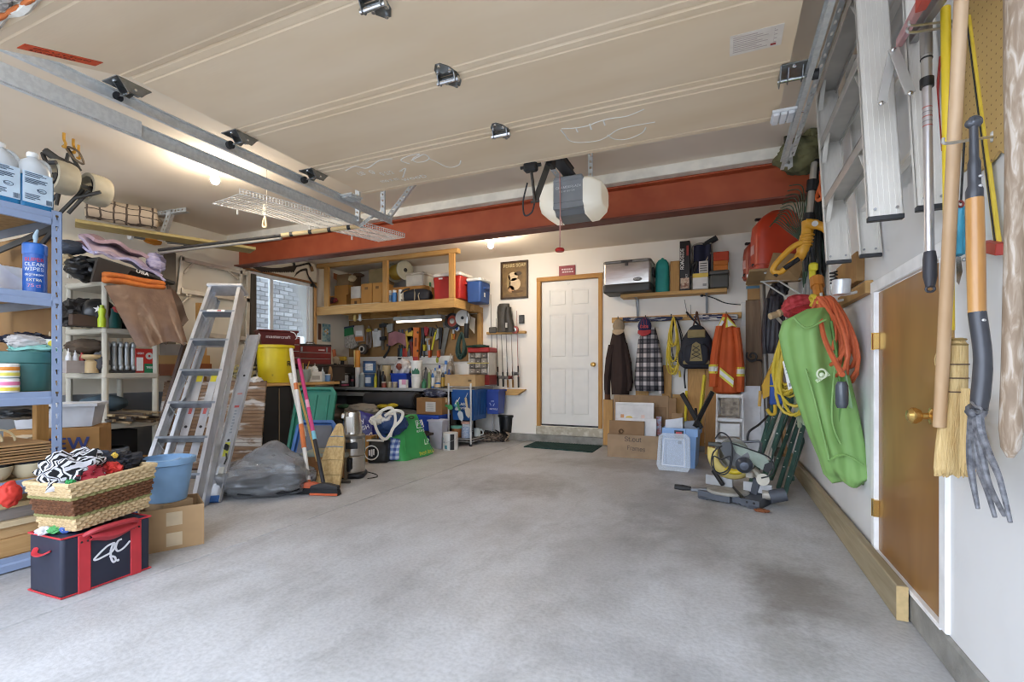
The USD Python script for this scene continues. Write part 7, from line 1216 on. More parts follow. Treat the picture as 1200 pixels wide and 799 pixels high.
t.p('leg',skin([[np.array(P(cx,py,y=6.42))+(rx*math.cos(a),.05*math.sin(a),0)for a in np.linspace(0,6.28,17)[:-1]]for cx,py,rx in((590,389,.10),(589,382,.085),(588.5,374,.075),(589,366,.09),(590,359,.095),(591,356,.08))]),mat('3a362f',.5,c2='4a453c',scale=12,bump=.2,bscale=14),w=True);t.p('leg',skin([[np.array(P(cx,py,y=6.40))+(rx*math.cos(a),.05*math.sin(a),0)for a in np.linspace(0,6.28,17)[:-1]]for cx,py,rx in((598,389,.09),(597,382,.075),(596,374,.06),(595.5,366,.05),(596,360,.04))]),mat('34302a',.5,bump=.2,bscale=14),w=True)
t.p('tag',box(*(lambda q:(q[0]-.015,q[0]+.015,q[1]-.008,q[1],q[2]-.035,q[2]+.035))(P(593.5,381,y=6.345)),.003),mat('b9b8b4',.5),w=True)
t=T('reel_pouch','grey fabric reel pouch on the rack round the tall grey rod','pouch',tuple(bwp(577,387,6.42)));t.p('pouch',wrect(572.5,383,581,390,6.40,.05,.012),mat('5d5a54',.8),w=True)
t=T('fishing_reel','red and silver fishing reel on the rack round the red rod','reel',tuple(bwp(604,387,6.41)));t.p('spool',xf(lathe([(.02,0),(.055,0),(.055,.03),(.02,.03)],18),frame(P(604,386.5,y=6.42),(1,0,0),(0,0,1))),mat('9c4a40',.4),w=True);t.p('face',xf(lathe([(0,.03),(.03,.03),(.03,.036),(0,.036)],16),frame(P(604,386.5,y=6.42),(1,0,0),(0,0,1))),STEEL,w=True)
# door mat
v=[P(a,b,z=0)for a,b in((632,516.6),(707,522),(694,530.5),(613.7,524))];v[0][1]=v[1][1]=6.42;mw=(v[2][0]+.0,v[3][0])
t=T('door_mat','dark green ribbed door mat on the concrete before the door','door mat',((v[0][0]+v[1][0])/2,6.1,0));MG=mat('25433f',.95,bump=.6,bscale=160)
t.p('mat',skin([[v[0]+(0,0,.001),v[1]+(0,0,.001),v[2]+(0,0,.001),v[3]+(0,0,.001)],[v[0]+(0,0,.012),v[1]+(0,0,.012),v[2]+(0,0,.012),v[3]+(0,0,.012)]]),MG,w=True,smooth=False)
for k in np.linspace(.04,.96,24):t.p('rib',rod(L(v[0],v[1],k)+(0,0,.012),L(v[3],v[2],k)+(0,0,.012),.005,5),MG,w=True)
# ---------------------------------------------------------------- high shelf with cool box, bags and boxes
sy=6.28
zs_=P(790,343,y=sy)[2]
a,c=P(727,345,y=sy),P(852,340,y=sy)
t=T('high_shelf','pine shelf board on grey brackets high on the wall right of the door','shelf',((a[0]+c[0])/2,6.4,zs_));t.p('board',box(a[0],c[0],sy,WY,zs_-.022,zs_+.022,.003),PINE,w=True);ZT=zs_+.023
for px in(746,828):
 x=P(px,350,y=6.40)[0];t.p('bracket',[box(x-.014,x+.014,WY-.008,WY+.002,zs_-.30,zs_-.02,.001),box(x-.014,x+.014,sy+.03,WY,zs_-.03,zs_-.022,.001),bar((x,WY-.01,zs_-.26),(x,sy+.05,zs_-.035),.006,.02)],mat('85888a',.4,.6),w=True)
def hx(px,y=sy):return P(px,330,y=y)[0]
def hh_(py,y=sy,px=790):return P(px,py,y=y)[2]
t=T('steel_cool_box','brushed steel cool box with a black base at the end of the high shelf','cool box',((hx(710)+hx(765))/2,6.30,ZT));w_=(hx(765)-hx(710))/2;h_=.40
t.p('body',mv(rbox(2*w_,.36,.10,h_-.03,.035)),mat('c2beb8',.28,.9,c2='d6d3cd',scale=5,stretch=(1,1,5)),smooth=50);t.p('base',mv(rbox(2*w_+.006,.366,.0,.105,.035)),mat('333230',.5),smooth=50);t.p('lid',mv(rbox(2*w_+.008,.37,h_-.035,h_,.04)),mat('8d8a86',.35,.8),smooth=50)
for s in(-1,1):t.p('side_handle',box(s*(w_+.02),s*w_,-.09,.09,.20,.30,.01),DARK)
t.p('latch',[box(-.07,.07,-.19,-.175,h_-.03,h_-.005,.004),box(-.02,.02,-.192,-.18,h_-.075,h_-.03,.004)],mat('3a3836',.4));t.p('badge',xf(lathe([(0,0),(1,0),(1,.003),(0,.003)],24),frame((w_*.45,-.180,.15),(1,0,0),(0,0,1))@np.diag([.055,.024,1,1.])),mat('5f5d5c',.4));t.p('badge_lettering',text('STEEL',.016,(w_*.45-.04,-.184,.142),(1,0,0),width=.08),mat('d0cecb',.4))
t=T('teal_stuff_sack','teal green sack standing upright beside the steel cool box','bag',((hx(767.5)+hx(783.5))/2,6.36,ZT));w_=(hx(783.5)-hx(767.5))/2
t.p('sack',skin([[(w_*s*np.sign(math.cos(a))*abs(math.cos(a))**.6,.07*s*np.sign(math.sin(a))*abs(math.sin(a))**.6,z)for a in np.linspace(0,6.28,25)[:-1]]for s,z in((.93,0),(1,.02),(1.02,.2),(.97,.32),(.88,.37),(.6,.405),(.25,.42),(.12,.425))]),mat('27958a',.6,bump=.15,bscale=12),smooth=60);t.p('tie',lathe([(.012,.42),(.018,.43),(.0,.44)],8),mat('27958a',.6))
one('pine_block','pine board end standing between the teal sack and the tall black carton','wood block',box(hx(785),hx(796),6.32,6.46,ZT,hh_(305),.004),PINEZ)
x0_,x1_=hx(796.5),hx(808.5);zt_=hh_(283.5)
t=T('black_carton','tall narrow black carton with white lettering up its face on the high shelf','carton',((x0_+x1_)/2,6.36,ZT));w_=(x1_-x0_)/2;h_=zt_-ZT
t.p('carton',box(-w_,w_,-.08,.09,0,h_,.003),mat('1f1c1c',.4));t.p('lettering',text('ROADSIDE',.04,(-.012,-.0812,h_*.42),(0,0,1),(-1,0,0),width=h_*.42,bold=True),mat('d9d6d0',.5));t.p('red_mark',box(.02,.045,-.0815,-.079,h_*.7,h_*.9,0),mat('a83a30',.5));t.p('picture',box(-w_+.01,w_-.01,-.0815,-.079,.02,.15,0),mat('7a4a34',.5,c2='c9b49a',scale=30));t.p('lettering',text('KIT',.02,(.03,-.0812,h_*.25),(0,0,1),(-1,0,0)),mat('c9c6c0',.5))
t=T('folded_camp_chair','navy folded camp chair with a grey tube frame on the high shelf','camp chair',(hx(823),6.40,ZT));w_=(hx(836)-hx(811))/2;zt_=hh_(288)-ZT;NV=mat('20243c',.8)
t.p('seat_fabric',sheet(lambda u,v:(-w_*.75+1.5*w_*u,-.06-.02*math.sin(7*u),.17+(zt_-.18)*v),12,6,.03),NV);t.p('tube_frame',[tube(spline([(-w_,-.05,.02),(-w_*1.0,-.05,zt_*.75),(-w_*.8,-.05,zt_),(w_*.6,-.05,zt_+.01),(w_*.85,-.05,zt_*.9),(w_*.9,-.05,.1)],6),.009,7),bar((-w_*.9,-.07,.1),(w_*.8,-.07,zt_*.8),.008,.014)],mat('8d8476',.4,.5));t.p('dark_strap',tube(spline([(-w_*1.05,-.08,.18),(-w_*.9,-.09,.30),(-w_*.5,-.09,.33),(-w_*.75,-.10,.22)],6),.018,7),BLACK)
t.p('top_roll',rod((w_*.1,-.03,zt_-.01),(w_*1.35,-.03,zt_+.07),.035,10),mat('23262a',.7))
t=T('yellow_topped_carton','white carton with a yellow top band in front of the folded camp chair','carton',((hx(812)+hx(830))/2,6.29,ZT));w_=(hx(830)-hx(812))/2;t.p('carton',box(-w_,w_,-.05,.03,0,.185,.003),mat('d2cfca',.5));t.p('yellow_band',box(-w_-.001,w_+.001,-.0512,.031,.135,.187,.002),mat('d0b24a',.5));t.p('print_block',box(w_*.3,w_*.8,-.0515,-.049,.03,.06,0),mat('8d8a88',.5));t.p('upper_label',box(-w_*.2,w_*1.0,-.0515,-.01,.189,.33,.003),mat('c6c3be',.5))
for k in range(4):t.p('label_line',box(-w_*.05,w_*.85,-.0525,-.0505,.21+.028*k,.222+.028*k,0),mat('55524e',.5))
t=T('grey_ice_pack_box','dark grey lidded box at the outer end of the high shelf','box',((hx(832)+hx(854))/2,6.34,ZT));w_=(hx(854)-hx(832))/2;h_=.155
t.p('box',mv(rbox(2*w_,.22,0,h_,.02)),mat('45443f',.5),smooth=50);t.p('lid',mv(rbox(2*w_+.012,.232,h_,h_+.05,.02)),mat('4c4a45',.5),smooth=50)
z=ZT+.207
for k,(c_,h_,l)in enumerate((('c4701f',.065,'orange book-like case lying on the dark grey lidded box'),('bf6a1e',.055,'second orange case in the stack on the dark grey box'),('b8401e',.105,'red-orange box topping the stack on the dark grey box'))):one('stacked_case',l,'case',box(hx(836),hx(853)+.01*(k==2),6.28,6.44,z,z+h_,.006),mat(c_,.6));z+=h_+.001
tp=tube(spline([P(824,346,y=6.42),P(836,349,y=6.45),P(850,355,y=6.47),P(868,357,y=6.47)],6),.006,6);one('wall_cable','dark cable drooping along the wall below the high shelf','cable',[tp,blob(P(822.5,346,y=6.42),(.02,.02,.02),0,sub_=2)],DARK)
# coat rail and what hangs from it
ra,rb=P(717,375,y=6.46),P(869,369.5,y=6.46)
t=T('coat_rail','pine coat rail with hooks along the wall under the high shelf','coat rail',tuple((ra+rb)/2));zr=(ra[2]+rb[2])/2;t.p('rail',box(ra[0],rb[0],6.45,WY,zr-.035,zr+.035,.003),PINE,w=True)
for px in(725,757,787,816,851):x=P(px,372,y=6.43)[0];t.p('hook',tube(spline([(x,6.45,zr),(x,6.40,zr+.01),(x,6.38,zr+.04)],5),.006,6),DARK,w=True)
# umbrella, flags lying along rail
u0,u1=P(730,374.5,y=6.40),P(800,373,y=6.40)
t=T('furled_flag','furled navy flag with white stripes resting along the coat rail','flag',tuple((u0+u1)/2));t.p('cloth_roll',jitter(tube([u0,L(u0,u1,.3),L(u0,u1,.6),u1],[.022,.03,.03,.018],9),.008,12),mat('2b3350',.8,c2='c9c6c0',scale=4,stretch=(2,2,22),lo=.56,hi=.6),w=True);t.p('stick',rod(u0-(.05,0,0),u1+(.10,0,.005),.007,6),mat('a98a5a',.6),w=True)
u0,u1=P(813,372,y=6.40),P(865,371.5,y=6.40);t=T('striped_flag','navy and white striped flag folded on the rail end beside the orange jacket','flag',tuple((u0+u1)/2));t.p('cloth',jitter(bar(u0,u1,.05,.07,bev=.012),.012,9),mat('2c3558',.8,c2='d6d4d0',scale=3,stretch=(3,3,18),lo=.52,hi=.55),w=True)
for k,(x_,y_,x2,y2)in enumerate(((802,351,806,372),(809,357,809.5,372))):one('whip_aerial',('thin slanting wire aerial rising from the coat rail','short thin wire aerial beside the slanting one on the coat rail')[k],'aerial',rod(P(x_,y_,y=6.43),P(x2,y2,y=6.44),.003,5),DARK)
def hung(nm,l,cat,sec,m,y=6.36,n=36,fold=.12,nf=5,part='body',T_=None,ph=0.,back=None,lab=None):
 "a hanging garment: sections (px left, px right, py, half depth)"
 rings=[];N=len(sec)
 for k,(xa,xb,py,d)in enumerate(sec):
  a,b=P(xa,py,y=y),P(xb,py,y=y);c=(a+b)/2;w_=(b[0]-a[0])/2;q=[]
  for th in np.linspace(0,2*math.pi,n,endpoint=False):
   f_=1+fold*(k/N)*math.sin(nf*th+ph+.5*k)+.06*math.sin(11*th+k)
   q.append((c[0]+w_*math.cos(th)*(1+(f_-1)*.25),y+d*math.sin(th)*f_-d*.0,c[2]))
  rings.append(q)
 rings=[[tuple(x)for x in r]for r in rings];t=T_ or T(nm,l,cat,tuple(np.mean(rings[0],axis=0)))
 t.p(part,skin(rings[::-1]),m,w=True,smooth=60,label=lab);return t
BRN=mat('33241f',.9,var=.1,bump=.15,bscale=20)
t=hung('brown_jacket','dark brown work jacket hanging under a beige cap on the coat rail','jacket',[(718,731,388,.05),(715,734,402,.08),(716,736,425,.09),(716,738,445,.10),(717,737,462,.10)],BRN)
hung('','','',[(713,722,404,.05),(710,719,420,.055),(708,716,440,.055),(708,715,455,.05),(709,715,467,.045)],BRN,y=6.33,T_=t,part='sleeve');hung('','','',[(729,735,402,.05),(733,740,425,.055),(735,742,448,.055),(734,740,458,.05)],BRN,y=6.35,T_=t,part='sleeve');hung('','','',[(708.5,715,462,.048),(708.5,715.5,468,.05)],mat('5d3a24',.8),y=6.325,T_=t,part='cuff',lab='rust coloured cuff')
def cap(l,px,py,m,mb,s=1.,badge=None):
 o=P(px,py,y=6.30);t=T('baseball_cap',l,'cap',tuple(o));v,f=blob((0,0,0),(.075*s,.06*s,.095*s),.06,2,3);v[:,2]=np.maximum(v[:,2],-.05*s)
 t.p('crown',(v,f),m,smooth=60);t.p('peak',sheet(lambda u,w:(-.07*s+.14*s*u,-.03-.05*w*math.sin(math.pi*u)-.015,-.05*s-.07*s*w*(.5+.5*math.sin(math.pi*u))),10,6,.008),mb,smooth=60);t.p('button',blob((0,-.0,.095*s),(.008,.008,.006),0,sub_=1),mb)
 for k in(-1,0,1):t.p('seam',tube([(.03*k*math.sin(a)*s,-.062*s*math.sin(a),.096*s*math.cos(a))for a in np.linspace(.1,1.7,8)],.002,4),mb)
 if badge:t.p('lettering',text(badge,.035*s,(-.05,-.066*s,-.03),(1,0,0),bold=True,width=.10),mat('c43a3c',.5))
 return t
cap('beige baseball cap hanging on the brown jacket',725,382,mat('9c8a70',.9),mat('a8967c',.9));
SHP=usdkit.material(stage,'/World/Looks/flannel_check',{'g':('geometry',{}),'s':('separate_xyz',{}),**{k+e:v for k in 'xz' for e,v in(('m',('math',{'math_type':'multiply','value2':11. if k=='x' else 8.5})),('f',('math',{'math_type':'fraction'})),('b',('math',{'math_type':'less_than','value2':.42})),('t',('math',{'math_type':'compare','value2':.7,'value3':.05})),('q',('math',{'math_type':'multiply_add','value2':.5})))},
 'ad':('math',{'math_type':'add'}),'h':('math',{'math_type':'multiply','value2':.333}),'r':('rgb_ramp',{'ramp':[(0,lin('2b2b30')),(.3,lin('3a3a40')),(.34,lin('6a666a')),(.6,lin('8a8486')),(.68,lin('c9c2c0')),(1,lin('d6d0cc'))]}),'p':('principled_bsdf',{'roughness':.9})},
 [('g.position','s.vector')]+[c for k in 'xz' for c in((f's.{k}',k+'m.value1'),(k+'m.value',k+'f.value1'),(k+'f.value',k+'b.value1'),(k+'f.value',k+'t.value1'),(k+'t.value',k+'q.value1'),(k+'b.value',k+'q.value3'))]+[('xq.value','ad.value1'),('zq.value','ad.value2'),('ad.value','h.value1'),('h.value','r.fac'),('r.color','p.base_color')],surface='p.BSDF')
t=hung('flannel_shirt','black and white checked flannel shirt hanging under a navy cap','shirt',[(757,768,384,.05),(748,771,396,.08),(746,774,415,.09),(744,776,435,.10),(743,777,450,.10),(745,772,458,.09)],SHP);hung('','','',[(766,772,398,.05),(768,776,420,.06),(771,778,445,.06),(772,778,461,.05)],SHP,y=6.32,T_=t,part='sleeve')
cap('navy baseball cap with a red peak hanging on the flannel shirt',755.5,382,mat('262a52',.8),mat('a8383c',.8),1.1,'Cubs')
YC=mat('d0b73a',.5);q=P(789.5,372,y=6.34)
t=T('yellow_extension_cord','yellow extension cord hank hanging beside the flannel shirt on the coat rail','extension cord',tuple(q));t.p('cord',tube(coil(q,9,.19,.68,2,.05),.0085,6),YC,w=True);t.p('cord',tube(coil(q+(0,-.05,0),4,.15,.38,9,.03),.0085,6),YC,w=True);t.p('dark_cord',tube(coil(q+(.02,.02,0),3,.30,.62,4,.03),.006,6),DARK,w=True);t.p('plug',rod(q+(.07,-.05,-.66),q+(.08,-.05,-.74),.014,8),YC,w=True)
# backpack
o=P(816.5,432,y=6.33);t=T('backpack','navy and khaki backpack with elastic lacing hanging on the coat rail','backpack',tuple(o));NV2=mat('22252f',.75,bump=.1,bscale=30);KH=mat('8d7f58',.8)
w_=.195;t.p('main_bag',skin([[(w_*s*np.sign(math.cos(a))*abs(math.cos(a))**.7,.11*d*np.sign(math.sin(a))*abs(math.sin(a))**.7,z)for a in np.linspace(0,6.28,25)[:-1]]for s,d,z in((.7,.6,0),(.92,.95,.03),(1,1,.12),(.98,1,.25),(.85,.9,.36),(.62,.75,.44),(.42,.5,.50),(.2,.3,.53))]),NV2,smooth=60)
t.p('khaki_band',mv(rot(box(-.10,.10,-.02,.02,-.05,.05,.015),'x',-18),0,-.085,.42),KH);t.p('front_pocket',blob((0,-.105,.17),(.14,.05,.13),.05,2,2,.6),NV2);t.p('khaki_panel',xf(ext([(-.07,-.10),(.07,-.10),(.045,.10),(0,.13),(-.045,.10)],.01),frame((0,-.155,.19),(1,0,0),(0,0,1))),KH);t.p('khaki_base',mv(box(-.15,.15,-.02,.02,-.022,.022,.012),0,-.105,.075),KH)
for k in range(3):t.p('elastic_lacing',[rod((-.055+.008*k,-.168,.12+.05*k),(.05-.008*k,-.168,.17+.05*k),.004,5),rod((.055-.008*k,-.168,.12+.05*k),(-.05+.008*k,-.168,.17+.05*k),.004,5)],BLACK)
t.p('top_loop',tube(spline([(-.04,0,.52),(-.015,0,.62),(0,.03,.70),(.015,0,.62),(.04,0,.52)],6),.009,6),mat('5a3a2a',.8));t.p('strap',tube(spline([(.10,.04,.45),(-.04,-.0,.60),(-.12,.02,.70)],6),.012,6),NV2);t.p('strap',tube(spline([(-.12,-.02,.08),(-.14,-.03,-.08),(-.13,-.02,-.24)],6),.010,6),BLACK)
for s in(-1,1):t.p('side_pocket',blob((s*.17,-.02,.14),(.045,.07,.11),.05,2,3),NV2)
# orange hi-vis jacket
HV=mat('b94e1e',.75,c2='c75a26',scale=5,bump=.15,bscale=12);YB=mat('d8cf3a',.5);SV=mat('d9d9d4',.35)
t=hung('hi_vis_jacket','orange work jacket with yellow and silver reflective bands hanging near the rail end','jacket',[(847,853,368,.03),(843,861,378,.07),(839,865,393,.10),(838,867,415,.11),(836,868,440,.12),(836,869,458,.12),(840,866,461,.11)],HV,y=6.28,fold=.16,nf=6)
SL=[(839,848,382,.05),(835,846,400,.06),(832,844,420,.065),(831,843,440,.065),(830.5,842,453,.06)];SR=[(858,867,384,.05),(861,870,405,.06),(862,872,425,.065),(862.5,872.5,445,.065),(862,872,459,.06)]
for s_ in(SL,SR):hung('','','',s_,HV,y=6.22,T_=t,part='sleeve',fold=.06)
def band(sec,nm,mm,off=.004,y=6.28):
 s_=[(a-off*70,b+off*70,c,d+off)for a,b,c,d in sec];hung('','','',s_,mm,y=y,T_=t,part=nm,fold=.06)
band([(830.8,843,427,.066),(830.6,842.8,429.5,.066)],'yellow_band',YB,y=6.22);band([(830.8,843,429.5,.068),(830.6,842.6,435,.068)],'silver_band',SV,y=6.22);band([(830.6,842.8,435,.066),(830.5,842.5,437.5,.066)],'yellow_band',YB,y=6.22)
band([(862.5,872.5,430,.066),(862.5,872.5,432.5,.066)],'yellow_band',YB,y=6.22);band([(862.5,872.5,432.5,.068),(862.5,872.5,438,.068)],'silver_band',SV,y=6.22);band([(862.5,872.5,438,.066),(862.3,872.3,441,.066)],'yellow_band',YB,y=6.22)
def strip(pts,w_,nm,mm,y):
 q=[P(a,b,y=y)for a,b in pts];t.p(nm,sheet(lambda u,v:L(q[0],q[1],u)*(1-v)+L(q[3],q[2],u)*v,8,4,.008),mm,w=True)
for p_,nm,mm,y in(([(843.5,430),(860,443.5),(859,454),(843,441)],'yellow_band',YB,6.135),([(843.5,433),(859.8,446.5),(859.2,451),(843.2,438)],'silver_band',SV,6.13),([(847,371),(850,372),(842,388),(839,386)],'yellow_band',YB,6.19),([(846,375),(848.5,377),(843,386),(840.5,385)],'silver_band',SV,6.185),([(852,371),(864,383),(858,382),(850,384)],'yellow_band',YB,6.19),([(852.5,374),(861,382),(858,381),(853,383)],'silver_band',SV,6.185)):strip(p_,0,nm,mm,y)
# pine boards, sticks, panels against the wall
def lean(nm,l,cat,px0,px1,py0,py1,y,th,m,tilt=.10):
 x0_,x1_=P(px0,(py0+py1)/2,y=y)[0],P(px1,(py0+py1)/2,y=y)[0];zb,zt_=max(P(px0,py1,y=y)[2],0),P(px0,py0,y=y)[2]
 return one(nm,l,cat,skin([[(x0_,y-tilt,zb),(x1_,y-tilt,zb),(x1_,y-tilt+th,zb),(x0_,y-tilt+th,zb)],[(x0_,y,zt_),(x1_,y,zt_),(x1_,y+th,zt_),(x0_,y+th,zt_)]]),m,smooth=False)
lean('pine_post','pine board standing at the door edge behind the kraft carton','wood board',707,718,468,521,6.40,.04,PINEZ,.02)
lean('pine_board','narrow pine board leaning behind the yellow cord hank','wood board',776,787,428,515,6.44,.03,PINEZ,.1);lean('pine_board','wide knotty pine board leaning below the backpack','wood board',806,826,425,520,6.42,.03,PINEZ,.12);lean('pine_board','pine board leaning between the backpack and the orange jacket','wood board',826.5,841,432,530,6.40,.03,wood('a97a44','bd8e55','z'),.14)
lean('amber_board','short yellow pine offcut leaning behind the flannel shirt hem','wood board',745,760,452,500,6.44,.02,PINEZ,.06)
HY_=mat('c9b52c',.45)
for k,(px0,py0,px1,py1,l)in enumerate(((804.5,459,803,500,'short yellow stick standing in the light blue tote'),(826,440,819,500,'long yellow stick leaning over the light blue tote'))):a,b=P(px1,py1,y=5.55),P(px0,py0,y=5.75);one('yellow_hockey_stick',l,'hockey stick',bar(a,b,.025,.06),HY_)
for k,(px0,py0,px1,py1,l)in enumerate(((799,461,822,502,'black stick crossing from the cord hank side in the light blue tote'),(835,459,814,500,'black stick crossing toward the orange jacket in the light blue tote'),(815,479,817,500,'short black stick end between the crossed black sticks'))):a,b=P(px1,py1,y=5.45),P(px0,py0,y=5.55);one('black_stick',l,'stick',bar(a,b,.025,.045),BLACK)
lean('white_board','wide white board leaning on the wall beside the white step stool','panel',868,891,452,545,6.30,.02,mat('dcdde0',.5),.20);lean('white_board','narrow white board leaning beside the wide white one','panel',891.5,905,462,548,6.28,.02,mat('d6d8db',.5),.20)
# white folding step stool
q=P(855,543,y=5.95);so=np.array([P(855,500,y=6.0)[0],5.98,0]);t=T('white_step_stool','white folding step stool with a picture card leaning under the orange jacket','step stool',tuple(so));WP=mat('dedede',.45);h_=P(855,462,y=6.0)[2]
for s in(-1,1):t.p('side_rail',bar((s*.14,-.12,0),(s*.13,.05,h_),.02,.035),WP);t.p('rear_leg',bar((s*.12,.06,0),(s*.12,.06,h_*.9),.018,.025),WP)
for f_ in(.30,.62,.97):t.p('step',box(-.13,.13,-.17+.17*f_,-.09+.17*f_,h_*f_-.02,h_*f_+.02,.005),WP)
for f_ in(.2,.5,.8):t.p('cross_wire',[bar((-.12,.0,h_*(f_-.1)),(-.02,.03,h_*(f_+.05)),.006,.01)],WP)
t.p('picture_card',mv(rot(box(-.09,.095,-.004,.004,0,.20,.002),'x',-6),.0,-.045,h_*.68),mat('5a4a3c',.5,c2='a89a84',scale=20));t.p('lower_card',mv(rot(box(-.09,.095,-.004,.004,0,.12,.002),'x',-6),.0,-.10,h_*.06),mat('8a8a6a',.5,c2='c9c6b0',scale=24))
t.p('white_card',mv(rot(box(-.10,.10,-.004,.004,0,.14,.002),'x',-6),.0,-.09,h_*.38),mat('e2e2e0',.5))
# cartons in front of the jackets
cb_=P(743,535,y=5.68);a,c=P(712,525,y=5.68),P(774,530,y=5.68);w_=c[0]-a[0];hgt=P(743,513,y=5.68)[2]
kc=carton('open kraft carton with handwriting, full of flattened cartons, below the brown jacket',((a[0]+c[0])/2,5.82,0),(w_,.28,.265),-2,mat('9f8568',.8),open_=True,tape=False,flaps=(0,0,0,0),name='open_carton')
INK2=mat('5c5048',.8)
kc.p('handwriting',text('St.out',.055,(-.10,-.142,.19),(1,0,0),(.0,0,1),width=.19),INK2);kc.p('handwriting',text('Frames',.05,(-.07,-.142,.095),(1,0,-.06),(.0,0,1),width=.20),INK2)
def stand(nm,l,cat,px0,px1,py0,py1,y,th,m,tilt=.08,z=None):
 x0_,x1_=P(px0,(py0+py1)/2,y=y)[0],P(px1,(py0+py1)/2,y=y)[0];zb,zt_=(P(px0,py1,y=y)[2]if z is None else z),P((px0+px1)/2,py0,y=y)[2]
 t=T(nm,l,cat,((x0_+x1_)/2,y,zb));h_=zt_-zb;w_=(x1_-x0_)/2;t.R=rotm('x',-math.degrees(math.atan(tilt/h_)));t.p('panel',xf(box(-w_,w_,-th/2,th/2,0,h_,.003),t.R),m);t.d=(w_,th,h_);return t
t=stand('flattened_carton','large flattened kraft carton standing at the back of the open carton','flat carton',718,783,463,530,6.0,.02,mat('94785a',.8),z=.01);t.p('fold_line',xf(box(-.25,-.245,-.0112,-.0095,.02,t.d[2]-.02,0),t.R),mat('6d563e',.8));t.p('inner_panel',xf(box(t.d[0]*.35,t.d[0]*.92,-.013,-.009,.1,t.d[2]*.8,.001),t.R),mat('83684c',.8))
t=stand('narrow_flattened_carton','narrow flattened kraft carton bent forward beside the large one','flat carton',783,792,466,530,5.95,.02,mat('8a6c4c',.8),z=.01);t.p('bent_flap',xf(box(.0,.12,-.10,-.09,.2,.5,.002),t.R),mat('9c7d5a',.8))
lean('kraft_sheet','brown kraft sheet leaning behind the light blue tote','flat carton',788,804,462,545,6.2,.012,mat('a3814f',.8),.1)
t=stand('white_game_box','white flat box with a yellow picture standing in the open carton','box',721,766,472,512,5.84,.05,mat('d2cfcc',.6),.05);t.p('yellow_picture',xf(xf(lathe([(0,0),(1,0),(1,.001),(0,.001)],14),frame((-.06,-.0262,t.d[2]*.55),(1,0,0),(0,0,1))@np.diag([.045,.03,1,1.])),t.R),mat('d0b040',.5));t.p('orange_picture',xf(box(-.16,-.12,-.0262,-.0245,t.d[2]*.5,t.d[2]*.66,0),t.R),mat('c98a50',.5));t.p('faint_picture',xf(box(.08,.12,-.0262,-.0245,t.d[2]*.5,t.d[2]*.66,0),t.R),mat('d6b9ac',.5));t.p('lid_edge',xf(box(-t.d[0],t.d[0],-.03,.03,t.d[2]-.02,t.d[2]+.004,.004),t.R),mat('dedbd8',.6))
stand('white_foam_sheet','white sheet standing in front of the flat white box in the open carton','panel',724,769,490,514,5.80,.02,mat('d9d7d6',.6),.03);stand('kraft_flap_carton','small folded kraft carton with a round stamp standing in the open carton','flat carton',714,755,493,518,5.76,.03,mat('8f7050',.8),.02).p('round_stamp',xf(tube([(.022*math.cos(a),.022*math.sin(a),0)for a in np.linspace(0,6.28,17)[:-1]],.005,5,closed=True),frame((-.06,-.018,.14),(1,0,0),(0,0,1))),mat('5f4630',.8))
stand('colour_magazine','folded red and blue magazine standing beside the white sheet','magazine',769,775,488,510,5.86,.02,mat('8a4038',.5,c2='8fa6c0',scale=24),.02)
# light blue tote
tq=P(800,549,z=0);TB=mat('86a9d6',.4,var=.03)
a,c=P(777,520,y=5.32),P(816,520,y=5.32)
t=T('blue_tote','light blue plastic storage tote full of papers below the yellow cord hank','storage tote',((a[0]+c[0])/2+.015,5.50,0),-3);w_=(c[0]-a[0])/2
t.p('tub',hollow(-w_,w_,-.20,.24,0,.40,.008,.13),TB,smooth=False);t.p('rim',hollow(-w_-.012,w_+.012,-.212,.252,.33,.41,.014),TB,smooth=False);t.p('corner_rib',[box(s*w_*.95-.02,s*w_*.95+.02,-.206,-.18,.02,.32,.006)for s in(-1,)],TB);t.p('handle_grip',box(-.06,.06,-.225,-.205,.30,.40,.006),TB);t.p('label',box(-.05,.04,-.2275,-.224,.305,.39,.001),mat('2a2d38',.5));t.p('label_red',box(-.035,.025,-.229,-.2265,.345,.375,0),mat('c04a48',.5))
t=T('clear_tote_cover','clear plastic lid leaning on the front of the light blue tote','lid',tuple(P(789,551,z=0)),-4,M=tr(tuple(P(789,552,z=0)))@rotm('z',-4)@rotm('x',-12));CLR=clear('eef1f4',.15,.22,'lid');po=Polygon([(-.13,.0),(.13,0),(.15,.04),(.14,.32),(.11,.35),(-.11,.35),(-.14,.32),(-.15,.04)]).buffer(.012)
t.p('lid_rim',xf(ext(po.difference(po.buffer(-.035)),.02),frame((0,0,.013),(1,0,0),(0,0,1))),CLR);t.p('lid_panel',xf(ext(po.buffer(-.035),.006),frame((0,.0,.013),(1,0,0),(0,0,1))),CLR);t.p('inner_ring',xf(ext(po.buffer(-.05).difference(po.buffer(-.06)),.012),frame((0,-.002,.013),(1,0,0),(0,0,1))),mat('c9ced6',.3));t.p('stamp',xf(box(.04,.07,.26,.29,0,.003,0),frame((0,-.008,.013),(1,0,0),(0,0,1))),mat('9aa0a8',.5))
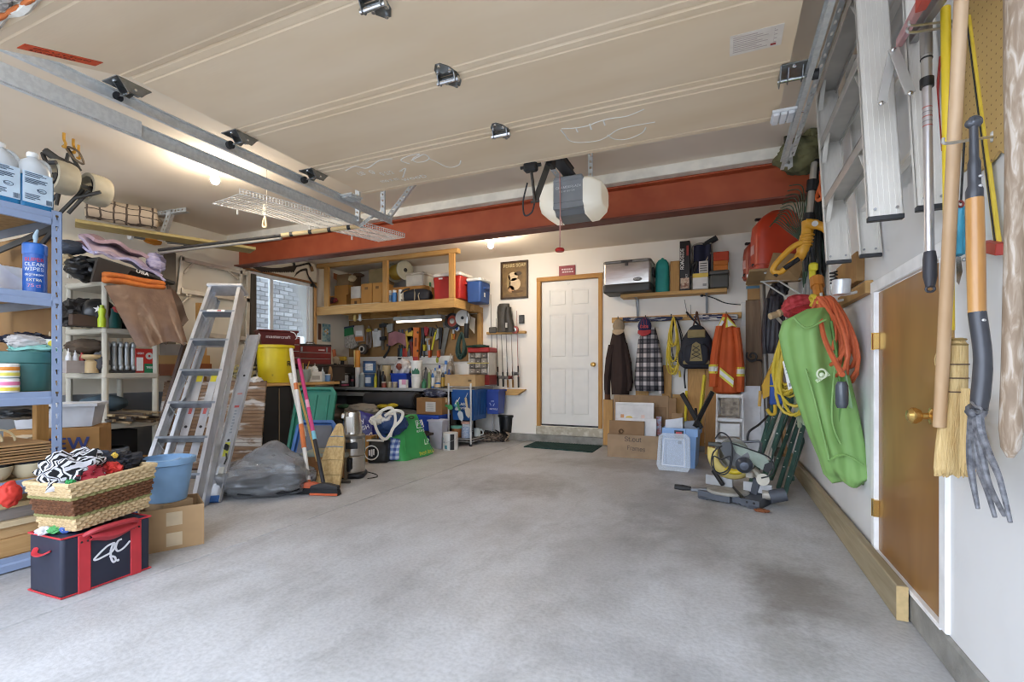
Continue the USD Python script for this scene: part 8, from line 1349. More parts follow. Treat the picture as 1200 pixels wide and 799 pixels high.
for k,(px0,px1,py0,py1,y,c_,l)in enumerate(((779,800,490,505,5.40,'dcdde0','white folded paper sticking from the light blue tote'),(788,801,489,502,5.5,'cfd2d6','white envelope tilted at the back of the light blue tote'),(801,818,492,506,5.48,'9a9ca0','grey newspaper heaped in the light blue tote'))):a,b=P(px0,py1,y=y),P(px1,py0,y=y);one('loose_paper',l,'paper',skin([[(a[0],y,a[2]-.03),(b[0],y+.02,a[2]-.03),(b[0],y+.12,a[2]-.03),(a[0],y+.12,a[2]-.03)],[(a[0]+.01,y-.02,b[2]-.02),(b[0],y+.0,b[2]),(b[0],y+.12,b[2]-.01),(a[0]+.01,y+.11,b[2]-.03)]]),mat(c_,.7),smooth=False)
# ================================================================ THE FAR RIGHT CORNER
lean('old_plank','weathered brown plank standing in the far corner beside the white boards','wood plank',874,893,352,500,6.42,.045,mat('6f5a48',.85,c2='8a735c',scale=2,stretch=(12,12,1),detail=6,lo=.3,hi=.7,bump=.4,bscale=8),.03)
t=T('plywood_strip','plywood strip with blue tape on the wall above the weathered plank','wood board',tuple(P(883,320,y=6.44)));t.p('strip',wrect(876,290,891.5,351,6.42,.06),mat('b08a58',.7,var=.06,scale=6),w=True);t.p('blue_tape',wrect(874.5,334.8,891.8,337.8,6.405,.02,.001),mat('5d8aa8',.5),w=True)
one('white_batten','white batten on the wall between the orange jacket and the weathered plank','wood strip',wrect(868.5,354,874,382,6.47,.03),mat('dddbd6',.6))
t=T('scroll_hook','black scrolled iron hook in front of the weathered plank','hook',tuple(P(886,420,y=6.25)));t.p('scroll',tube(spline([P(a,b,y=6.25)for a,b in((880.5,419),(879,416),(882,413.5),(886,415.5),(886,420),(881,422.5),(876,420),(874.8,416),(876,412.5))],6),.011,7),BLACK,w=True);t.p('arm',tube(spline([P(a,b,y=6.25)for a,b in((875,419),(880,423.5),(887,422),(893,423),(898,430))],6),[.011]*18+[.016]*7,7),BLACK,w=True)
one('steel_pipe','grey steel pipe standing in the far corner behind the black coat','pipe',rod(P(901,545,y=6.1)*(1,1,0),P(893,318,y=6.2),.03,12),mat('6d6a66',.4,.6));one('corner_board','brown board leaning in the far corner behind the green poles','wood board',bar(P(920,560,y=6.1)*(1,1,0)+(0,0,.06),P(912,420,y=6.25),.03,.22),wood('8f6c42','a07c50','z'))
# small shelf with fuel cans on the right wall
gz=P(912,321,y=5.05)[2];gx=RX
t=T('corner_shelf','tan board shelf on white brackets on the right wall carrying the fuel cans','shelf',(.45,5.0,gz));t.p('board',box(.22,RX,4.72,5.45,gz-.02,gz,.003),mat('9c8058',.7,var=.08),w=True)
for y in(4.80,5.25):t.p('bracket',[box(.34,RX,y-.012,y+.012,gz-.034,gz-.021,.001),box(RX-.012,RX,y-.012,y+.012,gz-.32,gz-.02,.001),tube([(.36,y,gz-.03),(RX-.02,y,gz-.28)],.008,6)],mat('d0d0ce',.4),w=True)
def fuel(l,c,s,m):
 t=T('fuel_can',l,'fuel can',c,12);rings=[]
 for w_,d_,z,dx in((.92,.9,0,0),(1,1,.03,0),(1,1,.60,0),(.96,.98,.78,.01),(.72,.86,.92,.05),(.45,.6,1.0,.08),(.3,.4,1.015,.1)):rings.append([((.19*w_*np.sign(math.cos(a))*abs(math.cos(a))**.45+dx*.4)*s,.13*d_*np.sign(math.sin(a))*abs(math.sin(a))**.45*s,z*.53*s)for a in np.linspace(0,6.28,33)[:-1]])
 t.p('tank',skin(rings),m,smooth=60);t.p('spout_cap',xf(lathe([(0,0),(.028,0),(.03,.03),(.022,.05),(0,.05)],12),frame((-.135*s,0,.42*s),(0,1,0),(.7,0,.7))@rotm('x',0)),BLACK);t.p('cap_lever',bc((-.135*s,0,.475*s),(.07,.03,.025),.006),BLACK);t.p('vent_cap',blob((-.186*s,-.02,.06*s),(.02,.02,.018),0,sub_=2),BLACK)
 t.p('moulded_rim',tube([(.195*s*np.sign(math.cos(a))*abs(math.cos(a))**.45,.135*s*np.sign(math.sin(a))*abs(math.sin(a))**.45,.05*s)for a in np.linspace(0,6.28,33)[:-1]],.006,5,closed=True),m);t.p('label',xf(box(-.05,.05,-.04,.04,0,.001,0),frame((-.1915*s,0,.2*s),(0,-1,0),(0,0,1))),mat('c99a98',.5));return t
fuel('large orange red fuel can on the corner shelf under the beam',(.44,4.93,gz),1.0,mat('b53a1c',.4,var=.05));fuel('smaller rusty red fuel can behind the large one on the corner shelf',(.34,5.3,gz),.75,mat('8f3520',.4))
bx_=P(897,312,y=4.7);t=T('tilted_card','tan card panel tilted on the front edge of the corner shelf below the fuel can','card',(.42,4.70,gz));t.p('card_sheet',skin([[P(896,327,y=4.62),P(935,328,y=4.50),P(948,298,y=4.70),P(906,296,y=4.74)],[P(896,328,y=4.63),P(935,329,y=4.51),P(948,299,y=4.71),P(906,297,y=4.75)]]),mat('9c7f58',.8),w=True,smooth=False)
one('steel_strip','short steel strip resting on the corner shelf by the smaller fuel can','strip',box(.215,.40,5.12,5.15,gz+.002,gz+.03,.002),STEEL)
# black coat
BKC=mat('17141a',.45,c2='2c2732',scale=14,bump=.4,bscale=16)
t=hung('black_coat','black quilted coat hanging in the far corner under the fuel can shelf','coat',[(906,913,332,.04),(901,917,340,.08),(896,919,355,.11),(894,920,380,.12),(893,921,405,.12),(894,917,414,.11)],BKC,y=5.55,fold=.2);hung('','','',[(896,902,350,.05),(893,899,375,.06),(892,898,400,.055),(893,899,415,.05)],BKC,y=5.48,T_=t,part='sleeve')
t.p('hood',blob(P(913,338,y=5.5),(.08,.09,.10),.3,3,2),BKC,w=True);one('coat_hook','black hook rail behind the black coat','hook',rod(P(912,330,y=5.5),P(912,330,y=5.5)*(0,1,1)+(RX,0,.02),.01,6),BLACK)
# wooden hanger ends, white and blue cases etc.
for k,(px,py,l)in enumerate(((908,369,'pale wooden mallet end sticking out beside the black coat'),(918,365,'second pale wooden mallet end nearest the green camp bag'))):
 a=P(px,py,y=4.3);b=P(px+10,py+12,y=4.3)+(.02,.1,0);t=T('wooden_mallet',l,'mallet',tuple(a));t.p('head',rod(a-(.035,.02,.012),a+(.035,.02,.012),.026,12),mat('b8a07c',.6),w=True);t.p('handle',rod(a,b,.012,8),mat('c9c6be',.4,.6),w=True)
CR=mat('a5272c',.7,c2='c94a50',scale=30);q=P(942,360,y=4.1)
heap('red_hat','red patterned cloth bundle above the green camp bag','cloth',P(939,360,y=4.1),(.13,.12,.09),CR,5,.25);heap('red_coat','dark red coat bundled above the green camp bag top','coat',P(950,366,y=4.0),(.13,.12,.06),mat('9a1f22',.8),7,.25)
for k,(px,py,r_,l)in enumerate(((960,363,.045,'yellow cord loop poking out above the green camp bag'),(953,352,.03,'small yellow cord coil beside the red bundle'))):q=P(px,py,x=.52);one('yellow_cord_loop',l,'cord',tube(spline([q+(.01*math.sin(5*a),r_*1.2*math.cos(a),r_*math.sin(a))for a in np.linspace(0,12,14)],4),.012,6),YC)
# yellow cord hank, tag, blue and yellow jumper pouch
q=P(921,385,y=4.2);t=T('yellow_cord_hank','thick yellow cord hank with wide loops hanging below the black coat','extension cord',tuple(q));t.p('cord',tube(coil(q,10,.26,.50,6,.08,ax=(.8,-.5,0)),.011,6),YC,w=True);t.p('cord',tube(coil(q+(.02,-.06,-.05),4,.42,.62,14,.06,ax=(.8,-.5,0)),.011,6),YC,w=True);t.p('peg',rod(q+(0,0,-.01),(RX,q[1],q[2]-.01),.012,6),DARK,w=True)
a=P(906,445,y=4.6);t=T('jumper_pouch','blue and yellow cable pouch hanging among the yellow cords','pouch',tuple(a));t.p('blue_pouch',jitter(mv(rbox(.10,.06,0,.26,.02),*P(910,474,y=4.5)),.01,8),mat('2a4f9c',.7),w=True,smooth=50);t.p('yellow_flap',jitter(skin([[P(x,y,y=4.55)+(0,d,0)for x,y in r]for d,r in((-.03,((905,425),(913,418),(905,462),(894,467),(893,452))),(.03,((905,425),(913,418),(905,462),(894,467),(893,452))))]),.008,8),mat('c79a2e',.7),w=True);t.p('yellow_stripe',mv(rbox(.105,.065,.14,.165,.02),*P(910,474,y=4.5)),mat('cfae3c',.7),w=True);t.p('hook_end',tube(spline([P(908,474,y=4.45),P(908,484,y=4.45),P(903,485,y=4.45),P(899,479,y=4.45)],6),.014,7),mat('c9a42c',.6),w=True);t.p('stick_end',rod(P(891,458,y=4.5),P(890,476,y=4.5),.012,8),mat('b9924a',.7),w=True)
c=[P(920,424,x=.42),P(932,408,x=.42),P(937,450,x=.40),P(928,455,x=.40)];a0_,b0_,c0_,d0_=P(917,424,y=3.45),P(930,412,y=3.42),P(938,449,y=3.40),P(924,457,y=3.42)
t=T('paper_tag','white printed cardboard tag hanging from the green camp bag','tag',tuple(a0_));t.p('tag_string',rod(b0_,b0_+np.array([.06,.0,.05]),.003,5),WHITE,w=True);t.p('tag_card',skin([[a0_,b0_,c0_,d0_],[k+(0,.006,0)for k in(a0_,b0_,c0_,d0_)]]),WHITE,w=True,smooth=False)
def qd_(u,v):return(a0_*(1-u)+b0_*u)*(1-v)+(d0_*(1-u)+c0_*u)*v-np.array([0,.004,0])
for u0_,u1_,v0_,v1_,c_ in((.1,.5,.2,.24,'8f9aa0'),(.1,.6,.3,.34,'8f9aa0'),(.35,.75,.45,.75,'9fbf8a'),(.72,.95,.15,.35,'9c3a44'),(.1,.35,.8,.92,'8f8f94'),(.1,.3,.42,.46,'9aa4aa')):t.p('tag_print',skin([[qd_(u0_,v0_),qd_(u1_,v0_),qd_(u1_,v1_),qd_(u0_,v1_)],[k+(0,.002,0)for k in(qd_(u0_,v0_),qd_(u1_,v0_),qd_(u1_,v1_),qd_(u0_,v1_))]]),mat(c_,.6),w=True,smooth=False)
# folded green poles (garden chair / canopy frame)
FG=mat('3c5f57',.45,.1);t=T('folded_canopy_frame','folded dark green canopy frame with steel tubes leaning in the corner by the curb plank','canopy frame',tuple(P(905,580,z=0)))
rg=random.Random(2)
for px0,py0,px1,py1,D0 in((873,584,915,470,4.15),(877,578,922,462,4.3),(888,585,928,455,4.0),(894,560,934,455,4.35),(903,562,938,470,4.3),(912,572,940,480,4.2),(918,585,944,490,3.95),(924,566,946,500,4.1),(884,555,912,450,4.5)):
 a,b=P(px0,py0,D=min(D0,569/max(py0-435,1)-.02)),P(px1,py1,D=D0+.55);t.p('green_pole',bar(a,b,.035,.028,bev=.006),FG,w=True)
 for f_ in(.25,.55,.8):p_=L(a,b,f_)+np.array([-.01,-.022,0]);t.p('rivet',blob(p_,(.007,.007,.007),0,sub_=1),mat('d9dcda',.3),w=True)
for px0,py0,px1,py1 in((896,538,920,472),(900,540,924,474)):t.p('steel_tube',rod(P(px0,py0,D=4.0),P(px1,py1,D=4.5),.016,10),mat('d0cfca',.3,.5),w=True)
t.p('foot_joint',bc(P(927,560,D=4.05),(.05,.05,.04),.008),FG,w=True)
SG=mat('a8b89a',.6)
for k in range(8):a,b=P(932+2.0*k,452+3*(k%3),x=.50+.006*k),P(934+3.0*k,488+9*(k%2)+3*(k%3),x=.55+.006*k);one('tent_pole',('pale green tent pole end in the bundle nearest the white tag','pale green tent pole, second from the white tag','pale green tent pole, third from the white tag','pale green tent pole, fourth from the white tag','pale green tent pole, fifth from the white tag','pale green tent pole, third from the camp bag','pale green tent pole next but one to the camp bag','pale green tent pole touching the camp bag')[k],'tent pole',rod(a,b,.015,8),SG)
# ---------------------------------------------------------------- green camp bag on the right wall
GB=mat('749c54',.6,c2='82aa62',scale=4,bump=.2,bscale=9)
sec=[(946,971,362,.46,.06),(918,975,376,.42,.12),(915,979,392,.42,.13),(921,985,420,.44,.13),(930,993,450,.47,.12),(940,1001,480,.50,.11),(950,1008,510,.52,.10),(962,1014,535,.54,.09),(967,1018,552,.55,.08),(976,1017,563,.56,.05)]
rings=[]
for k,(xa,xb,py,x_,d)in enumerate(sec):
 a,b=P(xa,py,x=x_),P(xb,py,x=x_+.05);D_=P((xa+xb)/2,py,x=x_)[1];c=P((xa+xb)/2,py,y=3.25-.012*k);w_=(xb-xa)/2*(c@FV)/FPX;q=[]
 for th in np.linspace(0,2*math.pi,40,endpoint=False):
  f_=1+.16*math.sin(4*th+.5*k)+.09*math.sin(9*th+k*.8)+.22*(meshkit.noise(np.array([math.cos(th)*2,math.sin(th)*2,k*.9]))-.5)
  rd=(c-np.array([0,0,CAMZ]))*(1,1,0);rd/=np.linalg.norm(rd);q.append(c+np.array([rd[1],-rd[0],0])*(w_*math.cos(th)*(1+.25*(f_-1))*.92)+rd*(min(d,.11)*math.sin(th)*f_)+np.array([0,0,.03*math.sin(3*th+k)*(k>6)]))
 rings.append(q)
t=T('camp_chair_bag','long lime green camping bag hanging on the right wall among the cords','bag',tuple(rings[0][0]));t.p('bag_body',skin(rings[::-1]),GB,w=True,smooth=60)
def onb(px,py,k=.18):return P(px,py,D=P(px,py,y=3.22)@FV-k)
t.p('emblem',[tube([onb(963+5.5*math.cos(a),438+5.5*math.sin(a))for a in np.linspace(0,6.28,17)[:-1]],.005,6,closed=True),blob(onb(963,439),(.012,.006,.012),0,sub_=1)],mat('d6e2c4',.5),w=True);o_=onb(957.5,448.5);e_=onb(970,441);t.p('lettering',text('outbound',.022,o_,e_-o_,(0,0,1),width=np.linalg.norm(e_-o_)*1.2,bold=True),mat('d6e2c4',.5),w=True)
for pts in([(930,372),(945,384),(968,374)],[(944,432),(955,470),(972,540)],[(978,430),(975,490),(985,520)],[(970,540),(990,533),(1012,545)]):t.p('crease',tube(spline([onb(a,b,.13)for a,b in pts],8),.006,5),GB,w=True)
t.p('seam_cord',tube(spline([onb(a,b,.10)for a,b in((974,376),(981,420),(985,470),(980,520),(985,558))],6),.007,5),mat('557f3a',.7),w=True)
a,b=P(974,352,x=.60),P(997,478,x=.62)
def stp(u,v):c=L(a,b,u);return c+np.array([.0,.035*(v-.5)*2,0])+np.array([0,0,0])
one('sage_strap','wide sage green webbing strap hanging between the camp bag and the orange hose','strap',sheet(stp,14,4,.004),mat('8fb088',.8))
one('red_bag_corner','red cloth corner hanging behind the foot of the camp bag','cloth',blob(P(966,500,x=.60),(.04,.10,.15),.2,3,4),mat('a8323c',.7));one('red_hanging_string','thin red cord holding the red cloth corner behind the camp bag','cord',rod(P(966,488,x=.60),P(960,400,x=.66),.006,6),mat('a8323c',.7))
# hook board with orange hose
OC=mat('c8623c',.55,var=.06);a,b=P(985,353,x=.68),P(1018,339,x=.68)
t=T('hook_board','short wooden hook board on the right wall carrying the orange cord','hook board',tuple((a+b)/2));t.p('board',box(.665,RX,b[1],a[1],(a[2]+b[2])/2-.03,(a[2]+b[2])/2+.035,.003),mat('b08a54',.7),w=True);zz=(a[2]+b[2])/2
for k in range(2):y_=L(a[1],b[1],.25+.5*k);t.p('hook',tube(spline([(.665,y_,zz),(.60,y_,zz-.01),(.56,y_,zz+.01),(.55,y_,zz+.05)],5),.008,7),GALV,w=True)
q=np.array([.56,L(a[1],b[1],.5),zz+.0]);t=T('orange_cord_hank','thick orange extension cord hank hanging from the hook board beside the low door','extension cord',tuple(q));t.p('cord',tube(coil(q,10,.62,.48,5,.07,ax=(.3,-.95,0)),.0105,7),OC,w=True);t.p('cord',tube(coil(q+(-.04,0,0),6,.5,.36,11,.05,ax=(.3,-.95,0)),.0105,7),OC,w=True);e_=P(987,452,x=.50);t.p('cord',tube(spline([q+(-.04,.06,0),L(q,e_,.5)+(-.04,.03,0),e_+(0,0,.05)],8),.0125,7),OC,w=True)
t.p('clear_plug',xf(lathe([(0,.05),(.018,.05),(.026,.03),(.026,-.05),(.018,-.07),(0,-.07)],14),tr(P(986.5,460,x=.50))),mat('4a5058',.15),w=True)
one('tin_mug','white enamel tin hanging above the orange cord','tin',lathe([(0,0),(.04,0),(.042,.07),(.04,.075),(0,.07)],18,tuple(P(986,345,x=.56))),mat('c2c3c6',.3,.3))
bd=P(992,325,x=.66);one('brown_board_piece','brown board on the right wall under the hung step ladder','wood board',box(.66,RX,P(1003,325,x=.66)[1],P(980,325,x=.66)[1],P(990,338,x=.66)[2],P(990,306,x=.66)[2],.003),mat('8f6a40',.7,c2='b08a54',scale=5))
one('coil_spring','dark coil spring hanging above the red bundle','spring',tube([P(977,318+1.0*k,x=.62)+(.018*math.cos(k*1.6),.018*math.sin(k*1.6),0)for k in range(22)],.006,6),mat('3a3a3c',.4,.5))
# ---------------------------------------------------------------- yellow trimmer, rake, camo helmet, cords by the beam
YL=mat('d39a2e',.4,var=.05);tq=[P(a,b,y=4.05)for a,b in((956,170),(951,215),(947,262),(943,300))]
t=T('grass_trimmer','yellow and silver grass trimmer hanging upside down beside the fuel cans','grass trimmer',tuple(tq[2]));t.p('shaft',rod(tq[0],P(948,258,y=4.05),.022,12),mat('b9b4aa',.35,.6),w=True)
for f0,f1 in(((957,176),(955,190)),((952,211),(950.5,224)),((948,250),(947,262))):t.p('collar',rod(P(*f0,y=4.05),P(*f1,y=4.05),.034,12),BLACK,w=True)
t.p('motor_body',tube(spline([P(a,b,y=4.03)for a,b in((946,259),(946,272),(943,285),(939,298),(936,303))],5),[.038]*7+[.042]*7+[.036]*7,12),YL,w=True,smooth=60);
for k in range(4):t.p('grip_ridge',tube([P(946-.9*k,276+4*k,y=4.03)+(.043*math.cos(a),.043*math.sin(a),0)for a in np.linspace(0,6.28,15)[:-1]],.006,5,closed=True),YL,w=True)
t.p('loop_handle',tube(spline([P(a,b,y=4.0)for a,b in((940,284),(928,290),(912,306),(906,315),(908,319),(916,318),(926,309),(937,300))],6),.020,10),YL,w=True,smooth=60);t.p('black_trigger',tube(spline([P(a,b,y=3.99)for a,b in((919,315),(927,309),(936,303))],5),.018,8),BLACK,w=True);t.p('trigger_end',tube(spline([P(914,317,y=4.0),P(908,323,y=4.0)],4),.016,8),BLACK,w=True);t.p('side_handle',tube(spline([P(a,b,y=4.0)for a,b in((944,262),(956,263),(968,268),(974,277))],5),[.036]*6+[.03]*10,10),YL,w=True,smooth=60);t.p('badge',xf(lathe([(0,0),(.02,0),(.02,.004),(0,.004)],12),frame(P(955,262,y=3.955),(1,0,0),(0,0,1))),mat('d6d6d2',.4),w=True)
t.p('plug',[bc(P(953,313,y=4.0),(.055,.05,.06),.012),bc(P(952,322,y=4.0),(.04,.04,.07),.012)],mat('d0c42c',.5),w=True);t.p('lead',tube(spline([P(a,b,y=4.02)for a,b in((942,300),(944,318),(946,302),(950,290),(953,308))],6),.010,6),BLACK,w=True)
# rake
t=T('leaf_rake','dark green wire leaf rake fanned out in front of the red fuel can','rake',tuple(P(940,265,y=4.3)));RG=mat('3c4d34',.5)
for k in range(13):
 f_=k/12;tip=P(902+1.6*k+.3*k*f_,244+22*(1-f_)-12*f_*f_*2.2,y=4.35);kn=P(909+2.6*k,238.5+20*(1-f_)-22*f_*f_+2,y=4.35);t.p('tine',tube(spline([P(946,288,y=4.3),L(P(946,288,y=4.3),kn,.6),kn,tip],5),.0045,5),RG,w=True)
t.p('handle',rod(P(946,292,y=4.3),P(960,205,y=4.28),.014,8),mat('2f5a44',.5),w=True);t.p('cross_bar',tube(spline([P(922,262,y=4.33),P(932,268,y=4.33),P(940,264,y=4.33),P(945,250,y=4.33)],5),.006,6),RG,w=True)
# camo bag hung behind track
CAM=mat('4a4a30',.9,c2='6c6a48',scale=9,lo=.42,hi=.55);
t=T('camouflage_bag','camouflage net bag hanging behind the end of the right door track','bag',tuple(P(938,180,y=4.1)));t.p('bag',blob(P(938,182,y=4.1),(.16,.14,.13),.3,3,4),CAM,w=True);t.p('bag_neck',blob(P(953,165,y=4.1),(.07,.08,.11),.3,3,6),CAM,w=True);t.p('strap',tube(spline([P(953,164,y=4.1),P(958,158,y=4.1),P(962,154,y=4.1)],5),.02,7),mat('3a2c24',.8),w=True);t.p('round_end',xf(tube([(.09*math.cos(a),.09*math.sin(a),0)for a in np.linspace(0,6.28,21)[:-1]],.02,7,closed=True),frame(P(920,170,y=4.2),(0,1,0),(0,0,1))),mat('35301f',.7),w=True)
q=P(965,198,x=.62);t=T('orange_cord_loop','orange cord loop hanging beside the hung ladder rail','cord',tuple(q));t.p('cord',tube(coil(q,4,.20,.22,3,.03,ax=(0,-1,0)),.012,7),mat('c8602c',.5),w=True);t.p('tie',tube(spline([P(962,201,x=.6),P(968,197,x=.6),P(970,190,x=.6)],5),.012,6),mat('b04030',.6),w=True)
q=P(958,232,x=.64);t=T('dark_cable_bundle','tangle of dark green and black cables hanging behind the yellow trimmer','cables',tuple(q));t.p('cable',tube(coil(q+(0,0,.25),8,.24,.95,8,.05,ax=(0,-1,0)),.010,6),mat('262a28',.5),w=True);t.p('cable',tube(coil(q+(-.03,.1,.1),6,.30,.75,18,.06,ax=(.2,-1,0)),.010,6),mat('2f4a3a',.5),w=True);t.p('grey_cable',tube(coil(q+(-.02,0,-.3),5,.25,.55,28,.05,ax=(.2,-1,0)),.009,6),mat('8a8a86',.5),w=True)
t.p('power_strip',bar(P(962,186,x=.66),P(956,250,x=.66),.03,.05),mat('c9c6be',.5),w=True)
one('trimmer_guard','amber plastic handle end hanging above the red bundle','handle grip',[rod(P(958,335,x=.55),P(960,348,x=.55),.03,10),rod(P(957,326,x=.55),P(958,336,x=.55),.04,10)],mat('b8742c',.5))
for k,(px,l)in enumerate(((957,'white strip of card standing behind the black cables'),(966,'second white strip behind the coil spring'))):one('white_card_strip',l,'strip',box(RX-.012,RX,P(px+6,330,x=.69)[1],P(px,330,x=.69)[1],1.42,1.85,.002),mat('d9d7d0',.6))
# ---------------------------------------------------------------- mitre saw on the floor
mq=fl_(862,586);MS=mat('6d7076',.5,.4,c2='85888d',scale=10);CAST=mat('575b63',.55,.3)
t=T('mitre_saw','dusty grey mitre saw with yellow guard and a coiled lead on the concrete','mitre saw',(.10,4.14,0),-24)
def mp(px,py,y):return(t.Mi@np.append(P(px,py,y=y),1))[:3]
t.p('base',[skin([[(x,y,z)for x,y in((-.23,-.16),(.02,-.16),(.02,-.12),(.10,-.12),(.10,-.16),(.23,-.16),(.23,.12),(-.23,.12))]for z in(.012,.065)]),box(-.23,-.15,-.16,.12,0,.03,.006),box(.15,.23,-.16,.12,0,.03,.006)],CAST,smooth=False)
t.p('turntable',lathe([(0,.06),(.15,.06),(.155,.07),(.15,.085),(0,.088)],28,(-.05,-.03,0)),mat('8a8780',.6,c2='a19d94',scale=14));t.p('fence',[box(-.26,-.04,.03,.05,.08,.16,.004),box(.04,.25,.03,.05,.08,.155,.004)],mat('b4b5b6',.4,.5));t.p('mitre_arm',bar((-.06,-.05,.07),(-.30,-.13,.055),.05,.03,bev=.008),MS);t.p('mitre_handle',tube([(-.30,-.13,.06),(-.36,-.15,.06),(-.42,-.17,.062)],[.016,.024,.02],10),BLACK);t.p('kerf_plate',rot(box(-.012,.012,-.30,.08,.084,.09,.001),'z',35,(-.05,-.03,0)),BLACK);t.p('black_lever',bar((-.10,.0,.10),(-.20,.04,.20),.03,.03,bev=.008),BLACK);t.p('side_motor_lug',rod((.24,.0,.07),(.33,.06,.10),.05,14),CAST);t.p('lug_collar',rod((.20,-.02,.085),(.25,.0,.085),.035,12),mat('a9a398',.5,.4))
for x_ in(.145,.195):t.p('base_hole',rod((x_,-.1615,.045),(x_,-.155,.045),.009,8),BLACK)
pv=lambda px,py,d=0.:mp(px,py,4.12+d)
t.p('upper_arm',skin([[pv(a,b,d)for a,b in((857,518),(866,520),(898,535),(904,546),(898,553),(884,545),(862,530))]for d in(-.02,.05)]),mat('8d9a8c',.5,c2='a0ac9e',scale=10));t.p('arm_end',skin([[pv(a,b,d)for a,b in((896,544),(905,540),(906,548),(900,554),(894,551))]for d in(-.035,.06)]),BLACK)
t.p('grip',tube(spline([pv(830,520),pv(840,521),pv(851,524),pv(858,530)],6),[.022]*6+[.03]*13,12,flat=.8),mat('4c4d49',.6),smooth=60);t.p('grip_shell',skin([[pv(a,b,d)for a,b in((846,518),(857,518),(862,530),(858,542),(850,536),(844,526))]for d in(-.045,.045)]),mat('55575a',.6))
t.p('motor',[rod(pv(866,534,.09),pv(866,536,-.02),.075,22)],mat('6f7072',.5));t.p('motor_cap',xf(lathe([(0,.05),(.03,.048),(.055,.02),(.06,0)],20),frame(pv(872,545,-.10),np.array([math.cos(.4),math.sin(.4),0]),(0,0,1))),mat('4d525c',.25,.4));t.p('motor_can',rod(pv(872,544,.03),pv(872,545,-.10),.06,20),mat('5c6068',.4,.3))
for k in range(14):
 a_=math.radians(205+9*k)
gd_=[pv(860+25*math.cos(math.radians(a_))*1.0,531-25*math.sin(math.radians(a_)),.05)for a_ in np.linspace(165,305,18)]
t.p('blade_guard',tube(gd_,.042,10,flat=.6,up=(0,1,0)),mat('c9b46a',.5),smooth=60);t.p('yellow_blade_cover',tube([pv(862+17*math.cos(math.radians(a_)),533-20*math.sin(math.radians(a_)),.02)for a_ in np.linspace(230,310,12)],.022,8),mat('d8bc28',.45),smooth=60);t.p('saw_blade',xf(lathe([(0,-.001),(.12,-.001),(.12,.001),(0,.001)],40),frame(pv(860,531,.06),(1,0,0),(0,0,1))),mat('9c9a92',.3,.9))
t.p('pivot_bracket',[tube(spline([pv(882,549),pv(888,556),pv(893,566)],5),.03,10),rod(pv(894,562,-.05),pv(894,562,.06),.045,16)],mat('a8a294',.5,.4));t.p('depth_block',bc(pv(879,556,-.03),(.05,.05,.045),.006),mat('a59f94',.6));t.p('pivot_post',bar((.12,.06,.06),pv(890,560),.07,.06,bev=.01),CAST)
LD=mat('232427',.6)
t.p('power_lead',tube(spline([pv(846,522,-.05),pv(836,530,-.07),pv(834,545,-.08),pv(842,554,-.08),pv(853,550,-.08),pv(856,535,-.08),pv(845,538,-.08),pv(836,535,-.09),pv(838,552,-.09),pv(848,556,-.09),pv(856,548,-.09),pv(858,522,-.08),pv(852,510,-.06),pv(844,507,-.04),pv(838,514,-.04)],7),.0055,7),LD,smooth=True)
t.p('power_lead',tube(spline([pv(856,519,-.05),pv(880,527,-.06),pv(900,535,-.06),pv(907,545,-.06),pv(904,556,-.06),pv(892,560,-.06)],7),.005,7),LD,smooth=True);t.p('tall_wire',tube(spline([mp(876,519,4.3),mp(878,506,4.3),mp(890,497,4.4),mp(900,487,4.5)],7),.009,7),LD);t.p('hold_down',tube([mp(868,518,4.25),mp(889,517,4.25),mp(891.5,519,4.25),mp(891.5,530,4.25)],.010,7),mat('55585c',.4,.4))
q=fl_(893,600);one('rusty_scrap','small rusty leaf-like scrap on the concrete by the mitre saw','scrap',blob(q+(0,0,.012),(.05,.03,.011),.4,4,2),mat('8a5230',.8))
# ---------------------------------------------------------------- curb plank
t=T('curb_plank','long pine plank standing on edge against the right wall curb','wood plank',(.66,4.1,0));t.p('plank',box(.642,.682,2.40,5.85,.001,.142,.004),mat('8d8064',.75,c2='a3957a',scale=2.2,stretch=(10,.8,10),detail=6,dist=1.2,lo=.3,hi=.7),w=True);t.p('cut_end',box(.6425,.6815,2.397,2.402,.003,.140,.001),mat('c2a878',.75,var=.08,scale=40),w=True)
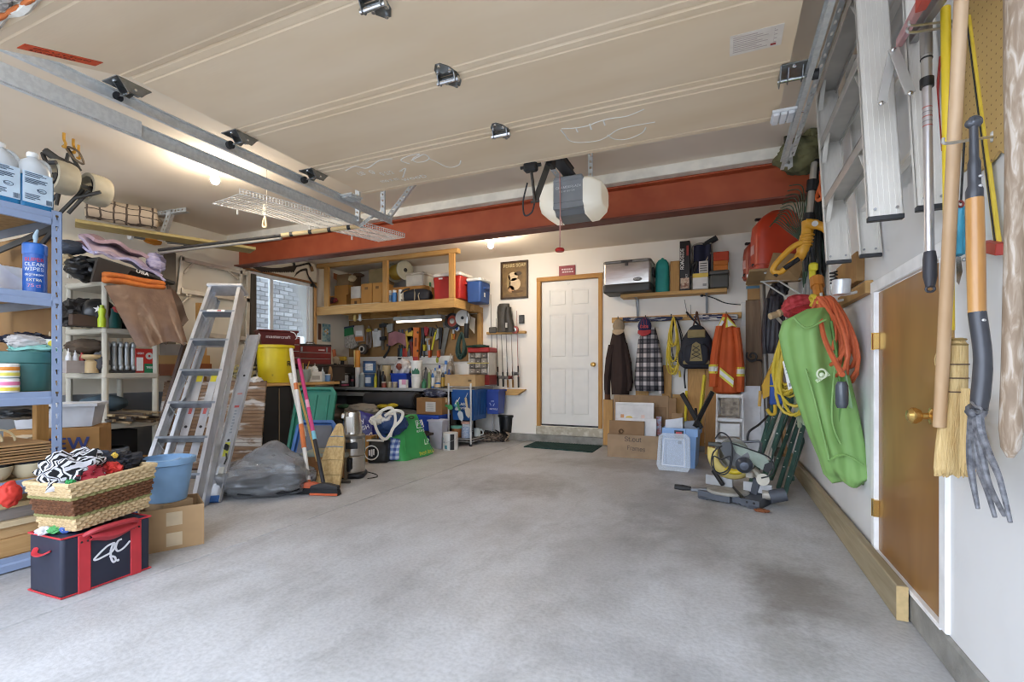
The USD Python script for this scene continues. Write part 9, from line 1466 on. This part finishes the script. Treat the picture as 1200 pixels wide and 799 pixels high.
# ================================================================ RIGHT WALL: hung step ladder, long handled tools
hl_=T('hung_step_ladder','aluminium step ladder hung flat high on the right wall above the low door','step ladder',(.6,2.6,1.55))
AW=mat('e8e4dc',.45,.12,c2='dcd8d0',scale=5,stretch=(3,3,1.2),lo=.3,hi=.7)
FZ0,FZ1=1.552,2.70
def fy_(y0,s,z):return y0+s*(z-FZ0)
def web(nm,x0_,x1_,y0,s,z0=FZ0,z1=FZ1,th=.004,lip=.022,sgn=1):
 q=lambda z:fy_(y0,s,z);parts=[skin([[(x0_,q(z),z),(x1_,q(z),z),(x1_,q(z)+th,z),(x0_,q(z)+th,z)]for z in(z0,z1)])]
 for xx in(x0_,x1_-.004):parts.append(skin([[(xx,q(z),z),(xx+.004,q(z),z),(xx+.004,q(z)+sgn*lip,z),(xx,q(z)+sgn*lip,z)][::1 if sgn>0 else-1]for z in(z0,z1)]))
 for k in range(5):xx=x0_+(x1_-x0_)*(.18+.16*k);parts.append(skin([[(xx-.003,q(z)-.0015,z),(xx+.003,q(z)-.0015,z),(xx+.003,q(z)+.001,z),(xx-.003,q(z)+.001,z)]for z in(z0,z1)]))
 r=hl_.p(nm,parts,AW,w=True,smooth=False);y_=q(z0)
 sub(r,'rubber_foot',xf(box(x0_-.001,x1_+.001,y_-.003,y_+lip*sgn,z0-.012,z0+.006,.002),hl_.Mi),DARK)
 for xx in(x0_+.02,x1_-.02):sub(r,'rivet',xf(rod((xx,y_-.004,z0+.03),(xx,y_+.002,z0+.03),.005,8),hl_.Mi),STEEL)
xf0,xf1,xr0,xr1=.485,.590,.604,.690
web('front_rail',xf0,xf1,2.12,.20);web('front_rail',xf0,xf1,2.90,.30,sgn=-1);web('rear_rail',xr0,xr1,2.045,.16);web('rear_rail',xr0,xr1,2.80,.28,sgn=-1)
for z in(1.90,2.25,2.58):
 ya,yb=fy_(2.12,.20,z)+.005,fy_(2.90,.30,z);hl_.p('step',[box(xf0+.004,xf1-.004,ya,yb,z-.006,z,.001),box(xf0+.004,xf0+.009,ya,yb,z-.05,z,.001),box(xf1-.009,xf1-.004,ya,yb,z-.03,z,.001)],mat('c2bfb9',.4,.35),w=True)
 hl_.p('step_brace',bar((xf0+.02,ya+.004,z-.16),(xf0+.02,ya+.14,z-.01),.004,.022,up=(1,0,0)),AW,w=True);hl_.p('step_brace',bar((xf0+.02,yb-.004,z-.16),(xf0+.02,yb-.14,z-.01),.004,.022,up=(1,0,0)),AW,w=True)
 ya,yb=fy_(2.045,.16,z-.1)+.005,fy_(2.80,.28,z-.1);hl_.p('rear_bar',box(xr0+.02,xr0+.05,ya,yb,z-.12,z-.10,.002),AW,w=True)
hp=P(1046,55,x=.595);h1,h2=P(1034,122,x=.5),P(1067,110,x=.6)
hl_.p('spreader_arm',bar(P(1047,57,y=2.10),P(1033,121,y=2.095),.030,.006,up=(0,1,0)),mat('cfcdc8',.4,.5),w=True);hl_.p('spreader_arm',bar(P(1047,57,y=2.09),P(1067,109,y=2.03),.030,.006,up=(0,1,0)),mat('cfcdc8',.4,.5),w=True)
for a in((1047,58,2.08),(1033,121,2.085),(1067,109,2.02)):hl_.p('arm_rivet',blob(P(a[0],a[1],y=a[2]),(.009,.006,.009),0,sub_=1),CHROME,w=True)
# peg board on the right wall with a broken lower edge
pgp=[(1125,-60),(1192,-120),(1192,150),(1180,182),(1172,176),(1165,186),(1155,196),(1146,202),(1137,195),(1128,202)]
q=[P(a,b,x=RX-.012)for a,b in pgp];po=Polygon([(k[1],min(k[2],2.72))for k in q]).buffer(0)
t=T('perforated_board','tan perforated hardboard with a broken lower edge on the right wall behind the tools','pegboard',tuple(q[0]));m_=extx(po,RX-.014,RX-.006)
PGM={'g':('geometry',{}),'s':('separate_xyz',{}),**{a+k:('math',{'math_type':'multiply','value2':39.4})for a in 'm' for k in 'yz'},**{'f'+k:('math',{'math_type':'fraction'})for k in 'yz'},'c':('combine_xyz',{}),'v':('vector_math',{'math_type':'distance','vector2':(0,.5,.5)}),'l':('math',{'math_type':'less_than','value2':.11}),'x':('mix',{'color1':lin('c2a266'),'color2':lin('7d6238')}),'p':('principled_bsdf',{'roughness':.7})}
PGMAT=usdkit.material(stage,'/World/Looks/perforated_hardboard',PGM,[('g.position','s.vector'),('s.y','my.value1'),('s.z','mz.value1'),('my.value','fy.value1'),('mz.value','fz.value1'),('fy.value','c.y'),('fz.value','c.z'),('c.vector','v.vector1'),('v.value','l.value1'),('l.value','x.fac'),('x.color','p.base_color')],surface='p.BSDF')
t.p('board',m_,PGMAT,w=True,smooth=False)
def two(px0,py0,px1,py1,x0_,x1_=None):return P(px0,py0,x=x0_),P(px1,py1,x=x1_ or x0_)
# telescopic pole with squeegee
a,b=two(1090,330,1085,30,.60)
t=T('telescopic_pole','silver telescopic pole with a squeegee head hanging on the right wall','pole',tuple(a));SP_=mat('c6c2c4',.3,.7);t.p('lower_tube',rod(a,L(a,b,.78),.0125,14),SP_,w=True);t.p('upper_tube',rod(L(a,b,.77),b,.0145,14),mat('b4b2b0',.3,.7),w=True);t.p('grip',tube([L(a,b,-.02),L(a,b,.02),L(a,b,.09),L(a,b,.115)],[.012,.0185,.018,.015],12),mat('35353c',.5),w=True);t.p('hanging_eye',xf(tube([(.011*math.cos(a_),.009*math.sin(a_),0)for a_ in np.linspace(0,6.28,13)[:-1]],.004,6,closed=True),frame(L(a,b,-.028),(1,0,0),(0,0,1))),mat('35353c',.5),w=True)
t.p('collar',rod(L(a,b,.755),L(a,b,.79),.0185,14),BLACK,w=True);t.p('collar',rod(L(a,b,.865),L(a,b,.87),.0165,14),BLACK,w=True)
for k in range(5):t.p('print_band',rod(L(a,b,.60+.018*k),L(a,b,.604+.018*k),.0129,14),mat('8a8488',.5)if k%2 else mat('a8605c',.5),w=True)
t.p('socket',rod(L(a,b,.88),L(a,b,1.03),.017,12),mat('a09c98',.35,.6),w=True);c0_,c1_=P(1054,50,x=.60),P(1088,-12,x=.50);t.p('rubber_blade',bar(c0_,c1_,.02,.03),mat('cf9a9c',.5),w=True,label='pink rubber blade');t.p('head_channel',bar(c0_+(.03,-.02,-.01),c1_+(.04,-.02,0),.025,.045),mat('8f8d8a',.35,.7),w=True);t.p('red_end',bar(L(c0_,c1_,.78)+(0,-.004,0),L(c0_,c1_,1.1),.025,.04),mat('c8402c',.5),w=True)
# straw broom with yellow handle
a,b=P(1113,395,x=.625),P(1108,10,x=.625)
t=T('hanging_straw_broom','straw hand broom on a yellow handle hanging beside the low door knob','broom',tuple(a));t.p('handle',rod(L(a,b,.02),b,.0125,14),mat('e0c22c',.4),w=True);t.p('handle_end',blob(b,(.0128,.0128,.008),0,sub_=2),mat('e6c93a',.4),w=True);t.p('wood_ferrule',rod(L(a,b,-.02),L(a,b,.06),.0115,10),mat('b08a4c',.6),w=True)
STW=mat('c2a26a',.85,c2='d6bb86',scale=40,stretch=(5,5,.4),bump=.5,bscale=70)
def brs(py,hw,d):
 c=P(1116+6*(556-py)/160,py,x=.615);k=(c@FV)/FPX;return[c+RV*(hw*k*np.sign(math.cos(a_))*abs(math.cos(a_))**.7)+FV*(d*math.sin(a_))for a_ in np.linspace(0,6.28,33)[:-1]]
bz=[brs(556,20,.020),brs(548,21,.022),brs(520,19.5,.022),brs(490,16,.022),brs(455,11.5,.022),brs(425,10.5,.022),brs(405,10,.02),brs(396,5,.012)]
bz[0]=[p_+np.array([0,0,.007*math.sin(k*2.3)])for k,p_ in enumerate(bz[0])]
t.p('straw',skin(bz),STW,w=True,smooth=50);rg=random.Random(11)
for k in range(70):
 f_=rg.uniform(-1,1);a_,b_=P(1119+9*f_,455,x=.612),P(1116+21*f_+rg.uniform(-2,2),rg.uniform(535,558),x=.612);t.p('straw_strand',rod(a_-FV*.02,b_-FV*.022,.0016,4),STW,w=True)
for py,hw in((398,6.5),(404,9)):t.p('stalk_band',tube([p_+(0,0,0)for p_ in brs(py,hw,.019)],.003,5,closed=True),mat('8a7240',.7),w=True)
for py,hw in((427,11),(443,11.5),(459,12.6)):t.p('stitching',tube(brs(py,hw+.2,.0235),.0018,5,closed=True),mat('5d4a3a',.7),w=True)
for k,dx in enumerate((-14,-17)):t.p('stray_stalk',tube(spline([P(1113+dx*.6,402,x=.615),P(1113+dx,412+6*k,x=.615),P(1113+dx,424+4*k,x=.615)],5),.0016,4),STW,w=True)
# wooden rake handle, thick
a,b=P(1101,500,x=.575),P(1128,-30,x=.575)
t=T('wooden_pole','smooth pale wooden pole hanging in front of the straw broom','pole',tuple(a));t.p('shaft',rod(a,b,.0155,16),mat('b08e68',.45,c2='c4a684',scale=3,stretch=(4,4,.8),detail=5),w=True)
# yellow measuring ruler with red end on the wall
a,b=P(1170,290,x=.685),P(1135,20,x=.685);t=T('yellow_straightedge','yellow and black straight edge with a red foot slanting on the right wall','straight edge',tuple(a));t.p('strip',bar(a,b,.022,.010,up=(1,0,0)),mat('cdb23c',.4),w=True);t.p('black_line',bar(L(a,b,.02)-(.004,0,0),L(a,b,.98)-(.004,0,0),.008,.006,up=(1,0,0)),BLACK,w=True);t.p('red_foot',bar(P(1154,288,x=.68),P(1174,292,x=.66),.025,.030),mat('a8382c',.5),w=True)
one('red_strap_end','red strip hanging behind the yellow broom handle','strip',tube(spline([P(1102,66,x=.68),P(1099,110,x=.68),P(1103,178,x=.68)],6),.008,7,flat=.4),mat('9c2c24',.6))
# garden fork
t=T('garden_fork','garden fork with grey sleeved wooden shaft hanging on the right wall, tines down','garden fork',tuple(P(1145,380,x=.58)))
f0,f1,f2,f3=P(1141,148,x=.58),P(1142,233,x=.58),P(1145,366,x=.58),P(1147,480,x=.57);GR=mat('46474c',.4,.3)
t.p('neck',tube(spline([f0,L(f0,f1,.3),L(f0,f1,.65),f1],5),[.009]*5+[.0095]*3+[.013]*5+[.0175]*3,14),GR,w=True,smooth=60);t.p('top_socket',[tube([f0+RV*(.012*math.cos(a_)+.001)+np.array([0,0,.012+.008*math.sin(a_)])-FV*.004 for a_ in np.linspace(0,6.28,17)[:-1]],.006,7,closed=True),blob(f0+(0,0,.008),(.018,.014,.013),0,sub_=2)],mat('5c5e64',.3,.6),w=True)
t.p('wood_shaft',tube([f1,L(f1,f2,.5),f2],[.018,.0185,.0175],16),mat('a8743a',.35,c2='c08f50',scale=2.5,stretch=(6,6,.8),detail=5,coat=.3),w=True);t.p('lower_sleeve',tube(spline([f2,L(f2,f3,.5)+RV*.012,f3],6),[.0178]*7+[.0185]*4+[.017]*2,14),GR,w=True,smooth=60)
for p_ in(L(f0,f1,.72),L(f0,f1,.85),L(f2,f3,.09)):t.p('rivet',blob(p_-FV*.0165,(.005,.004,.004),0,sub_=1),mat('c9c9c9',.3,.6),w=True)
TN=mat('55565c',.6,.3,c2='84858a',scale=60)
for pts in([(1146,480),(1149,505),(1158,530),(1171,560),(1184,612)],[(1145,482),(1147,510),(1152,540),(1160,570),(1177,604)],[(1143,482),(1143,510),(1147,545),(1157,575),(1166,606)],[(1141,482),(1138,520),(1138,550),(1142,575),(1146,596)]):s_=spline([P(a_,b_,x=.575)for a_,b_ in pts],6);t.p('tine',tube(s_,np.linspace(.012,.0045,len(s_)),8),TN,w=True)
t.p('yoke',blob(P(1144,481,x=.573),(.02,.02,.022),.2,3,2),TN,w=True);t.p('wire_binding',tube(spline([P(1138,470,x=.56),P(1143,476,x=.55),P(1150,479,x=.555),P(1146,484,x=.56),P(1139,478,x=.56)],5),.003,5),mat('8d8f94',.4,.5),w=True)
# shears hung on black strap
a,b=P(1120,170,x=.66),P(1123,240,x=.66);t=T('pruning_shears','blue handled pruning shears hanging by a black strap beside the garden fork','shears',tuple(P(1122,270,x=.66)));t.p('strap',bar(P(1130,165,x=.665),P(1126,238,x=.66),.004,.008),BLACK,w=True);t.p('handle',tube(spline([P(1126,242,x=.655),P(1125,262,x=.655),P(1122,285,x=.655),P(1123,299,x=.655)],5),[.010]*6+[.012]*10,10),mat('3f9ab8',.45),w=True,smooth=60);t.p('handle',tube(spline([P(1130,244,x=.67),P(1130,270,x=.67),P(1127,298,x=.67)],5),.008,8),mat('3f9ab8',.45),w=True);t.p('eyelet',xf(tube([(.009*math.cos(a_),.009*math.sin(a_),0)for a_ in np.linspace(0,6.28,13)[:-1]],.003,6,closed=True),frame(P(1125.5,239,x=.65),RV,(0,0,1))),mat('8a3a34',.5),w=True)
t.p('blade',skin([[P(x_,y_,x=d)for x_,y_ in((1120,300),(1126,301),(1128,318),(1124,334),(1121,330))]for d in(.65,.656)]),CHROME,w=True,smooth=False);t.p('blade',skin([[P(x_,y_,x=d)for x_,y_ in((1117,300),(1120,300),(1119,318),(1117,316))]for d in(.65,.656)]),CHROME,w=True,smooth=False);t.p('pivot_screw',blob(P(1130,304,x=.645),(.006,.006,.006),0,sub_=1),STEEL,w=True)
# weathered axe handle
a,b=P(1184,536,x=.60),P(1196,-40,x=.60)
s_=[a,L(a,b,.02),L(a,b,.06),L(a,b,.2),L(a,b,.45),L(a,b,.62),L(a,b,.8),L(a,b,.9),L(a,b,.93),b];t=T('axe_handle','thick weathered wooden handle with peeling varnish hanging at the picture edge','tool handle',tuple(a));t.p('shaft',tube(s_,[.006,.0165,.0205,.0185,.018,.0195,.0245,.0255,.0265,.0265],18),mat('7d6a58',.6,ramp=[(.0,'6d5a4a'),(.42,'87735f'),(.54,'9a8875'),(.62,'b3a698'),(1,'bdb2a6')],scale=9,stretch=(9,9,1.6),detail=8,dist=.8),w=True,smooth=60)
# hooks
for k,(px0,py0,px1,py1,l)in enumerate(((1164,160,1108,168,'long wire peg hook holding the wooden pole and the fork'),(1121,24,1068,30,'double wire peg hook holding the squeegee pole'),(1121,31,1066,38,'lower wire of the peg hook pair at the squeegee'))):
 a,b=P(px0,py0,x=RX-.012),P(px1,py1,x=.52);t=T('peg_hook',l,'hook',tuple(a));t.p('wire',tube(spline([a,L(a,b,.5),b,b+(-.006,-.004,.012)],5),.004,7),mat('cfcfcd',.3,.7),w=True);t.p('plate',bc(a,(.012,.012,.03),.003),mat('cfcfcd',.3,.7),w=True)
